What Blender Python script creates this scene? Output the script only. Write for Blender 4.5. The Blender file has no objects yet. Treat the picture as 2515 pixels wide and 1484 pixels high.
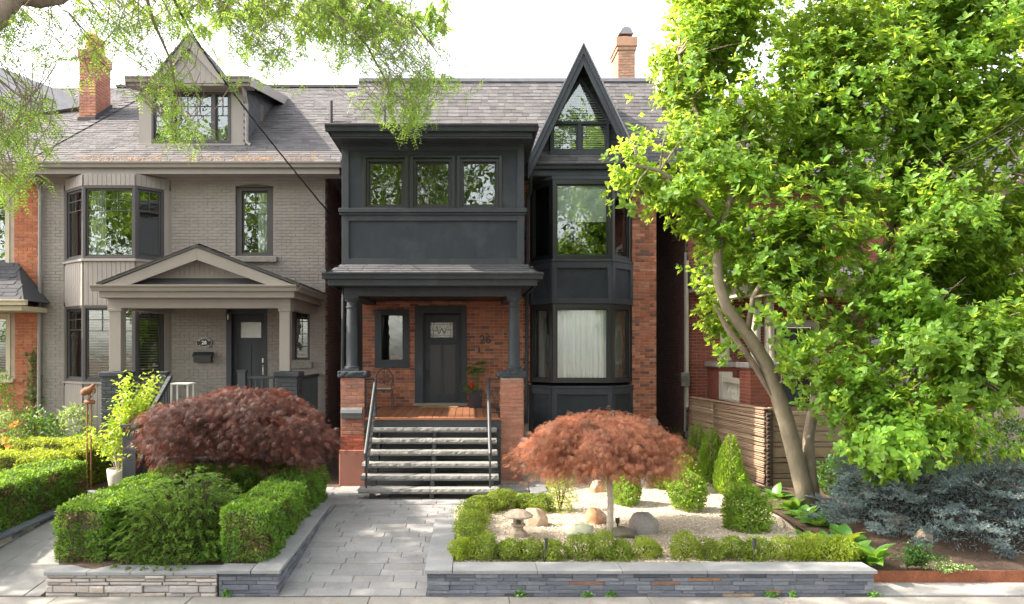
import bpy, math, random
import numpy as np
from mathutils import Vector, Matrix
random.seed(7); rng = np.random.default_rng(11)
R = math.radians
scene = bpy.context.scene
col = scene.collection

# ------------------------------------------------------------------ camera
CH = 2.85          # eye height above the pavement
K = 1850.0         # focal length in reference pixels (2515 px wide picture)
VX, VY = 1154.0, 860.0
cam_d = bpy.data.cameras.new('camera'); cam = bpy.data.objects.new('camera', cam_d)
col.objects.link(cam); scene.camera = cam
cam.location = (0, 0, CH); cam.rotation_euler = (R(90), 0, 0)
cam_d.sensor_width = 36; cam_d.lens = K/2515*36
cam_d.shift_x = (1257.5-VX)/2515; cam_d.shift_y = (VY-742)/2515
cam_d.clip_start = 0.1; cam_d.clip_end = 2000

# ------------------------------------------------------------------ light
SUN = Vector((-0.735, -0.02, 0.67)).normalized()       # towards the sun
w = bpy.data.worlds.new('World'); scene.world = w; w.use_nodes = True
nt = w.node_tree; bg = nt.nodes['Background']
sky = nt.nodes.new('ShaderNodeTexSky'); sky.sky_type = 'NISHITA'; sky.sun_disc = False
sky.sun_elevation = math.asin(SUN.z); sky.sun_rotation = math.atan2(SUN.x, SUN.y)
sky.air_density = 1.0; sky.dust_density = 2.5; sky.ozone_density = 1.0
hs = nt.nodes.new('ShaderNodeHueSaturation'); hs.inputs['Saturation'].default_value = .30; hs.inputs['Value'].default_value = 1.12   # hazy white summer sky
nt.links.new(sky.outputs[0], hs.inputs['Color']); wm = nt.nodes.new('ShaderNodeMix'); wm.data_type = 'RGBA'; wm.blend_type = 'MULTIPLY'; wm.inputs[0].default_value = 1.0; wm.inputs[7].default_value = (1.03, 1.0, .955, 1)
nt.links.new(hs.outputs[0], wm.inputs[6]); nt.links.new(wm.outputs[2], bg.inputs[0]); bg.inputs[1].default_value = 0.15
sl = bpy.data.lights.new('sun', 'SUN'); sl.energy = 2.8; sl.angle = R(0.6); sl.color = (1.0, 0.89, 0.74)
sun = bpy.data.objects.new('sun', sl); col.objects.link(sun)
sun.rotation_euler = SUN.to_track_quat('Z', 'Y').to_euler(); sun.location = SUN*60
vs = scene.view_settings
vs.view_transform = 'Standard'; vs.look = 'None'; vs.exposure = 2.45; vs.gamma = 1.0; vs.use_curve_mapping = False
try:
    scene.cycles.max_bounces = 7; scene.cycles.transparent_max_bounces = 12
    scene.cycles.transmission_bounces = 4; scene.cycles.glossy_bounces = 3; scene.cycles.diffuse_bounces = 3
except Exception: pass

# ------------------------------------------------------------------ helpers
def at(dx, dy, Y):
    return Vector(((dx-VX)*Y/K, Y, CH-(dy-VY)*Y/K))
def gx(dx, Y): return (dx-VX)*Y/K
def gz(dy, Y): return CH-(dy-VY)*Y/K
def onground(dx, dy, z):
    Y = K*(CH-z)/(dy-VY); return Vector(((dx-VX)*Y/K, Y, z))

class F:
    """a wall frame: origin, u along, n outward, z up (or v)"""
    def __init__(s, o, u=(1,0,0), n=(0,-1,0), v=(0,0,1)):
        s.o = Vector(o); s.u = Vector(u).normalized(); s.n = Vector(n).normalized(); s.v = Vector(v).normalized()
    def p(s, a, b, c): return s.o+s.u*a+s.n*b+s.v*c
WORLD = F((0,0,0), (1,0,0), (0,-1,0))

def link(name, me, mat=None, parent=None):
    o = bpy.data.objects.new(name, me); col.objects.link(o)
    if mat is not None and me is not None: me.materials.append(mat)
    if parent is not None: o.parent = parent; KIDS.setdefault(parent.name, []).append(o)
    return o
KIDS = {}
def tag(o, label=None, cat=None, group=None, kind=None):
    if label: o['label'] = label
    if cat: o['category'] = cat
    if group: o['group'] = group
    if kind: o['kind'] = kind
    return o
def thing(name, label, cat, group=None, loc=(0,0,0)):
    o = bpy.data.objects.new(name, None); col.objects.link(o); o.location = loc
    o.empty_display_size = 0.2
    return tag(o, label, cat, group)

class MB:
    def __init__(s): s.v = []; s.f = []
    def add(s, vs, fs):
        n = len(s.v); s.v.extend([tuple(q) for q in vs]); s.f.extend([tuple(i+n for i in f) for f in fs]); return s
    def box(s, x0, x1, y0, y1, z0, z1):
        x0, x1 = min(x0,x1), max(x0,x1); y0, y1 = min(y0,y1), max(y0,y1); z0, z1 = min(z0,z1), max(z0,z1)
        return s.add([(x0,y0,z0),(x1,y0,z0),(x1,y1,z0),(x0,y1,z0),(x0,y0,z1),(x1,y0,z1),(x1,y1,z1),(x0,y1,z1)],
              [(0,3,2,1),(4,5,6,7),(0,1,5,4),(1,2,6,5),(2,3,7,6),(3,0,4,7)])
    def fbox(s, f, a0, a1, b0, b1, c0, c1):
        # b1 outward
        P = f.p
        return s.add([P(a0,b1,c0),P(a1,b1,c0),P(a1,b0,c0),P(a0,b0,c0),P(a0,b1,c1),P(a1,b1,c1),P(a1,b0,c1),P(a0,b0,c1)],
              [(0,3,2,1),(4,5,6,7),(0,1,5,4),(1,2,6,5),(2,3,7,6),(3,0,4,7)])
    def frus(s, f, a0, a1, c0, c1, b0, b1, ch):
        """block proud of a surface with a chamfered face"""
        P = f.p; bm = b1-ch
        return s.add([P(a0,b0,c0),P(a1,b0,c0),P(a1,b0,c1),P(a0,b0,c1),
                      P(a0,bm,c0),P(a1,bm,c0),P(a1,bm,c1),P(a0,bm,c1),
                      P(a0+ch,b1,c0+ch),P(a1-ch,b1,c0+ch),P(a1-ch,b1,c1-ch),P(a0+ch,b1,c1-ch)],
              [(8,9,10,11),(4,5,9,8),(5,6,10,9),(6,7,11,10),(7,4,8,11),(0,1,5,4),(1,2,6,5),(2,3,7,6),(3,0,4,7)])
    def prism(s, pts, vec):
        n = len(pts); vec = Vector(vec); a = [Vector(p) for p in pts]; b = [p+vec for p in a]
        return s.add(a+b, [tuple(range(n))[::-1], tuple(range(n, 2*n))]+[(i, (i+1)%n, n+(i+1)%n, n+i) for i in range(n)])
    def prof(s, f, poly, a0, a1):
        """polygon in (b,c) extruded along u"""
        return s.prism([f.p(a0, b, c) for b, c in poly], f.u*(a1-a0))
    def tube(s, pts, rad, n=8, cap=True):
        pts = [Vector(p) for p in pts]; m = len(pts)
        if not hasattr(rad, '__len__'): rad = [rad]*m
        base = len(s.v); prev = None
        for i in range(m):
            t = (pts[min(i+1,m-1)]-pts[max(i-1,0)])
            if t.length < 1e-9: t = Vector((0,0,1))
            t.normalize()
            if prev is None:
                prev = t.orthogonal().normalized()
            e = prev-t*prev.dot(t)
            if e.length < 1e-6: e = t.orthogonal()
            e.normalize(); prev = e; g = t.cross(e)
            for k in range(n):
                an = 2*math.pi*k/n; s.v.append(tuple(pts[i]+(e*math.cos(an)+g*math.sin(an))*rad[i]))
        for i in range(m-1):
            for k in range(n):
                a = base+i*n+k; b = base+i*n+(k+1)%n; s.f.append((a, b, b+n, a+n))
        if cap:
            s.f.append(tuple(base+k for k in range(n))[::-1]); s.f.append(tuple(base+(m-1)*n+k for k in range(n)))
        return s
    def lathe(s, prof, c, n=20):
        """prof: list of (r,z)"""
        return s.tube([(c[0],c[1],c[2]+z+1e-6*i) for i,(r,z) in enumerate(prof)], [r for r,z in prof], n)
    def build(s, name, mat, parent=None, bevel=0, smooth=False, kind=None):
        me = bpy.data.meshes.new(name); me.from_pydata(s.v, [], s.f); me.update()
        o = link(name, me, mat, parent)
        if bevel:
            m = o.modifiers.new('bevel', 'BEVEL'); m.width = bevel; m.segments = 2; m.limit_method = 'ANGLE'
        if smooth: me.polygons.foreach_set('use_smooth', [True]*len(me.polygons))
        if kind: o['kind'] = kind
        return o

def lathe_z(mb, prof, c, n=20):
    base = len(mb.v); m = len(prof)
    for r, z in prof:
        for k in range(n):
            a = 2*math.pi*k/n; mb.v.append((c[0]+r*math.cos(a), c[1]+r*math.sin(a), c[2]+z))
    for i in range(m-1):
        for k in range(n):
            a = base+i*n+k; b = base+i*n+(k+1)%n; mb.f.append((a, b, b+n, a+n))
    mb.f.append(tuple(base+k for k in range(n))[::-1]); mb.f.append(tuple(base+(m-1)*n+k for k in range(n)))
    return mb

def npmesh(name, V, Q, mat, parent=None, kind=None, smooth=False):
    """V (n,3), Q (m,k) faces of equal size"""
    me = bpy.data.meshes.new(name); V = np.asarray(V, np.float32); Q = np.asarray(Q, np.int32); k = Q.shape[1]
    me.vertices.add(len(V)); me.vertices.foreach_set('co', V.ravel())
    me.loops.add(Q.size); me.loops.foreach_set('vertex_index', Q.ravel())
    me.polygons.add(len(Q)); me.polygons.foreach_set('loop_start', np.arange(0, Q.size, k, dtype=np.int32))
    try: me.polygons.foreach_set('loop_total', np.full(len(Q), k, np.int32))
    except Exception: pass
    if smooth: me.polygons.foreach_set('use_smooth', np.ones(len(Q), bool))
    me.update(calc_edges=True)
    o = link(name, me, mat, parent)
    if kind: o['kind'] = kind
    return o

def unit(a): return a/np.maximum(np.linalg.norm(a, axis=1, keepdims=True), 1e-9)
def scatter(T, Q, P, A, N, S, W=None):
    """copy template T (x along leaf, y across, z up) to points P with axis A, normal N, size S, width factor W"""
    A = unit(np.asarray(A, float)); N = np.asarray(N, float)
    N = unit(N-A*np.sum(A*N, 1, keepdims=True)); L = np.cross(N, A)
    S = np.broadcast_to(np.asarray(S, float), (len(P),))
    W = S if W is None else S*np.broadcast_to(W, (len(P),))
    T = np.asarray(T, float)
    V = P[:,None,:]+A[:,None,:]*(T[None,:,0:1]*S[:,None,None])+L[:,None,:]*(T[None,:,1:2]*W[:,None,None])+N[:,None,:]*(T[None,:,2:3]*S[:,None,None])
    Q = np.asarray(Q); F_ = (Q[None]+(np.arange(len(P))*len(T))[:,None,None]).reshape(-1, Q.shape[1])
    return V.reshape(-1,3), F_
def rdir(n):
    v = rng.normal(size=(n,3)); return unit(v)
# leaf templates (quads)
T_OV = [(0,0,0),(.3,.30,.05),(.3,-.30,.05),(.35,0,-.02),(.72,.26,.03),(.72,-.26,.03),(.72,0,-.03),(1,0,-.10)]
Q_OV = [(0,3,1,0),(0,2,3,0),(1,3,6,4),(3,2,5,6),(4,6,7,7),(6,5,7,7)]
Q_OV = [(0,3,6,1),(1,6,7,4),(0,2,6,3),(2,5,7,6)]
T_SM = [(0,0,0),(.5,.32,.06),(1,0,-.05),(.5,-.32,.06)]
Q_SM = [(0,1,2,3)]
T_ND = [(0,-.5,0),(1,-.12,0),(1,.12,0),(0,.5,0)]
# a dissected leaf: five narrow lobes fanning out
def lobed(n=5, spread=125, wd=.085):
    T = []; Q = []
    for i in range(n):
        a = R(-spread/2+spread*i/(n-1)); l = 1.0-.35*abs(i-(n-1)/2)/((n-1)/2)
        c, s_ = math.cos(a), math.sin(a); b = len(T)
        for x, y, z in ((0,0,0),(.5*l,wd,.0),(l,0,-.18),(.5*l,-wd,.0)):
            T.append((x*c-y*s_, x*s_+y*c, z))
        Q.append((b,b+1,b+2,b+3))
    return T, Q
def lumpy(dirs, k=14, amp=.22, p=6, seed=0):
    r = np.random.default_rng(seed); d = unit(r.normal(size=(k,3))); a = r.uniform(-.6,1,k)*amp
    return 1+np.sum(np.maximum(dirs@d.T, 0)**p*a, axis=1)

# ------------------------------------------------------------------ materials
def nodes(name):
    m = bpy.data.materials.new(name); m.use_nodes = True; t = m.node_tree
    return m, t, t.nodes['Principled BSDF']
def ramp_node(t, stops, interp='LINEAR'):
    r = t.nodes.new('ShaderNodeValToRGB'); e = r.color_ramp.elements; r.color_ramp.interpolation = interp
    while len(e) < len(stops): e.new(0.5)
    for i, (p, c) in enumerate(stops): e[i].position = p; e[i].color = (*c, 1)
    return r
def rand_value(t):
    g = t.nodes.new('ShaderNodeNewGeometry'); oi = t.nodes.new('ShaderNodeObjectInfo')
    a = t.nodes.new('ShaderNodeMath'); a.operation = 'ADD'
    t.links.new(g.outputs['Random Per Island'], a.inputs[0]); t.links.new(oi.outputs['Random'], a.inputs[1])
    f = t.nodes.new('ShaderNodeMath'); f.operation = 'FRACT'; t.links.new(a.outputs[0], f.inputs[0])
    return f.outputs[0], g.outputs['Position']
def noise(t, vec, scale, detail=4, rough=.55, stretch=None):
    n = t.nodes.new('ShaderNodeTexNoise'); n.inputs['Scale'].default_value = scale
    n.inputs['Detail'].default_value = detail; n.inputs['Roughness'].default_value = rough
    if stretch:
        mp = t.nodes.new('ShaderNodeMapping'); mp.inputs['Scale'].default_value = stretch
        t.links.new(vec, mp.inputs[0]); vec = mp.outputs[0]
    t.links.new(vec, n.inputs['Vector']); return n.outputs[0]
def mixc(t, fac, a, b, mode='MIX'):
    m = t.nodes.new('ShaderNodeMix'); m.data_type = 'RGBA'; m.blend_type = mode
    for s_, v in ((m.inputs[0], fac), (m.inputs[6], a), (m.inputs[7], b)):
        if hasattr(v, 'links') or hasattr(v, 'is_linked'): t.links.new(v, s_)
        elif isinstance(v, (int,float)): s_.default_value = v
        else: s_.default_value = (*v, 1)
    return m.outputs[2]
def surf(name, stops, rough=.75, nscale=3.0, namp=.25, bump=.15, bscale=80, metal=0, spec=.4, stretch=None, stain=None, fine=None):
    """stops: colours picked per piece; noise mottles; bump adds fine relief"""
    m, t, b = nodes(name); rv, pos = rand_value(t)
    if len(stops) == 1: c = stops[0]; 
    else:
        n = len(stops); c = ramp_node(t, [(i/(n-1), q) for i, q in enumerate(stops)])
        t.links.new(rv, c.inputs[0]); c = c.outputs[0]
    n1 = noise(t, pos, nscale, 5, .6, stretch)
    g = ramp_node(t, [(.25, (1-namp,)*3), (.75, (1+namp,)*3)]); t.links.new(n1, g.inputs[0])
    c = mixc(t, 1.0, c, g.outputs[0], 'MULTIPLY')
    if fine:
        n3 = noise(t, pos, fine[0], 3, .7); g3 = ramp_node(t, [(.3, (1-fine[1],)*3), (.7, (1+fine[1],)*3)]); t.links.new(n3, g3.inputs[0])
        c = mixc(t, 1.0, c, g3.outputs[0], 'MULTIPLY')
    if stain:
        sc, colr, lo, hi = stain; n2 = noise(t, pos, sc, 5, .65); s_ = ramp_node(t, [(lo, (0,0,0)), (hi, (1,1,1))]); t.links.new(n2, s_.inputs[0])
        c = mixc(t, s_.outputs[0], c, colr)
    t.links.new(c, b.inputs['Base Color']) if not isinstance(c, tuple) else None
    b.inputs['Roughness'].default_value = rough; b.inputs['Metallic'].default_value = metal; b.inputs['Specular IOR Level'].default_value = spec
    if bump:
        bn = noise(t, pos, bscale, 4, .65, stretch); bp = t.nodes.new('ShaderNodeBump'); bp.inputs['Strength'].default_value = bump
        bp.inputs['Distance'].default_value = .02; t.links.new(bn, bp.inputs['Height']); t.links.new(bp.outputs[0], b.inputs['Normal'])
    return m
def leafm(name, stops, trans_col, trans=.4, rough=.45, spec=.35, nscale=1.2, namp=.3):
    m, t, b = nodes(name); rv, pos = rand_value(t); n = len(stops)
    c = ramp_node(t, [(i/(n-1), q) for i, q in enumerate(stops)]); t.links.new(rv, c.inputs[0])
    g = ramp_node(t, [(.3, (1-namp,)*3), (.7, (1+namp,)*3)]); t.links.new(noise(t, pos, nscale, 3), g.inputs[0])
    cc = mixc(t, 1.0, c.outputs[0], g.outputs[0], 'MULTIPLY'); t.links.new(cc, b.inputs['Base Color'])
    b.inputs['Roughness'].default_value = rough; b.inputs['Specular IOR Level'].default_value = spec
    tr = t.nodes.new('ShaderNodeBsdfTranslucent'); tc = mixc(t, 1.0, trans_col, g.outputs[0], 'MULTIPLY'); t.links.new(tc, tr.inputs[0])
    mx = t.nodes.new('ShaderNodeMixShader'); mx.inputs[0].default_value = trans
    out = t.nodes['Material Output']; t.links.new(b.outputs[0], mx.inputs[1]); t.links.new(tr.outputs[0], mx.inputs[2]); t.links.new(mx.outputs[0], out.inputs[0])
    return m
def glassm(name, base=.10, tint=(.9,.95,.93), gain=1.5, rough=0.0, wav=0.0):
    m, t, b = nodes(name); t.nodes.remove(b)
    tr = t.nodes.new('ShaderNodeBsdfTransparent'); tr.inputs[0].default_value = (*tint, 1)
    gl = t.nodes.new('ShaderNodeBsdfGlossy'); gl.inputs['Roughness'].default_value = rough; gl.inputs[0].default_value = (.95,.97,.96,1)
    fr = t.nodes.new('ShaderNodeFresnel'); fr.inputs[0].default_value = 1.5
    ma = t.nodes.new('ShaderNodeMath'); ma.operation = 'MULTIPLY_ADD'; ma.use_clamp = True
    t.links.new(fr.outputs[0], ma.inputs[0]); ma.inputs[1].default_value = gain; ma.inputs[2].default_value = base
    if wav:
        g = t.nodes.new('ShaderNodeNewGeometry'); bp = t.nodes.new('ShaderNodeBump'); bp.inputs['Strength'].default_value = wav; bp.inputs['Distance'].default_value = .02
        t.links.new(noise(t, g.outputs['Position'], 2.5 if wav < .5 else 60, 2), bp.inputs['Height']); t.links.new(bp.outputs[0], gl.inputs['Normal'])
    mx = t.nodes.new('ShaderNodeMixShader'); t.links.new(ma.outputs[0], mx.inputs[0]); t.links.new(tr.outputs[0], mx.inputs[1]); t.links.new(gl.outputs[0], mx.inputs[2])
    t.links.new(mx.outputs[0], t.nodes['Material Output'].inputs[0]); return m

M = {}
M['slate_paint'] = surf('slate_paint', [(0.03301,0.038,0.04757)], .62, 2.2, .14, .10, 260, spec=.35, stretch=(2.5,2.5,.5), stain=(1.7,(.062,.067,.075),.55,.85))
M['slate_stucco'] = surf('slate_stucco', [(0.03455,0.03951,0.04913)], .85, 2.0, .16, .45, 150, spec=.25, stretch=(2,2,.5), stain=(1.3,(.066,.071,.079),.5,.85), fine=(120,.12))
M['black_frame'] = surf('black_frame', [(.010,.011,.012)], .38, 2, .1, 0, spec=.5)
M['black_iron'] = surf('black_iron', [(.022,.024,.027)], .45, 9, .25, .1, 120, spec=.5)
M['taupe'] = surf('taupe', [(0.2362,0.2112,0.1945)], .65, 1.5, .09, .05, 200, spec=.3)
M['taupe_brick'] = surf('taupe_brick', [(0.2196,0.1967,0.1819),(0.2362,0.2112,0.1952),(0.2262,0.2032,0.1874)], .7, 2.2, .10, .35, 55, spec=.3)
M['taupe_stone'] = surf('taupe_stone', [(0.1998,0.1813,0.1628)], .85, 9, .2, .9, 28)
M['bronze'] = surf('bronze', [(.046,.041,.043)], .5, 2, .1, 0, spec=.4)
M['blue_grey'] = surf('blue_grey', [(0.0387,0.04298,0.04959)], .6, 2, .12, .12, 70, spec=.35)
M['cream'] = surf('cream', [(0.416,0.376,0.272)], .6, 2, .12, .05, 90, spec=.3)
M['cream_stone'] = surf('cream_stone', [(0.4,0.368,0.304)], .7, 4, .15, .2, 60)
M['mortar'] = surf('mortar', [(.34,.27,.22)], .95, 6, .2, .3, 90)
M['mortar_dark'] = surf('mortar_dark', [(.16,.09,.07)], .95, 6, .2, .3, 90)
M['brick_red'] = surf('brick_red', [(.26,.082,.044),(.35,.125,.07),(.20,.066,.042),(.11,.055,.045),(.30,.12,.075),(.40,.18,.115),(.23,.075,.045),(.32,.105,.055)], .85, 7, .22, .4, 60, fine=(45,.18))
M['brick_orange'] = surf('brick_orange', [(0.357,0.1148,0.04675),(0.306,0.085,0.03825),(0.391,0.1445,0.06375),(0.255,0.0765,0.0425),(0.357,0.1275,0.0595)], .85, 6, .22, .4, 60, fine=(45,.18))
M['brick_pier'] = surf('brick_pier', [(0.34,0.1445,0.0935),(0.306,0.119,0.0765),(0.357,0.1615,0.1105),(0.238,0.1105,0.085),(0.323,0.1275,0.085)], .85, 7, .18, .4, 60, fine=(45,.15))
M['brick_new'] = surf('brick_new', [(.42,.10,.05),(.38,.085,.045)], .8, 7, .15, .3, 60)
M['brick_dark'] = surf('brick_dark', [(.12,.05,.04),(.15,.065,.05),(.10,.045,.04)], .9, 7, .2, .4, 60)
M['brick_deep'] = surf('brick_deep', [(0.1878,0.04335,0.02529),(0.224,0.06141,0.03613),(0.159,0.03974,0.02529),(0.2023,0.06502,0.04335)], .85, 7, .2, .4, 60, fine=(45,.15))
M['brick_brown'] = surf('brick_brown', [(0.306,0.1728,0.1088),(0.357,0.2088,0.136),(0.272,0.1512,0.102)], .85, 7, .2, .3, 60)
M['red_plaster'] = surf('red_plaster', [(0.34,0.1445,0.1062)], .85, 3, .14, .2, 40, stain=(7,(.30,.16,.12),.55,.8))
M['shingle'] = surf('shingle', [(0.07193,0.06773,0.07074),(0.1139,0.1079,0.1109),(0.05994,0.05694,0.05994),(0.09589,0.08987,0.09297),(0.08392,0.07912,0.08216)], .95, 2.0, .14, .5, 240, fine=(160,.22))
M['shingle_dark'] = surf('shingle_dark', [(0.0465,0.0465,0.0527),(0.062,0.062,0.0682),(0.0403,0.04092,0.0465)], .95, 2.0, .14, .5, 240, fine=(160,.22))  # dark shingle, lowered further so the colour carries the porch roof's shade
M['diamond'] = surf('diamond', [(.07,.07,.078),(.09,.09,.10),(.06,.06,.066)], .9, 5, .2, .3, 90)
M['flashing'] = surf('flashing', [(.20,.20,.22)], .5, 5, .15, .1, 40, metal=.3)
M['deck'] = surf('deck', [(0.221,0.08925,0.0442),(0.255,0.102,0.051),(0.187,0.0765,0.03825),(0.238,0.1062,0.0595)], .6, 6, .2, .2, 30, stretch=(6,.4,6))
M['tread'] = surf('tread', [(0.1902,0.1837,0.1771),(0.2165,0.2099,0.2001),(0.1706,0.1673,0.164)], .85, 6, .22, .8, 34, fine=(70,.2))
M['paver'] = surf('paver', [(0.2064,0.2009,0.203),(0.2374,0.2305,0.2305),(0.1892,0.1858,0.1892),(0.2202,0.2133,0.2064)], .85, 2.4, .18, .35, 60, fine=(38,.13), stain=(3.2,(.27,.245,.22),.56,.80))
M['cap'] = surf('cap', [(0.1954,0.1954,0.2013),(0.2161,0.2161,0.219),(0.1835,0.1835,0.1894)], .8, 3.0, .13, .3, 60, fine=(60,.10), stain=(4,(.30,.28,.26),.6,.85))
M['concrete'] = surf('concrete', [(0.2152,0.199,0.1802),(0.199,0.1856,0.1694)], .9, 1.6, .13, .35, 70, fine=(90,.14), stain=(2.2,(.34,.31,.28),.58,.8))
M['concrete_grey'] = surf('concrete_grey', [(0.216,0.2096,0.2064),(0.196,0.1904,0.188)], .9, 1.6, .16, .35, 70, fine=(90,.14), stain=(2.2,(.24,.22,.20),.55,.8))
M['asphalt'] = surf('asphalt', [(.055,.055,.056)], .9, 3, .2, .5, 120)
M['slate_ledge'] = surf('slate_ledge', [(.095,.105,.125),(.145,.155,.18),(.075,.083,.10),(.18,.19,.215),(.12,.128,.15),(.10,.11,.135)], .7, 8, .22, .7, 45, stretch=(1,1,4), fine=(60,.15), stain=(1.9,(.22,.12,.07),.70,.80))
M['slate_rust'] = surf('slate_rust', [(.22,.125,.07),(.17,.10,.07),(.16,.085,.06),(.26,.19,.13)], .75, 14, .35, .6, 45)
M['tan_stone'] = surf('tan_stone', [(0.352,0.308,0.276),(0.4,0.36,0.328),(0.304,0.276,0.26),(0.376,0.32,0.276),(0.336,0.312,0.3)], .9, 5, .16, .8, 26, fine=(60,.12))
M['soil'] = surf('soil', [(.085,.055,.038)], .95, 5, .35, .9, 60, fine=(60,.4))
M['mulch'] = surf('mulch', [(.15,.08,.05),(.10,.06,.045),(.20,.12,.08)], .95, 8, .3, .3, 60)
M['gravel'] = surf('gravel', [(.44,.37,.29)], .95, 14, .18, .9, 70, fine=(110,.35))
M['pebble'] = surf('pebble', [(.58,.50,.39),(.68,.60,.48),(.40,.34,.27),(.60,.49,.36),(.27,.23,.20),(.50,.43,.35)], .9, 20, .1, .1, 90)
M['corten'] = surf('corten', [(.19,.065,.03)], .9, 7, .3, .4, 50, fine=(50,.3))
M['bamboo'] = surf('bamboo', [(0.288,0.188,0.12),(0.368,0.256,0.168),(0.192,0.12,0.08),(0.336,0.232,0.16),(0.136,0.092,0.068)], .6, 9, .28, .2, 50, stretch=(1,3,8), spec=.4)
M['old_board'] = surf('old_board', [(0.272,0.204,0.136),(0.224,0.172,0.12),(0.304,0.232,0.16)], .85, 5, .25, .4, 30, stretch=(.6,1,8))
M['rust_iron'] = surf('rust_iron', [(.20,.085,.045)], .85, 12, .3, .4, 60)
M['bark_mag'] = surf('bark_mag', [(0.208,0.172,0.124)], .85, 9, .22, .6, 30, stretch=(1,1,.5), stain=(6,(.18,.17,.10),.58,.8))
M['bark_loc'] = surf('bark_loc', [(.20,.155,.12)], .9, 9, .3, .9, 26, stretch=(1,1,.35))
M['bark_dark'] = surf('bark_dark', [(.085,.06,.045)], .9, 9, .3, .6, 40)
M['bark_pale'] = surf('bark_pale', [(.40,.35,.28)], .85, 12, .2, .4, 50)
M['granite'] = surf('granite', [(.24,.22,.205)], .85, 4, .25, .5, 18, fine=(70,.3))
M['rock_tan'] = surf('rock_tan', [(.46,.35,.25)], .85, 4, .25, .5, 16, fine=(60,.2))
M['rock_orange'] = surf('rock_orange', [(.50,.27,.14)], .85, 4, .3, .5, 16, stain=(4,(.58,.50,.42),.5,.65))
M['rock_green'] = surf('rock_green', [(.34,.36,.27)], .85, 5, .3, .5, 16, stain=(5,(.22,.25,.15),.5,.7))
M['rock_moss'] = surf('rock_moss', [(.13,.12,.09)], .9, 6, .3, .6, 20)
M['lantern_stone'] = surf('lantern_stone', [(0.33,0.2662,0.2025)], .9, 8, .15, .5, 60, fine=(90,.2))
M['white_paint'] = surf('white_paint', [(.72,.70,.66)], .5, 3, .06, 0)
M['pot_pale'] = surf('pot_pale', [(.52,.46,.40)], .8, 6, .16, .3, 40)
M['pot_dark'] = surf('pot_dark', [(.018,.020,.030)], .25, 4, .2, .05, 40, spec=.6)
M['mailbox_steel'] = surf('mailbox_steel', [(0.12,0.1225,0.125)], .45, 5, .2, .1, 60, metal=.2)
M['doormat'] = surf('doormat', [(.34,.23,.10)], .95, 20, .3, .6, 150)
M['downspout_grey'] = surf('downspout_grey', [(.20,.185,.175)], .55, 3, .1, 0)
M['clay'] = surf('clay', [(.52,.22,.12)], .85, 5, .2, .2, 50)
M['cable'] = surf('cable', [(.018,.017,.017)], .6, 5, .2, 0)
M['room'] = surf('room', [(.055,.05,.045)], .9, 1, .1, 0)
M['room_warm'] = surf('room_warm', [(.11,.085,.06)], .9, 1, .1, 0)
M['curtain'] = surf('curtain', [(.80,.81,.83)], .9, 2, .04, .05, 200)
M['blind'] = surf('blind', [(.66,.66,.63)], .7, 2, .05, 0)
M['letter_white'] = surf('letter_white', [(.80,.79,.76)], .5, 2, .02, 0)
M['sign_black'] = surf('sign_black', [(.012,.012,.012)], .4, 2, .02, 0)
M['brass'] = surf('brass', [(.45,.42,.36)], .3, 2, .05, 0, metal=.9)
M['glass'] = glassm('glass', .05, (.88,.92,.90), 1.2, 0.0, .10)
M['glass_soft'] = glassm('glass_soft', .02, (.95,.97,.96), .8, 0.0, .08)
M['glass_pattern'] = glassm('glass_pattern', .35, (.8,.85,.8), 1.5, .12, .8)
M['hedge_leaf'] = leafm('hedge_leaf', [(.045,.115,.012),(.075,.17,.018),(.11,.23,.022),(.06,.14,.015)], (.30,.46,.04), .38, .42, .4)
M['hedge_yellow'] = leafm('hedge_yellow', [(0.088,0.1496,0.0132),(0.1496,0.22,0.0176),(0.2112,0.2816,0.0264),(0.1144,0.1672,0.0176)], (.50,.56,.05), .42, .45, .35)
M['hedge_brown'] = leafm('hedge_brown', [(.10,.06,.03),(.14,.08,.035),(.09,.08,.03)], (.3,.18,.06), .3)
M['juniper'] = leafm('juniper', [(0.072,0.15,0.0264),(0.114,0.216,0.0336),(0.18,0.288,0.048),(0.09,0.174,0.036)], (.30,.46,.06), .34, .6, .25)
M['cedar'] = leafm('cedar', [(0.077,0.168,0.0168),(0.14,0.266,0.0252),(0.238,0.378,0.035),(0.105,0.21,0.021)], (.38,.50,.05), .34, .55, .25)
M['cedar_dark'] = leafm('cedar_dark', [(0.033,0.0825,0.0165),(0.055,0.132,0.0198),(0.088,0.176,0.022)], (.18,.32,.04), .28, .55, .25)
M['spruce'] = leafm('spruce', [(0.1066,0.1476,0.1517),(0.1394,0.1845,0.1886),(0.1886,0.2378,0.2378),(0.1189,0.1558,0.1558)], (.22,.32,.33), .18, .6, .25)
M['maple_purple'] = leafm('maple_purple', [(0.06325,0.02576,0.02052),(0.09775,0.03606,0.02565),(0.046,0.0219,0.01881),(0.1495,0.05796,0.02736)], (.26,.07,.045), .30, .5, .35, 4.0, .5)
M['maple_red'] = leafm('maple_red', [(0.2356,0.09426,0.057),(0.3106,0.1429,0.0798),(0.1714,0.06427,0.0513),(0.3856,0.2143,0.0969)], (.56,.20,.10), .38, .5, .35, 4.5, .4)
M['magnolia'] = leafm('magnolia', [(0.0585,0.1377,0.0216),(0.0855,0.19,0.0234),(0.126,0.247,0.027),(0.072,0.1568,0.0234)], (.50,.66,.07), .48, .5, .35, .9, .38)
M['locust'] = leafm('locust', [(.09,.20,.035),(.14,.27,.04),(.19,.31,.045)], (.42,.60,.08), .45, .5, .25)
M['hosta'] = leafm('hosta', [(.045,.13,.025),(.07,.18,.03),(.10,.22,.04)], (.32,.52,.05), .35, .35, .5)
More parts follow.
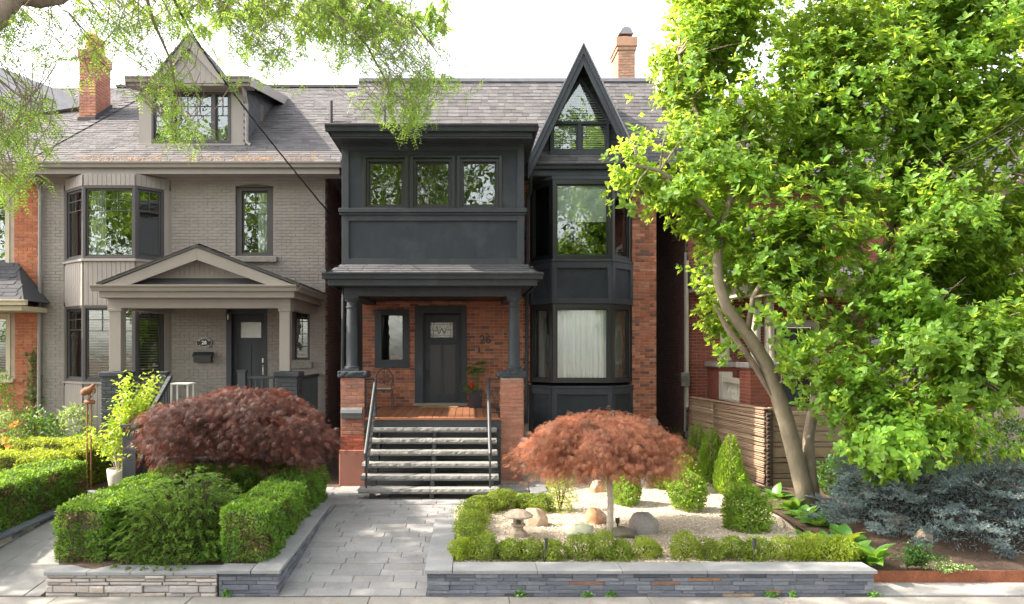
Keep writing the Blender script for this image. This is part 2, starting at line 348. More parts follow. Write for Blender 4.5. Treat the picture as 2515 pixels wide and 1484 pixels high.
M['lime_leaf'] = leafm('lime_leaf', [(.20,.33,.03),(.28,.40,.035),(.33,.42,.05)], (.58,.68,.05), .45, .5, .3)
M['shrub_leaf'] = leafm('shrub_leaf', [(.03,.085,.018),(.05,.125,.022),(.08,.16,.03)], (.2,.36,.04), .35, .4, .4)
M['pale_leaf'] = leafm('pale_leaf', [(.15,.24,.07),(.24,.34,.12),(.34,.42,.2)], (.4,.5,.12), .35)
M['box_small'] = leafm('box_small', [(0.0574,0.1066,0.0123),(0.0984,0.164,0.0164),(0.1558,0.2214,0.02296),(0.082,0.0984,0.0205)], (.42,.50,.05), .38, .45, .35, 6, .35)
M['far_leaf'] = leafm('far_leaf', [(0.03675,0.0765,0.0198),(0.063,0.117,0.0242),(0.08925,0.1485,0.033)], (.28,.42,.06), .38, .5, .3)
M['palm_leaf'] = leafm('palm_leaf', [(.05,.09,.02),(.07,.12,.025)], (.2,.3,.04), .3)
M['petal_red'] = leafm('petal_red', [(.55,.02,.015),(.65,.03,.02)], (.7,.05,.02), .3)
M['petal_orange'] = leafm('petal_orange', [(.75,.25,.06),(.8,.32,.08)], (.8,.4,.08), .3)
M['litter'] = surf('litter', [(0.248,0.1188,0.035),(0.31,0.1716,0.056),(0.186,0.0924,0.042)], .9, 20, .2, 0)
# ------------------------------------------------------------------ builders for built things
CAMV = Vector((0,0,CH))
def wall_cells(f, W, z0, z1, openings, th, name, mat, parent, b1=0.0):
    """a solid wall with real openings"""
    xs = sorted({0.0, W, *[max(0,min(W,q)) for o in openings for q in o[:2]]}); mb = MB()
    for i in range(len(xs)-1):
        xm = (xs[i]+xs[i+1])/2; cuts = sorted([(o[2], o[3]) for o in openings if o[0] < xm < o[1]]); z = z0
        for c0, c1 in cuts:
            if c0 > z: mb.fbox(f, xs[i], xs[i+1], b1-th, b1, z, c0)
            z = max(z, c1)
        if z < z1: mb.fbox(f, xs[i], xs[i+1], b1-th, b1, z, z1)
    return mb.build(name, mat, parent)
def bricks(parent, f, W, z0, z1, openings, mat, course=.0735, L=.216, j=.010, proud=.011, ch=.004, indiv=300, header=6, jit=.003, skip=None, top_z=None):
    full = []; rest = MB(); zz = z0; row = 0
    while zz+course*.6 < z1:
        hz = min(course, z1-zz)-j; hd = header and row % header == header-1
        l = (L*.5 if hd else L); x = -l*(.5 if row % 2 else 0)-(0.06 if hd else 0)
        while x < W:
            a0, a1 = max(0, x), min(W, x+l-j); x += l
            segs = [(a0, a1)]
            for o in openings:
                if o[2] < zz+hz*.6 and o[3] > zz+hz*.4:
                    ns = []
                    for s0, s1 in segs:
                        if o[1] <= s0 or o[0] >= s1: ns.append((s0, s1)); continue
                        if o[0]-s0 > .02: ns.append((s0, o[0]-.004))
                        if s1-o[1] > .02: ns.append((o[1]+.004, s1))
                    segs = ns
            for s0, s1 in segs:
                if s1-s0 < .02: continue
                if skip and skip((s0+s1)/2, zz+hz/2): continue
                b = proud+random.uniform(-jit, jit)
                if not hd and s1-s0 > l-j-.001 and hz > course-j-.001:
                    full.append((s0, zz, b))
                else: rest.frus(f, s0, s1, zz, zz+hz, -.002, b, ch)
        zz += course; row += 1
    full.sort(key=lambda q: (f.p(q[0], 0, q[1])-CAMV).length)
    if indiv:
        me = bpy.data.meshes.new('brick'); mb = MB(); g = F((0,0,0), f.u, f.n); mb.frus(g, 0, L-j, 0, course-j, -.016, 0, ch)
        me.from_pydata(mb.v, [], mb.f); me.update(); me.materials.append(mat)
        for a, c, b in full[:indiv]:
            o = bpy.data.objects.new('brick', me); o.location = f.p(a+random.uniform(-.001,.001), b, c); o.parent = parent; col.objects.link(o)
            o.rotation_euler = (0, random.uniform(-.006,.006), 0)
    for a, c, b in full[indiv:]:
        rest.frus(f, a, a+L-j, c, c+course-j, -.002, b, ch)
    if rest.v: rest.build('brickwork', mat, parent, kind='stuff')
def shingles(parent, f, W, H, mat, keep=None, tab=.30, exp=.14, indiv=300, t=.011):
    """f.v runs up the slope, f.n is the roof's normal"""
    items = []; r = 0; c = 0
    while c < H:
        x = -tab*random.random()
        while x < W:
            l = tab*random.choice((.75,1,1,1.25)); a0, a1 = max(0,x), min(W, x+l-.006); x += l
            if a1-a0 < .03: continue
            if keep and not keep(f.p((a0+a1)/2, 0, c+exp*.5)): continue
            items.append((a0, a1, c, t*random.uniform(.6,1.5), exp*random.uniform(.0,.05)))
        c += exp; r += 1
    items.sort(key=lambda q: (f.p(q[0], 0, q[2])-CAMV).length)
    def wedge(mb, fr, a0, a1, c0, tt, d):
        P = fr.p; c1 = min(c0+exp*1.15, H) if fr is f else c0+exp*1.15
        mb.add([P(a0,.001,c0-d),P(a1,.001,c0-d),P(a1,tt,c0-d),P(a0,tt,c0-d),P(a1,.0015,c1),P(a0,.0015,c1)],
               [(0,1,2,3),(3,2,4,5),(1,4,2),(0,3,5)])
    rest = MB(); cache = {}
    for i, (a0, a1, c, tt, d) in enumerate(items):
        if i < indiv:
            k = round((a1-a0)/.02)
            if k not in cache:
                mb = MB(); wedge(mb, F((0,0,0), f.u, f.n, f.v), 0, k*.02, 0, t, 0)
                me = bpy.data.meshes.new('shingle'); me.from_pydata(mb.v, [], mb.f); me.update(); me.materials.append(mat); cache[k] = me
            o = bpy.data.objects.new('shingle', cache[k]); o.location = f.p(a0, random.uniform(0,.003), c-d); o.parent = parent; col.objects.link(o)
        else: wedge(rest, f, a0, a1, c, tt, d)
    if rest.v: rest.build('shingle_field', mat, parent, kind='stuff')
def slope_frame(x0, y0, z0, y1, z1, flip=False):
    v = Vector((0, y1-y0, z1-z0)); L = v.length; v.normalize(); n = Vector((0, -v.z, v.y))
    return F((x0, y0, z0), (1,0,0), n, v), L
GUT = [(0,0),(0,-.12),(.06,-.12),(.085,-.075),(.115,-.045),(.125,0),(.105,0),(.10,-.03),(.06,-.05),(.02,-.05),(.02,0)]
GUTS = [(0,0),(0,-.12),(.07,-.12),(.09,-.06),(.125,-.03),(.13,0)]
def window(parent, f, a0, a1, c0, c1, mat, fw=.06, b0=-.09, b1=-.02, mull=(), mw=.05, grid=None, room=M['room'], rd=.9, glass=None, sash=.035, name='window', label=None, thick=None):
    """frame with mullions; panes, muntins, a room behind"""
    gl, gr, gb, gt = (fw,)*4 if not isinstance(fw, tuple) else fw
    mb = MB()
    mb.fbox(f, a0, a0+gl, b0, b1, c0, c1); mb.fbox(f, a1-gr, a1, b0, b1, c0, c1)
    mb.fbox(f, a0+gl, a1-gr, b0, b1, c0, c0+gb); mb.fbox(f, a0+gl, a1-gr, b0, b1, c1-gt, c1)
    edges = [a0+gl]+[e for m_ in mull for e in (m_-mw/2, m_+mw/2)]+[a1-gr]
    for m_ in mull: mb.fbox(f, m_-mw/2, m_+mw/2, b0, b1+.004, c0+gb, c1-gt)
    w_ = mb.build(name, mat, parent, bevel=.005)
    if label: w_['label'] = label
    bm = (b0+b1)/2-.012
    for i in range(0, len(edges), 2):
        p0, p1 = edges[i], edges[i+1]; q0, q1 = c0+gb, c1-gt
        s = MB()
        if sash:
            s.fbox(f, p0, p0+sash, bm-.015, bm+.018, q0, q1); s.fbox(f, p1-sash, p1, bm-.015, bm+.018, q0, q1)
            s.fbox(f, p0+sash, p1-sash, bm-.015, bm+.018, q0, q0+sash); s.fbox(f, p0+sash, p1-sash, bm-.015, bm+.018, q1-sash, q1)
            s.build('sash', mat, w_, bevel=.003)
        g = MB(); g.fbox(f, p0+sash*.8, p1-sash*.8, bm-.006, bm, q0+sash*.8, q1-sash*.8); g.build('pane', glass or M['glass'], w_)
        gd = grid[i//2] if grid else None
        if gd:
            nc, fracs = gd; u = MB(); lo = min(fracs) if fracs else 0
            h_ = q1-q0; zb = q0+h_*lo
            for k in range(1, nc): x = p0+(p1-p0)*k/nc; u.fbox(f, x-.009, x+.009, bm+.001, bm+.012, zb, q1-sash)
            for fr in fracs: u.fbox(f, p0+sash, p1-sash, bm+.001, bm+.0125, q0+h_*fr-.009, q0+h_*fr+.009)
            u.build('muntin', mat, w_)
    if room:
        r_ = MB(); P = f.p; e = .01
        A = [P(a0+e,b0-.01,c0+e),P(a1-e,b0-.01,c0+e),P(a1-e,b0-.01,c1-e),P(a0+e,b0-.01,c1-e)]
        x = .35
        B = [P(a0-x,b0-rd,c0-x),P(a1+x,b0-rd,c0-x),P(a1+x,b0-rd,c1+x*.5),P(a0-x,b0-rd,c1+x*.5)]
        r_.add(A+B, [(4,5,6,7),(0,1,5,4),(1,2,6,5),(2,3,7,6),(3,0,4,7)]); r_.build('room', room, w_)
    return w_
def curtain(parent, f, a0, a1, c0, c1, b, mat, waves=9, amp=.035, name='curtain'):
    n = waves*10; V = []; Q = []
    for i in range(n+1):
        t = i/n; a = a0+(a1-a0)*t; d = b+amp*(math.sin(t*waves*2*math.pi)+.4*math.sin(t*waves*4.7*math.pi+1))
        V += [f.p(a, d, c0), f.p(a, d*1.0, c1)]
    for i in range(n): Q.append((2*i, 2*i+2, 2*i+3, 2*i+1))
    return npmesh(name, [tuple(q) for q in V], Q, mat, parent, smooth=True)
def blinds(parent, f, a0, a1, c0, c1, b, mat, step=.055, tilt=.35, name='blind'):
    mb = MB(); z = c0
    while z < c1:
        P = f.p; mb.add([P(a0,b-.02,z+.012*tilt),P(a1,b-.02,z+.012*tilt),P(a1,b+.02,z-.012),P(a0,b+.02,z-.012)], [(0,1,2,3)]); z += step
    return mb.build(name, mat, parent)
def boards_v(parent, f, a0, a1, c0, c1, mat, w_=.105, b=.012, name='board'):
    """upright tongue and groove boards, each a piece"""
    n = max(1, round((a1-a0)/w_)); ww = (a1-a0)/n
    for i in range(n):
        mb = MB(); mb.frus(f, a0+i*ww+.0015, a0+(i+1)*ww-.0015, c0, c1, -.004, b+random.uniform(-.0008,.0008), .005); mb.build(name, mat, parent)
def text_mesh(txt, size, extrude=.006, bold=0.0):
    cu = bpy.data.curves.new('text', 'FONT'); cu.body = txt; cu.size = size; cu.extrude = extrude; cu.align_x = 'CENTER'; cu.align_y = 'CENTER'; cu.offset = bold; cu.resolution_u = 3
    o = bpy.data.objects.new('text', cu); col.objects.link(o); bpy.context.view_layer.update()
    me = bpy.data.meshes.new_from_object(o.evaluated_get(bpy.context.evaluated_depsgraph_get()))
    bpy.data.objects.remove(o); bpy.data.curves.remove(cu)
    V = [v.co.copy() for v in me.vertices]; P = [tuple(p.vertices) for p in me.polygons]; bpy.data.meshes.remove(me); return V, P
def put_text(parent, txt, size, f, a, c, b, mat, name='lettering', ex=.005, bold=0.0, sx=1.0):
    V, P = text_mesh(txt, size, ex, bold); mb = MB(); mb.add([f.p(a+v.x*sx, b+v.z, c+v.y) for v in V], P); return mb.build(name, mat, parent)
def fascia_gutter(parent, f, a0, a1, c, mat, name='gutter'):
    mb = MB(); mb.prof(f, GUTS, a0, a1); 
    # lip along the outer edge
    mb.fbox(f, a0, a1, .112, .134, c*0-.0, .008)
    return mb.build(name, mat, parent, bevel=.004)
def downspout(parent, pts, mat, r=.035):
    mb = MB(); mb.tube(pts, r, 8); return mb.build('downspout', mat, parent, smooth=False)

# ================================================================== SETTING: ground, pavement, path
def zpath(y):
    if y < 8.73: return 0.0
    if y < 11.3: return .25*(y-8.73)/2.57
    if y < 13: return .25+.02*(y-11.3)/1.7
    return .27
g = MB(); g.add([(-400,-300,-.05),(400,-300,-.05),(400,600,-.05),(-400,600,-.05)], [(0,1,2,3)])
o = g.build('ground', M['soil']); tag(o, kind='structure')
g = MB(); g.box(-60,60,-4,5.9,-.3,-.012); o = g.build('road', M['asphalt']); tag(o, kind='structure')
g = MB(); g.box(-60,60,5.9,6.05,-.3,.0); o = g.build('kerb', M['concrete_grey'], bevel=.02); tag(o, kind='structure')
sw = MB().box(-60,60,6.05,8.74,-.3,-.012).build('sidewalk', M['soil']); tag(sw, kind='structure')
xs = [-14.0,-12.4,-10.9,-9.4,-7.9,-6.35,-4.75,-3.2,-1.15,.45,2.05,3.55,5.2,6.75,8.3,9.9,11.5]
for i in range(len(xs)-1):
    for y0, y1 in ((6.06,7.4),(7.408,8.70)):
        MB().frus(F((0,0,0),(1,0,0),(0,0,1),(0,1,0)), xs[i]+.004, xs[i+1]-.004, y0, y1, -.1, random.uniform(-.002,.003), .006).build('slab', M['concrete'], sw)
# soil bank that the beds and houses stand in
def bank(name, x0, x1, y0, y1, prof, mat, n=24, kind='structure', amp=0.0):
    V = []; Q = []; m_ = max(2, int((x1-x0)/.25))
    for i in range(n+1):
        y = y0+(y1-y0)*i/n
        for k in range(m_+1):
            x = x0+(x1-x0)*k/m_; V.append((x, y, prof(x, y)+random.uniform(-amp, amp)))
    for i in range(n):
        for k in range(m_): a = i*(m_+1)+k; Q.append((a, a+1, a+m_+2, a+m_+1))
    o = npmesh(name, V, Q, mat); tag(o, kind=kind); return o
bank('yard_soil', -30, -6.42, 8.74, 30, lambda x,y: .02+min(.28,(y-8.74)*.09), M['soil'], amp=.006)
bank('bed_soil', -4.95, -2.3, 8.85, 13.15, lambda x,y: .26+.02*math.sin(x*3+y), M['soil'], amp=.012)
bank('back_soil', -6.5, -2.46, 13.1, 30, lambda x,y: .255, M['soil'], 8)
bank('house_soil', -2.46, 5.2, 14.2, 30, lambda x,y: .245, M['soil'], 8)
bank('mulch_bed', 4.72, 30, 9.22, 30, lambda x,y: .12+min(.23,(y-9.2)*.12)+.03*math.sin(x*2.1)*math.sin(y*1.7), M['soil'], amp=.015)
bank('gravel_bed', -.25, 5.3, 9.0, 17.6, lambda x,y: -.12 if (x > 4.6 and y < 11.6-(x-4.6)*.5) else .265+.02*math.sin(x*1.7+1)*math.sin(y*1.3)+max(0,(y-13)*.012), M['gravel'], 40, amp=.006)
ga = lambda x,y: .265+.02*math.sin(x*1.7+1)*math.sin(y*1.3)+max(0,(y-13)*.012)
# pebbles
n = 17000
px = rng.uniform(-.15, 4.65, n); py = 9.1+6.6*rng.random(n)**1.35
OCT = np.array([(1,0,0),(0,1,0),(-1,0,0),(0,-1,0),(0,0,.6),(0,0,-.6)]); OF = np.array([(0,1,4),(1,2,4),(2,3,4),(3,0,4),(1,0,5),(2,1,5),(3,2,5),(0,3,5)])
P = np.stack([px, py, np.array([ga(a,b) for a,b in zip(px,py)])+.004], 1)
A = rdir(n); A[:,2] *= .3
V, Q = scatter(OCT, OF, P, A, rdir(n)*.5+np.array([0,0,1]), rng.uniform(.008,.021,n), rng.uniform(.6,1.1,n))
o = npmesh('gravel', V, Q, M['pebble'], kind='stuff'); tag(o, 'pale cream gravel spread over the right garden bed', 'gravel')
# dry bits lying about on gravel, path and pavement
n = 1500; bx_ = rng.uniform(-2.2,4.7,n); by_ = 8.4+5.2*rng.random(n)**1.2; bz_ = np.array([(ga(a,b)+.012 if a > -.15 else zpath(b)+.004) if b > 9.15 else .306 for a,b in zip(bx_,by_)])
ok = (by_ > 9.16)&((bx_ < -.52)|(bx_ > -.1)); low = by_ < 8.7; bz_[low] = .006; ok |= low; P = np.stack([bx_,by_,bz_],1)[ok]; A = rdir(len(P)); A[:,2] = 0
V, Q = scatter(T_SM, Q_SM, P, A, rdir(len(P))*.25+np.array([0,0,1]), rng.uniform(.015,.045,len(P)), rng.uniform(.3,.8,len(P)))
o = npmesh('leaf_litter', V, Q, M['litter'], kind='stuff'); tag(o, 'scattered dry brown leaf bits on gravel and paving', 'leaf litter')
# stone path
path = bank('path', -2.24, -.50, 8.735, 13.9, lambda x,y: zpath(y)-.012, M['soil'], 20)
side_soil = bank('landing_side', -2.72, -2.2, 11.85, 14.3, lambda x,y: .254, M['soil'], 6)
patio = bank('landing', -2.46, 1.6, 12.55, 14.35, lambda x,y: .258, M['soil'], 4)
def pave(parent, x0, x1, y0, y1, prof, rows, mat, ln=(.45,.62), skew=0.0, th=.05, name='paver'):
    y = y0; r = 0; rw = (y1-y0)/rows
    while r < rows:
        x = x0-random.uniform(0,.4) if r else x0-.2
        while x < x1:
            l = random.uniform(*ln); a0, a1 = max(x0,x), min(x1,x+l); x += l
            if a1-a0 < .06: continue
            za, zb = prof(y+.003), prof(y+rw-.003); dz = random.uniform(-.003,.003)
            mb = MB(); c = .005; g_ = .003
            b = [(a0+g_,y+g_,za-th),(a1-g_,y+g_,za-th),(a1-g_,y+rw-g_,zb-th),(a0+g_,y+rw-g_,zb-th)]
            m_ = [(a0+g_,y+g_,za-c+dz),(a1-g_,y+g_,za-c+dz),(a1-g_,y+rw-g_,zb-c+dz),(a0+g_,y+rw-g_,zb-c+dz)]
            t_ = [(a0+g_+c,y+g_+c,za+dz),(a1-g_-c,y+g_+c,za+dz),(a1-g_-c,y+rw-g_-c,zb+dz),(a0+g_+c,y+rw-g_-c,zb+dz)]
            mb.add(b+m_+t_, [(8,9,10,11),(4,5,9,8),(5,6,10,9),(6,7,11,10),(7,4,8,11),(0,1,5,4),(1,2,6,5),(2,3,7,6),(3,0,4,7)])
            mb.build(name, mat, parent)
        y += rw; r += 1
pave(side_soil, -2.7, -2.245, 12.0, 14.2, lambda y: .268, 8, M['paver'], (.4,.6))
pave(path, -2.235, -.505, 8.745, 11.3, zpath, 13, M['paver'])
pave(path, -2.235, -.10, 11.305, 12.6, zpath, 6, M['paver'], (.5,.75))
pave(patio, -2.45, 1.35, 12.61, 14.3, lambda y: .272, 6, M['paver'], (.5,.8))
# neighbour's side walk of big slabs
walk = bank('walkway', -6.42, -4.98, 8.735, 13.6, lambda x,y: zpath(y)-.014, M['soil'], 16)
pave(walk, -6.415, -4.985, 8.745, 13.4, zpath, 5, M['concrete_grey'], (.7,.75))
apron = MB().box(4.72,30,8.735,9.2,-.3,.0).build('paving_strip', M['concrete_grey']); tag(apron, kind='structure')
for i in range(6): MB().frus(F((0,0,0),(1,0,0),(0,0,1),(0,1,0)), 4.73+i*1.5, 6.22+i*1.5, 8.74, 9.195, .0, .014, .005).build('slab', M['concrete_grey'], apron)
# ================================================================== HOUSE 26: dark painted brick house
H = thing('dark_house', 'red brick house with slate grey painted bay, porch and steep gable dormer', 'house', loc=(1.0,17.3,.25))
def hp(): 
    return H
class LP:  # parts are modelled in world coordinates: undo the root's offset
    pass
def fix_root(root):
    """children were modelled in world space: store the inverse so that they stay put"""
    mi = Matrix.Translation(-root.location)
    for c in KIDS.get(root.name, ()): c.matrix_parent_inverse = mi
YW = 17.3; XL, XR = -2.46, 4.28
fw = F((XL, YW, 0))
def fx(dx, Y=YW): return gx(dx, Y)-XL
door_o = (fx(1022), fx(1143), 1.57, gz(753,YW))
win_o = (fx(925), fx(1001), gz(899,YW), gz(765,YW))
bayL, bayR = fx(1301), fx(1552)
wall = wall_cells(fw, XR-XL, .2, 6.95, [door_o, win_o, (bayL+.03, bayR-.03, .25, 6.7)], .25, 'wall', M['mortar'], H)
fA = F((XL, YW, 0))
bricks(wall, fA, fx(1302), 1.50, 3.98, [door_o, win_o], M['brick_red'], indiv=300)
fB = F((gx(1268,YW), YW, 0)); bricks(wall, fB, gx(1301,YW)-gx(1268,YW), 3.99, 6.72, [], M['brick_red'], indiv=60)
fC = F((gx(1549,YW), YW, 0)); bricks(wall, fC, XR-gx(1549,YW), 1.27, 6.72, [], M['brick_red'], indiv=170)
MB().box(gx(1549,YW)-.02, XR+.03, YW-.05, YW+.1, .2, 1.262).build('foundation', M['granite'], H, bevel=.02)
# right and left flank walls
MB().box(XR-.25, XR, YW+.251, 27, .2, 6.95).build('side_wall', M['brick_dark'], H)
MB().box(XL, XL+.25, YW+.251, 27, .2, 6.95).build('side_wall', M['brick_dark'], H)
# ---- bay
YB = 16.73
bp = [Vector((gx(1300,YW),YW,0)), Vector((gx(1356,YB),YB,0)), Vector((gx(1504,YB),YB,0)), Vector((gx(1553,YW),YW,0))]
def facet(p0, p1):
    u = (p1-p0); W = u.length; u.normalize(); n = Vector((u.y,-u.x,0)); return F(p0, u, n), W
bay = MB(); bayb = MB()
def ring(mb, poly, z0, z1, off=0.0, back=None):
    c = sum(poly, Vector())/len(poly)
    pts = [Vector((p.x, p.y, z0)) for p in poly]; mb.prism(pts, (0,0,z1-z0))
def offs(poly, d):
    """push the three bay faces outward by d"""
    fs = [facet(poly[i], poly[i+1])[0] for i in range(3)]
    out = []
    for i in range(4):
        if i == 0: out.append(poly[0]+Vector((-d*1.2, 0, 0)))
        elif i == 3: out.append(poly[3]+Vector((d*1.2, 0, 0)))
        else:
            n = (fs[i-1].n+fs[i].n).normalized(); out.append(poly[i]+n*d/max(.4, n.dot(fs[i].n)))
    return out
zt, zs1, zp1, zw0, zs0 = gz(440,YB), gz(637,YB), gz(746,YB), gz(941,YB), gz(948,YB)
m_ = MB(); ring(m_, offs(bp,-.03), .25, zs0-.05); bayo = m_.build('bay', M['slate_stucco'], H)
m_ = MB(); ring(m_, offs(bp,-.03), zp1, zs1-.05); m_.build('bay_apron', M['slate_stucco'], bayo)
m_ = MB(); ring(m_, bp, zt, 6.72); m_.build('bay_head', M['slate_paint'], bayo)
for z0, z1 in ((zs1-.05, zs1), (zs0-.05, zs0)):
    m_ = MB(); ring(m_, offs(bp,.035), z0, z1); m_.build('sill', M['slate_paint'], bayo, bevel=.006)
for k in range(3):
    f, W = facet(bp[k], bp[k+1])
    for z0, z1 in ((.3, zs0-.052), (zp1, zs1-.052)):
        mb = MB(); t = .02; e = .11 if k == 1 else .10
        lo = z0; hi = z1
        mb.fbox(f, .0, e, -.03, t, lo, hi); mb.fbox(f, W-e, W, -.03, t, lo, hi)
        mb.fbox(f, e, W-e, -.03, t, hi-.14, hi); mb.fbox(f, e, W-e, -.03, t, lo, lo+.13)
        mb.build('panel_frame', M['slate_paint'], bayo, bevel=.004)
    for z0, z1, lvl in ((zs1, zt, 1), (zw0+.0, zp1-.002, 0)):
        big = k == 1
        ww = window(H, f, .012, W-.012, z0+.002, z1-.002, M['black_frame'], fw=(.085 if big else .10, .085 if big else .10, .085, .11), b0=-.09, b1=-.005, room=None, sash=.03, glass=M['glass_soft'] if lvl == 0 else M['glass'])
        if big and lvl == 1:
            MB().fbox(f, .11, W-.11, -.13, -.125, gz(543,YB), z1-.05).build('blind', M['curtain'], ww)
        if big and lvl == 0: curtain(ww, f, .08, W-.08, z0+.03, z1-.03, -.16, M['curtain'], 9, .03)
        if not big and lvl == 0: curtain(ww, f, .05, W*.45 if k == 0 else W-.1, z0+.03, z1-.03, -.2, M['blind'], 4, .025)
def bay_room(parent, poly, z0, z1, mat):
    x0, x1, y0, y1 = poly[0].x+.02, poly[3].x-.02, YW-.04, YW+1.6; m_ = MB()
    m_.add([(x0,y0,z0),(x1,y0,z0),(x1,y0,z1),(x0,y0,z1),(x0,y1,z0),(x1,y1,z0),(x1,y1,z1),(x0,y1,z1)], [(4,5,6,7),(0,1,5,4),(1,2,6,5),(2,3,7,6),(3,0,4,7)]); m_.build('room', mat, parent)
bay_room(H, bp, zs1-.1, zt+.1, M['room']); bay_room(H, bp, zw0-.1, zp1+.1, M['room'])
# ---- door and its surround
do = thing
d = MB(); dx0, dx1, dz0, dz1 = fx(1043), fx(1130), gz(992,YW), gz(773,YW)
cas = MB(); cas.fbox(fw, door_o[0]-.03, dx0-.035, -.12, .035, 1.59, door_o[3]+.02); cas.fbox(fw, dx1+.035, door_o[1]+.03, -.12, .035, 1.59, door_o[3]+.02)
cas.fbox(fw, dx0-.035, dx1+.035, -.12, .035, dz1+.03, door_o[3]+.02)
cas.fbox(fw, dx0-.035, dx0, -.14, -.03, dz0, dz1+.03); cas.fbox(fw, dx1, dx1+.035, -.14, -.03, dz0, dz1+.03)
cas.build('door_frame', M['slate_paint'], H, bevel=.005)
dr = MB(); b0, b1 = -.16, -.09; gx0, gx1, gz0, gz1 = fx(1057), fx(1112), gz(829,YW), gz(792,YW)
dr.fbox(fw, dx0+.003, dx1-.003, b0, b1-.012, dz0, gz0); dr.fbox(fw, dx0+.003, gx0, b0, b1-.012, gz0, dz1); dr.fbox(fw, gx1, dx1-.003, b0, b1-.012, gz0, dz1); dr.fbox(fw, gx0, gx1, b0, b1-.012, gz1, dz1)
door = dr.build('door', M['black_frame'], H)
fr = MB(); st = .12
fr.fbox(fw, dx0+.003, dx0+st, b1-.012, b1, dz0, dz1); fr.fbox(fw, dx1-st, dx1-.003, b1-.012, b1, dz0, dz1)
fr.fbox(fw, dx0+st, dx1-st, b1-.012, b1, dz0, dz0+.2); fr.fbox(fw, dx0+st, dx1-st, b1-.012, b1, gz1, dz1)
fr.fbox(fw, dx0+st, dx1-st, b1-.012, b1, gz0-.17, gz0); fr.fbox(fw, (dx0+dx1)/2-.03, (dx0+dx1)/2+.03, b1-.012, b1, dz0+.2, gz0-.17)
fr.build('stile', M['slate_paint'], door, bevel=.003)
MB().fbox(fw, dx0+.06, dx1-.06, b1, b1+.04, gz0-.13, gz0-.10).build('shelf', M['slate_paint'], door, bevel=.004)
pn = MB(); pn.fbox(fw, gx0, gx1, b0+.03, b0+.036, gz0, gz1); pn.build('pane', M['glass_pattern'], door)
# leaded W in the glass
W_ = MB(); gw = gx1-gx0; gh = gz1-gz0
wp = [(.26,.78),(.38,.25),(.5,.62),(.62,.25),(.74,.78)]
pts = [fw.p(gx0+gw*a, b0+.045, gz0+gh*c) for a, c in wp]
for i in range(4): W_.tube([pts[i], pts[i+1]], .006, 6)
for q in ([(.0,.5),(.3,.5)],[(.7,.5),(1,.5)],[(.12,0),(.12,1)],[(.88,0),(.88,1)],[(0,.12),(1,.12)],[(0,.88),(1,.88)]):
    W_.tube([fw.p(gx0+gw*a, b0+.045, gz0+gh*c) for a, c in q], .004, 5)
W_.build('lead_came', M['black_iron'], door)
hd = MB(); hx = dx0+.055; hd.fbox(fw, hx-.02, hx+.02, b1, b1+.008, 2.02, 2.62); hd.tube([fw.p(hx,b1+.005,2.12),fw.p(hx,b1+.05,2.14),fw.p(hx,b1+.05,2.36),fw.p(hx,b1+.005,2.38)], .011, 8)
hd.tube([fw.p(hx,b1,2.54),fw.p(hx,b1+.03,2.54)], .025, 12); hd.build('handle', M['black_iron'], door)
MB().fbox(fw, door_o[0]-.06, door_o[1]+.06, -.2, .10, 1.572, 1.635).build('threshold', M['granite'], H, bevel=.008)
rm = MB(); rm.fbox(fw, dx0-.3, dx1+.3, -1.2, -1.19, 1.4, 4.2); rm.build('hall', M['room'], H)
# ---- small window by the door
sw_ = window(H, fw, win_o[0], win_o[1], win_o[2], win_o[3], M['black_frame'], fw=(.055,.055,.06,.06), b0=-.12, b1=-.05, sash=.02)
cs = MB(); cw = .115
cs.fbox(fw, win_o[0]-.04, win_o[0]+cw, -.045, .035, win_o[2], win_o[3]+.04); cs.fbox(fw, win_o[1]-cw, win_o[1]+.04, -.045, .035, win_o[2], win_o[3]+.04)
cs.fbox(fw, win_o[0]+cw, win_o[1]-cw, -.045, .035, win_o[3]-.09, win_o[3]+.04); cs.fbox(fw, win_o[0]-.04, win_o[1]+.04, -.045, .05, win_o[2]-.04, win_o[2]+.14)
cs.build('casing', M['slate_paint'], sw_, bevel=.005)
# ---- house number and bell
put_text(H, '26', .27, fw, fx(1192), gz(835,YW), .02, M['sign_black'], 'house_number', .008, .004)
bl = MB(); bl.fbox(fw, fx(1177)-.022, fx(1177)+.022, .012, .03, gz(861,YW)-.055, gz(861,YW)+.055); bl.tube([fw.p(fx(1177),.02,gz(861,YW)),fw.p(fx(1177),.04,gz(861,YW))], .013, 10); bl.build('doorbell', M['sign_black'], H)

# ---- porch: deck, piers, columns, beam, ceiling
YP = 14.35
DX0, DX1 = gx(838,YP), gx(1286,YP)
deck = MB(); deck.box(gx(896,14.3), gx(1229,14.3), 14.326, 14.85, 1.40, 1.542); deck.box(DX0+.02, DX1-.02, 14.851, YW-.02, 1.40, 1.542); deck = deck.build('deck', M['blue_grey'], H)
x = gx(896,14.3)+.002
while x < gx(1229,14.3)-.03:
    x1 = min(x+.137, gx(1229,14.3)-.002)
    MB().frus(F((0,0,0),(1,0,0),(0,0,1),(0,1,0)), x+.001, x1-.001, 14.275, YW-.012, 1.543, 1.570+random.uniform(-.001,.001), .003).build('plank', M['deck'], deck); x += .142
MB().box(gx(896,14.3), gx(1229,14.3), 14.262, 14.274, 1.522, 1.566).build('edge_board', M['deck'], deck, bevel=.004)
MB().box(gx(895,14.3), gx(1230,14.3), 14.285, 14.299, 1.33, 1.520).build('fascia', M['blue_grey'], deck, bevel=.003)
zz = .29
while zz < 1.32:
    MB().box(gx(895,14.3), gx(1230,14.3), 14.30, 14.325, zz, zz+.115).build('skirt_board', M['blue_grey'], deck, bevel=.003); zz += .128
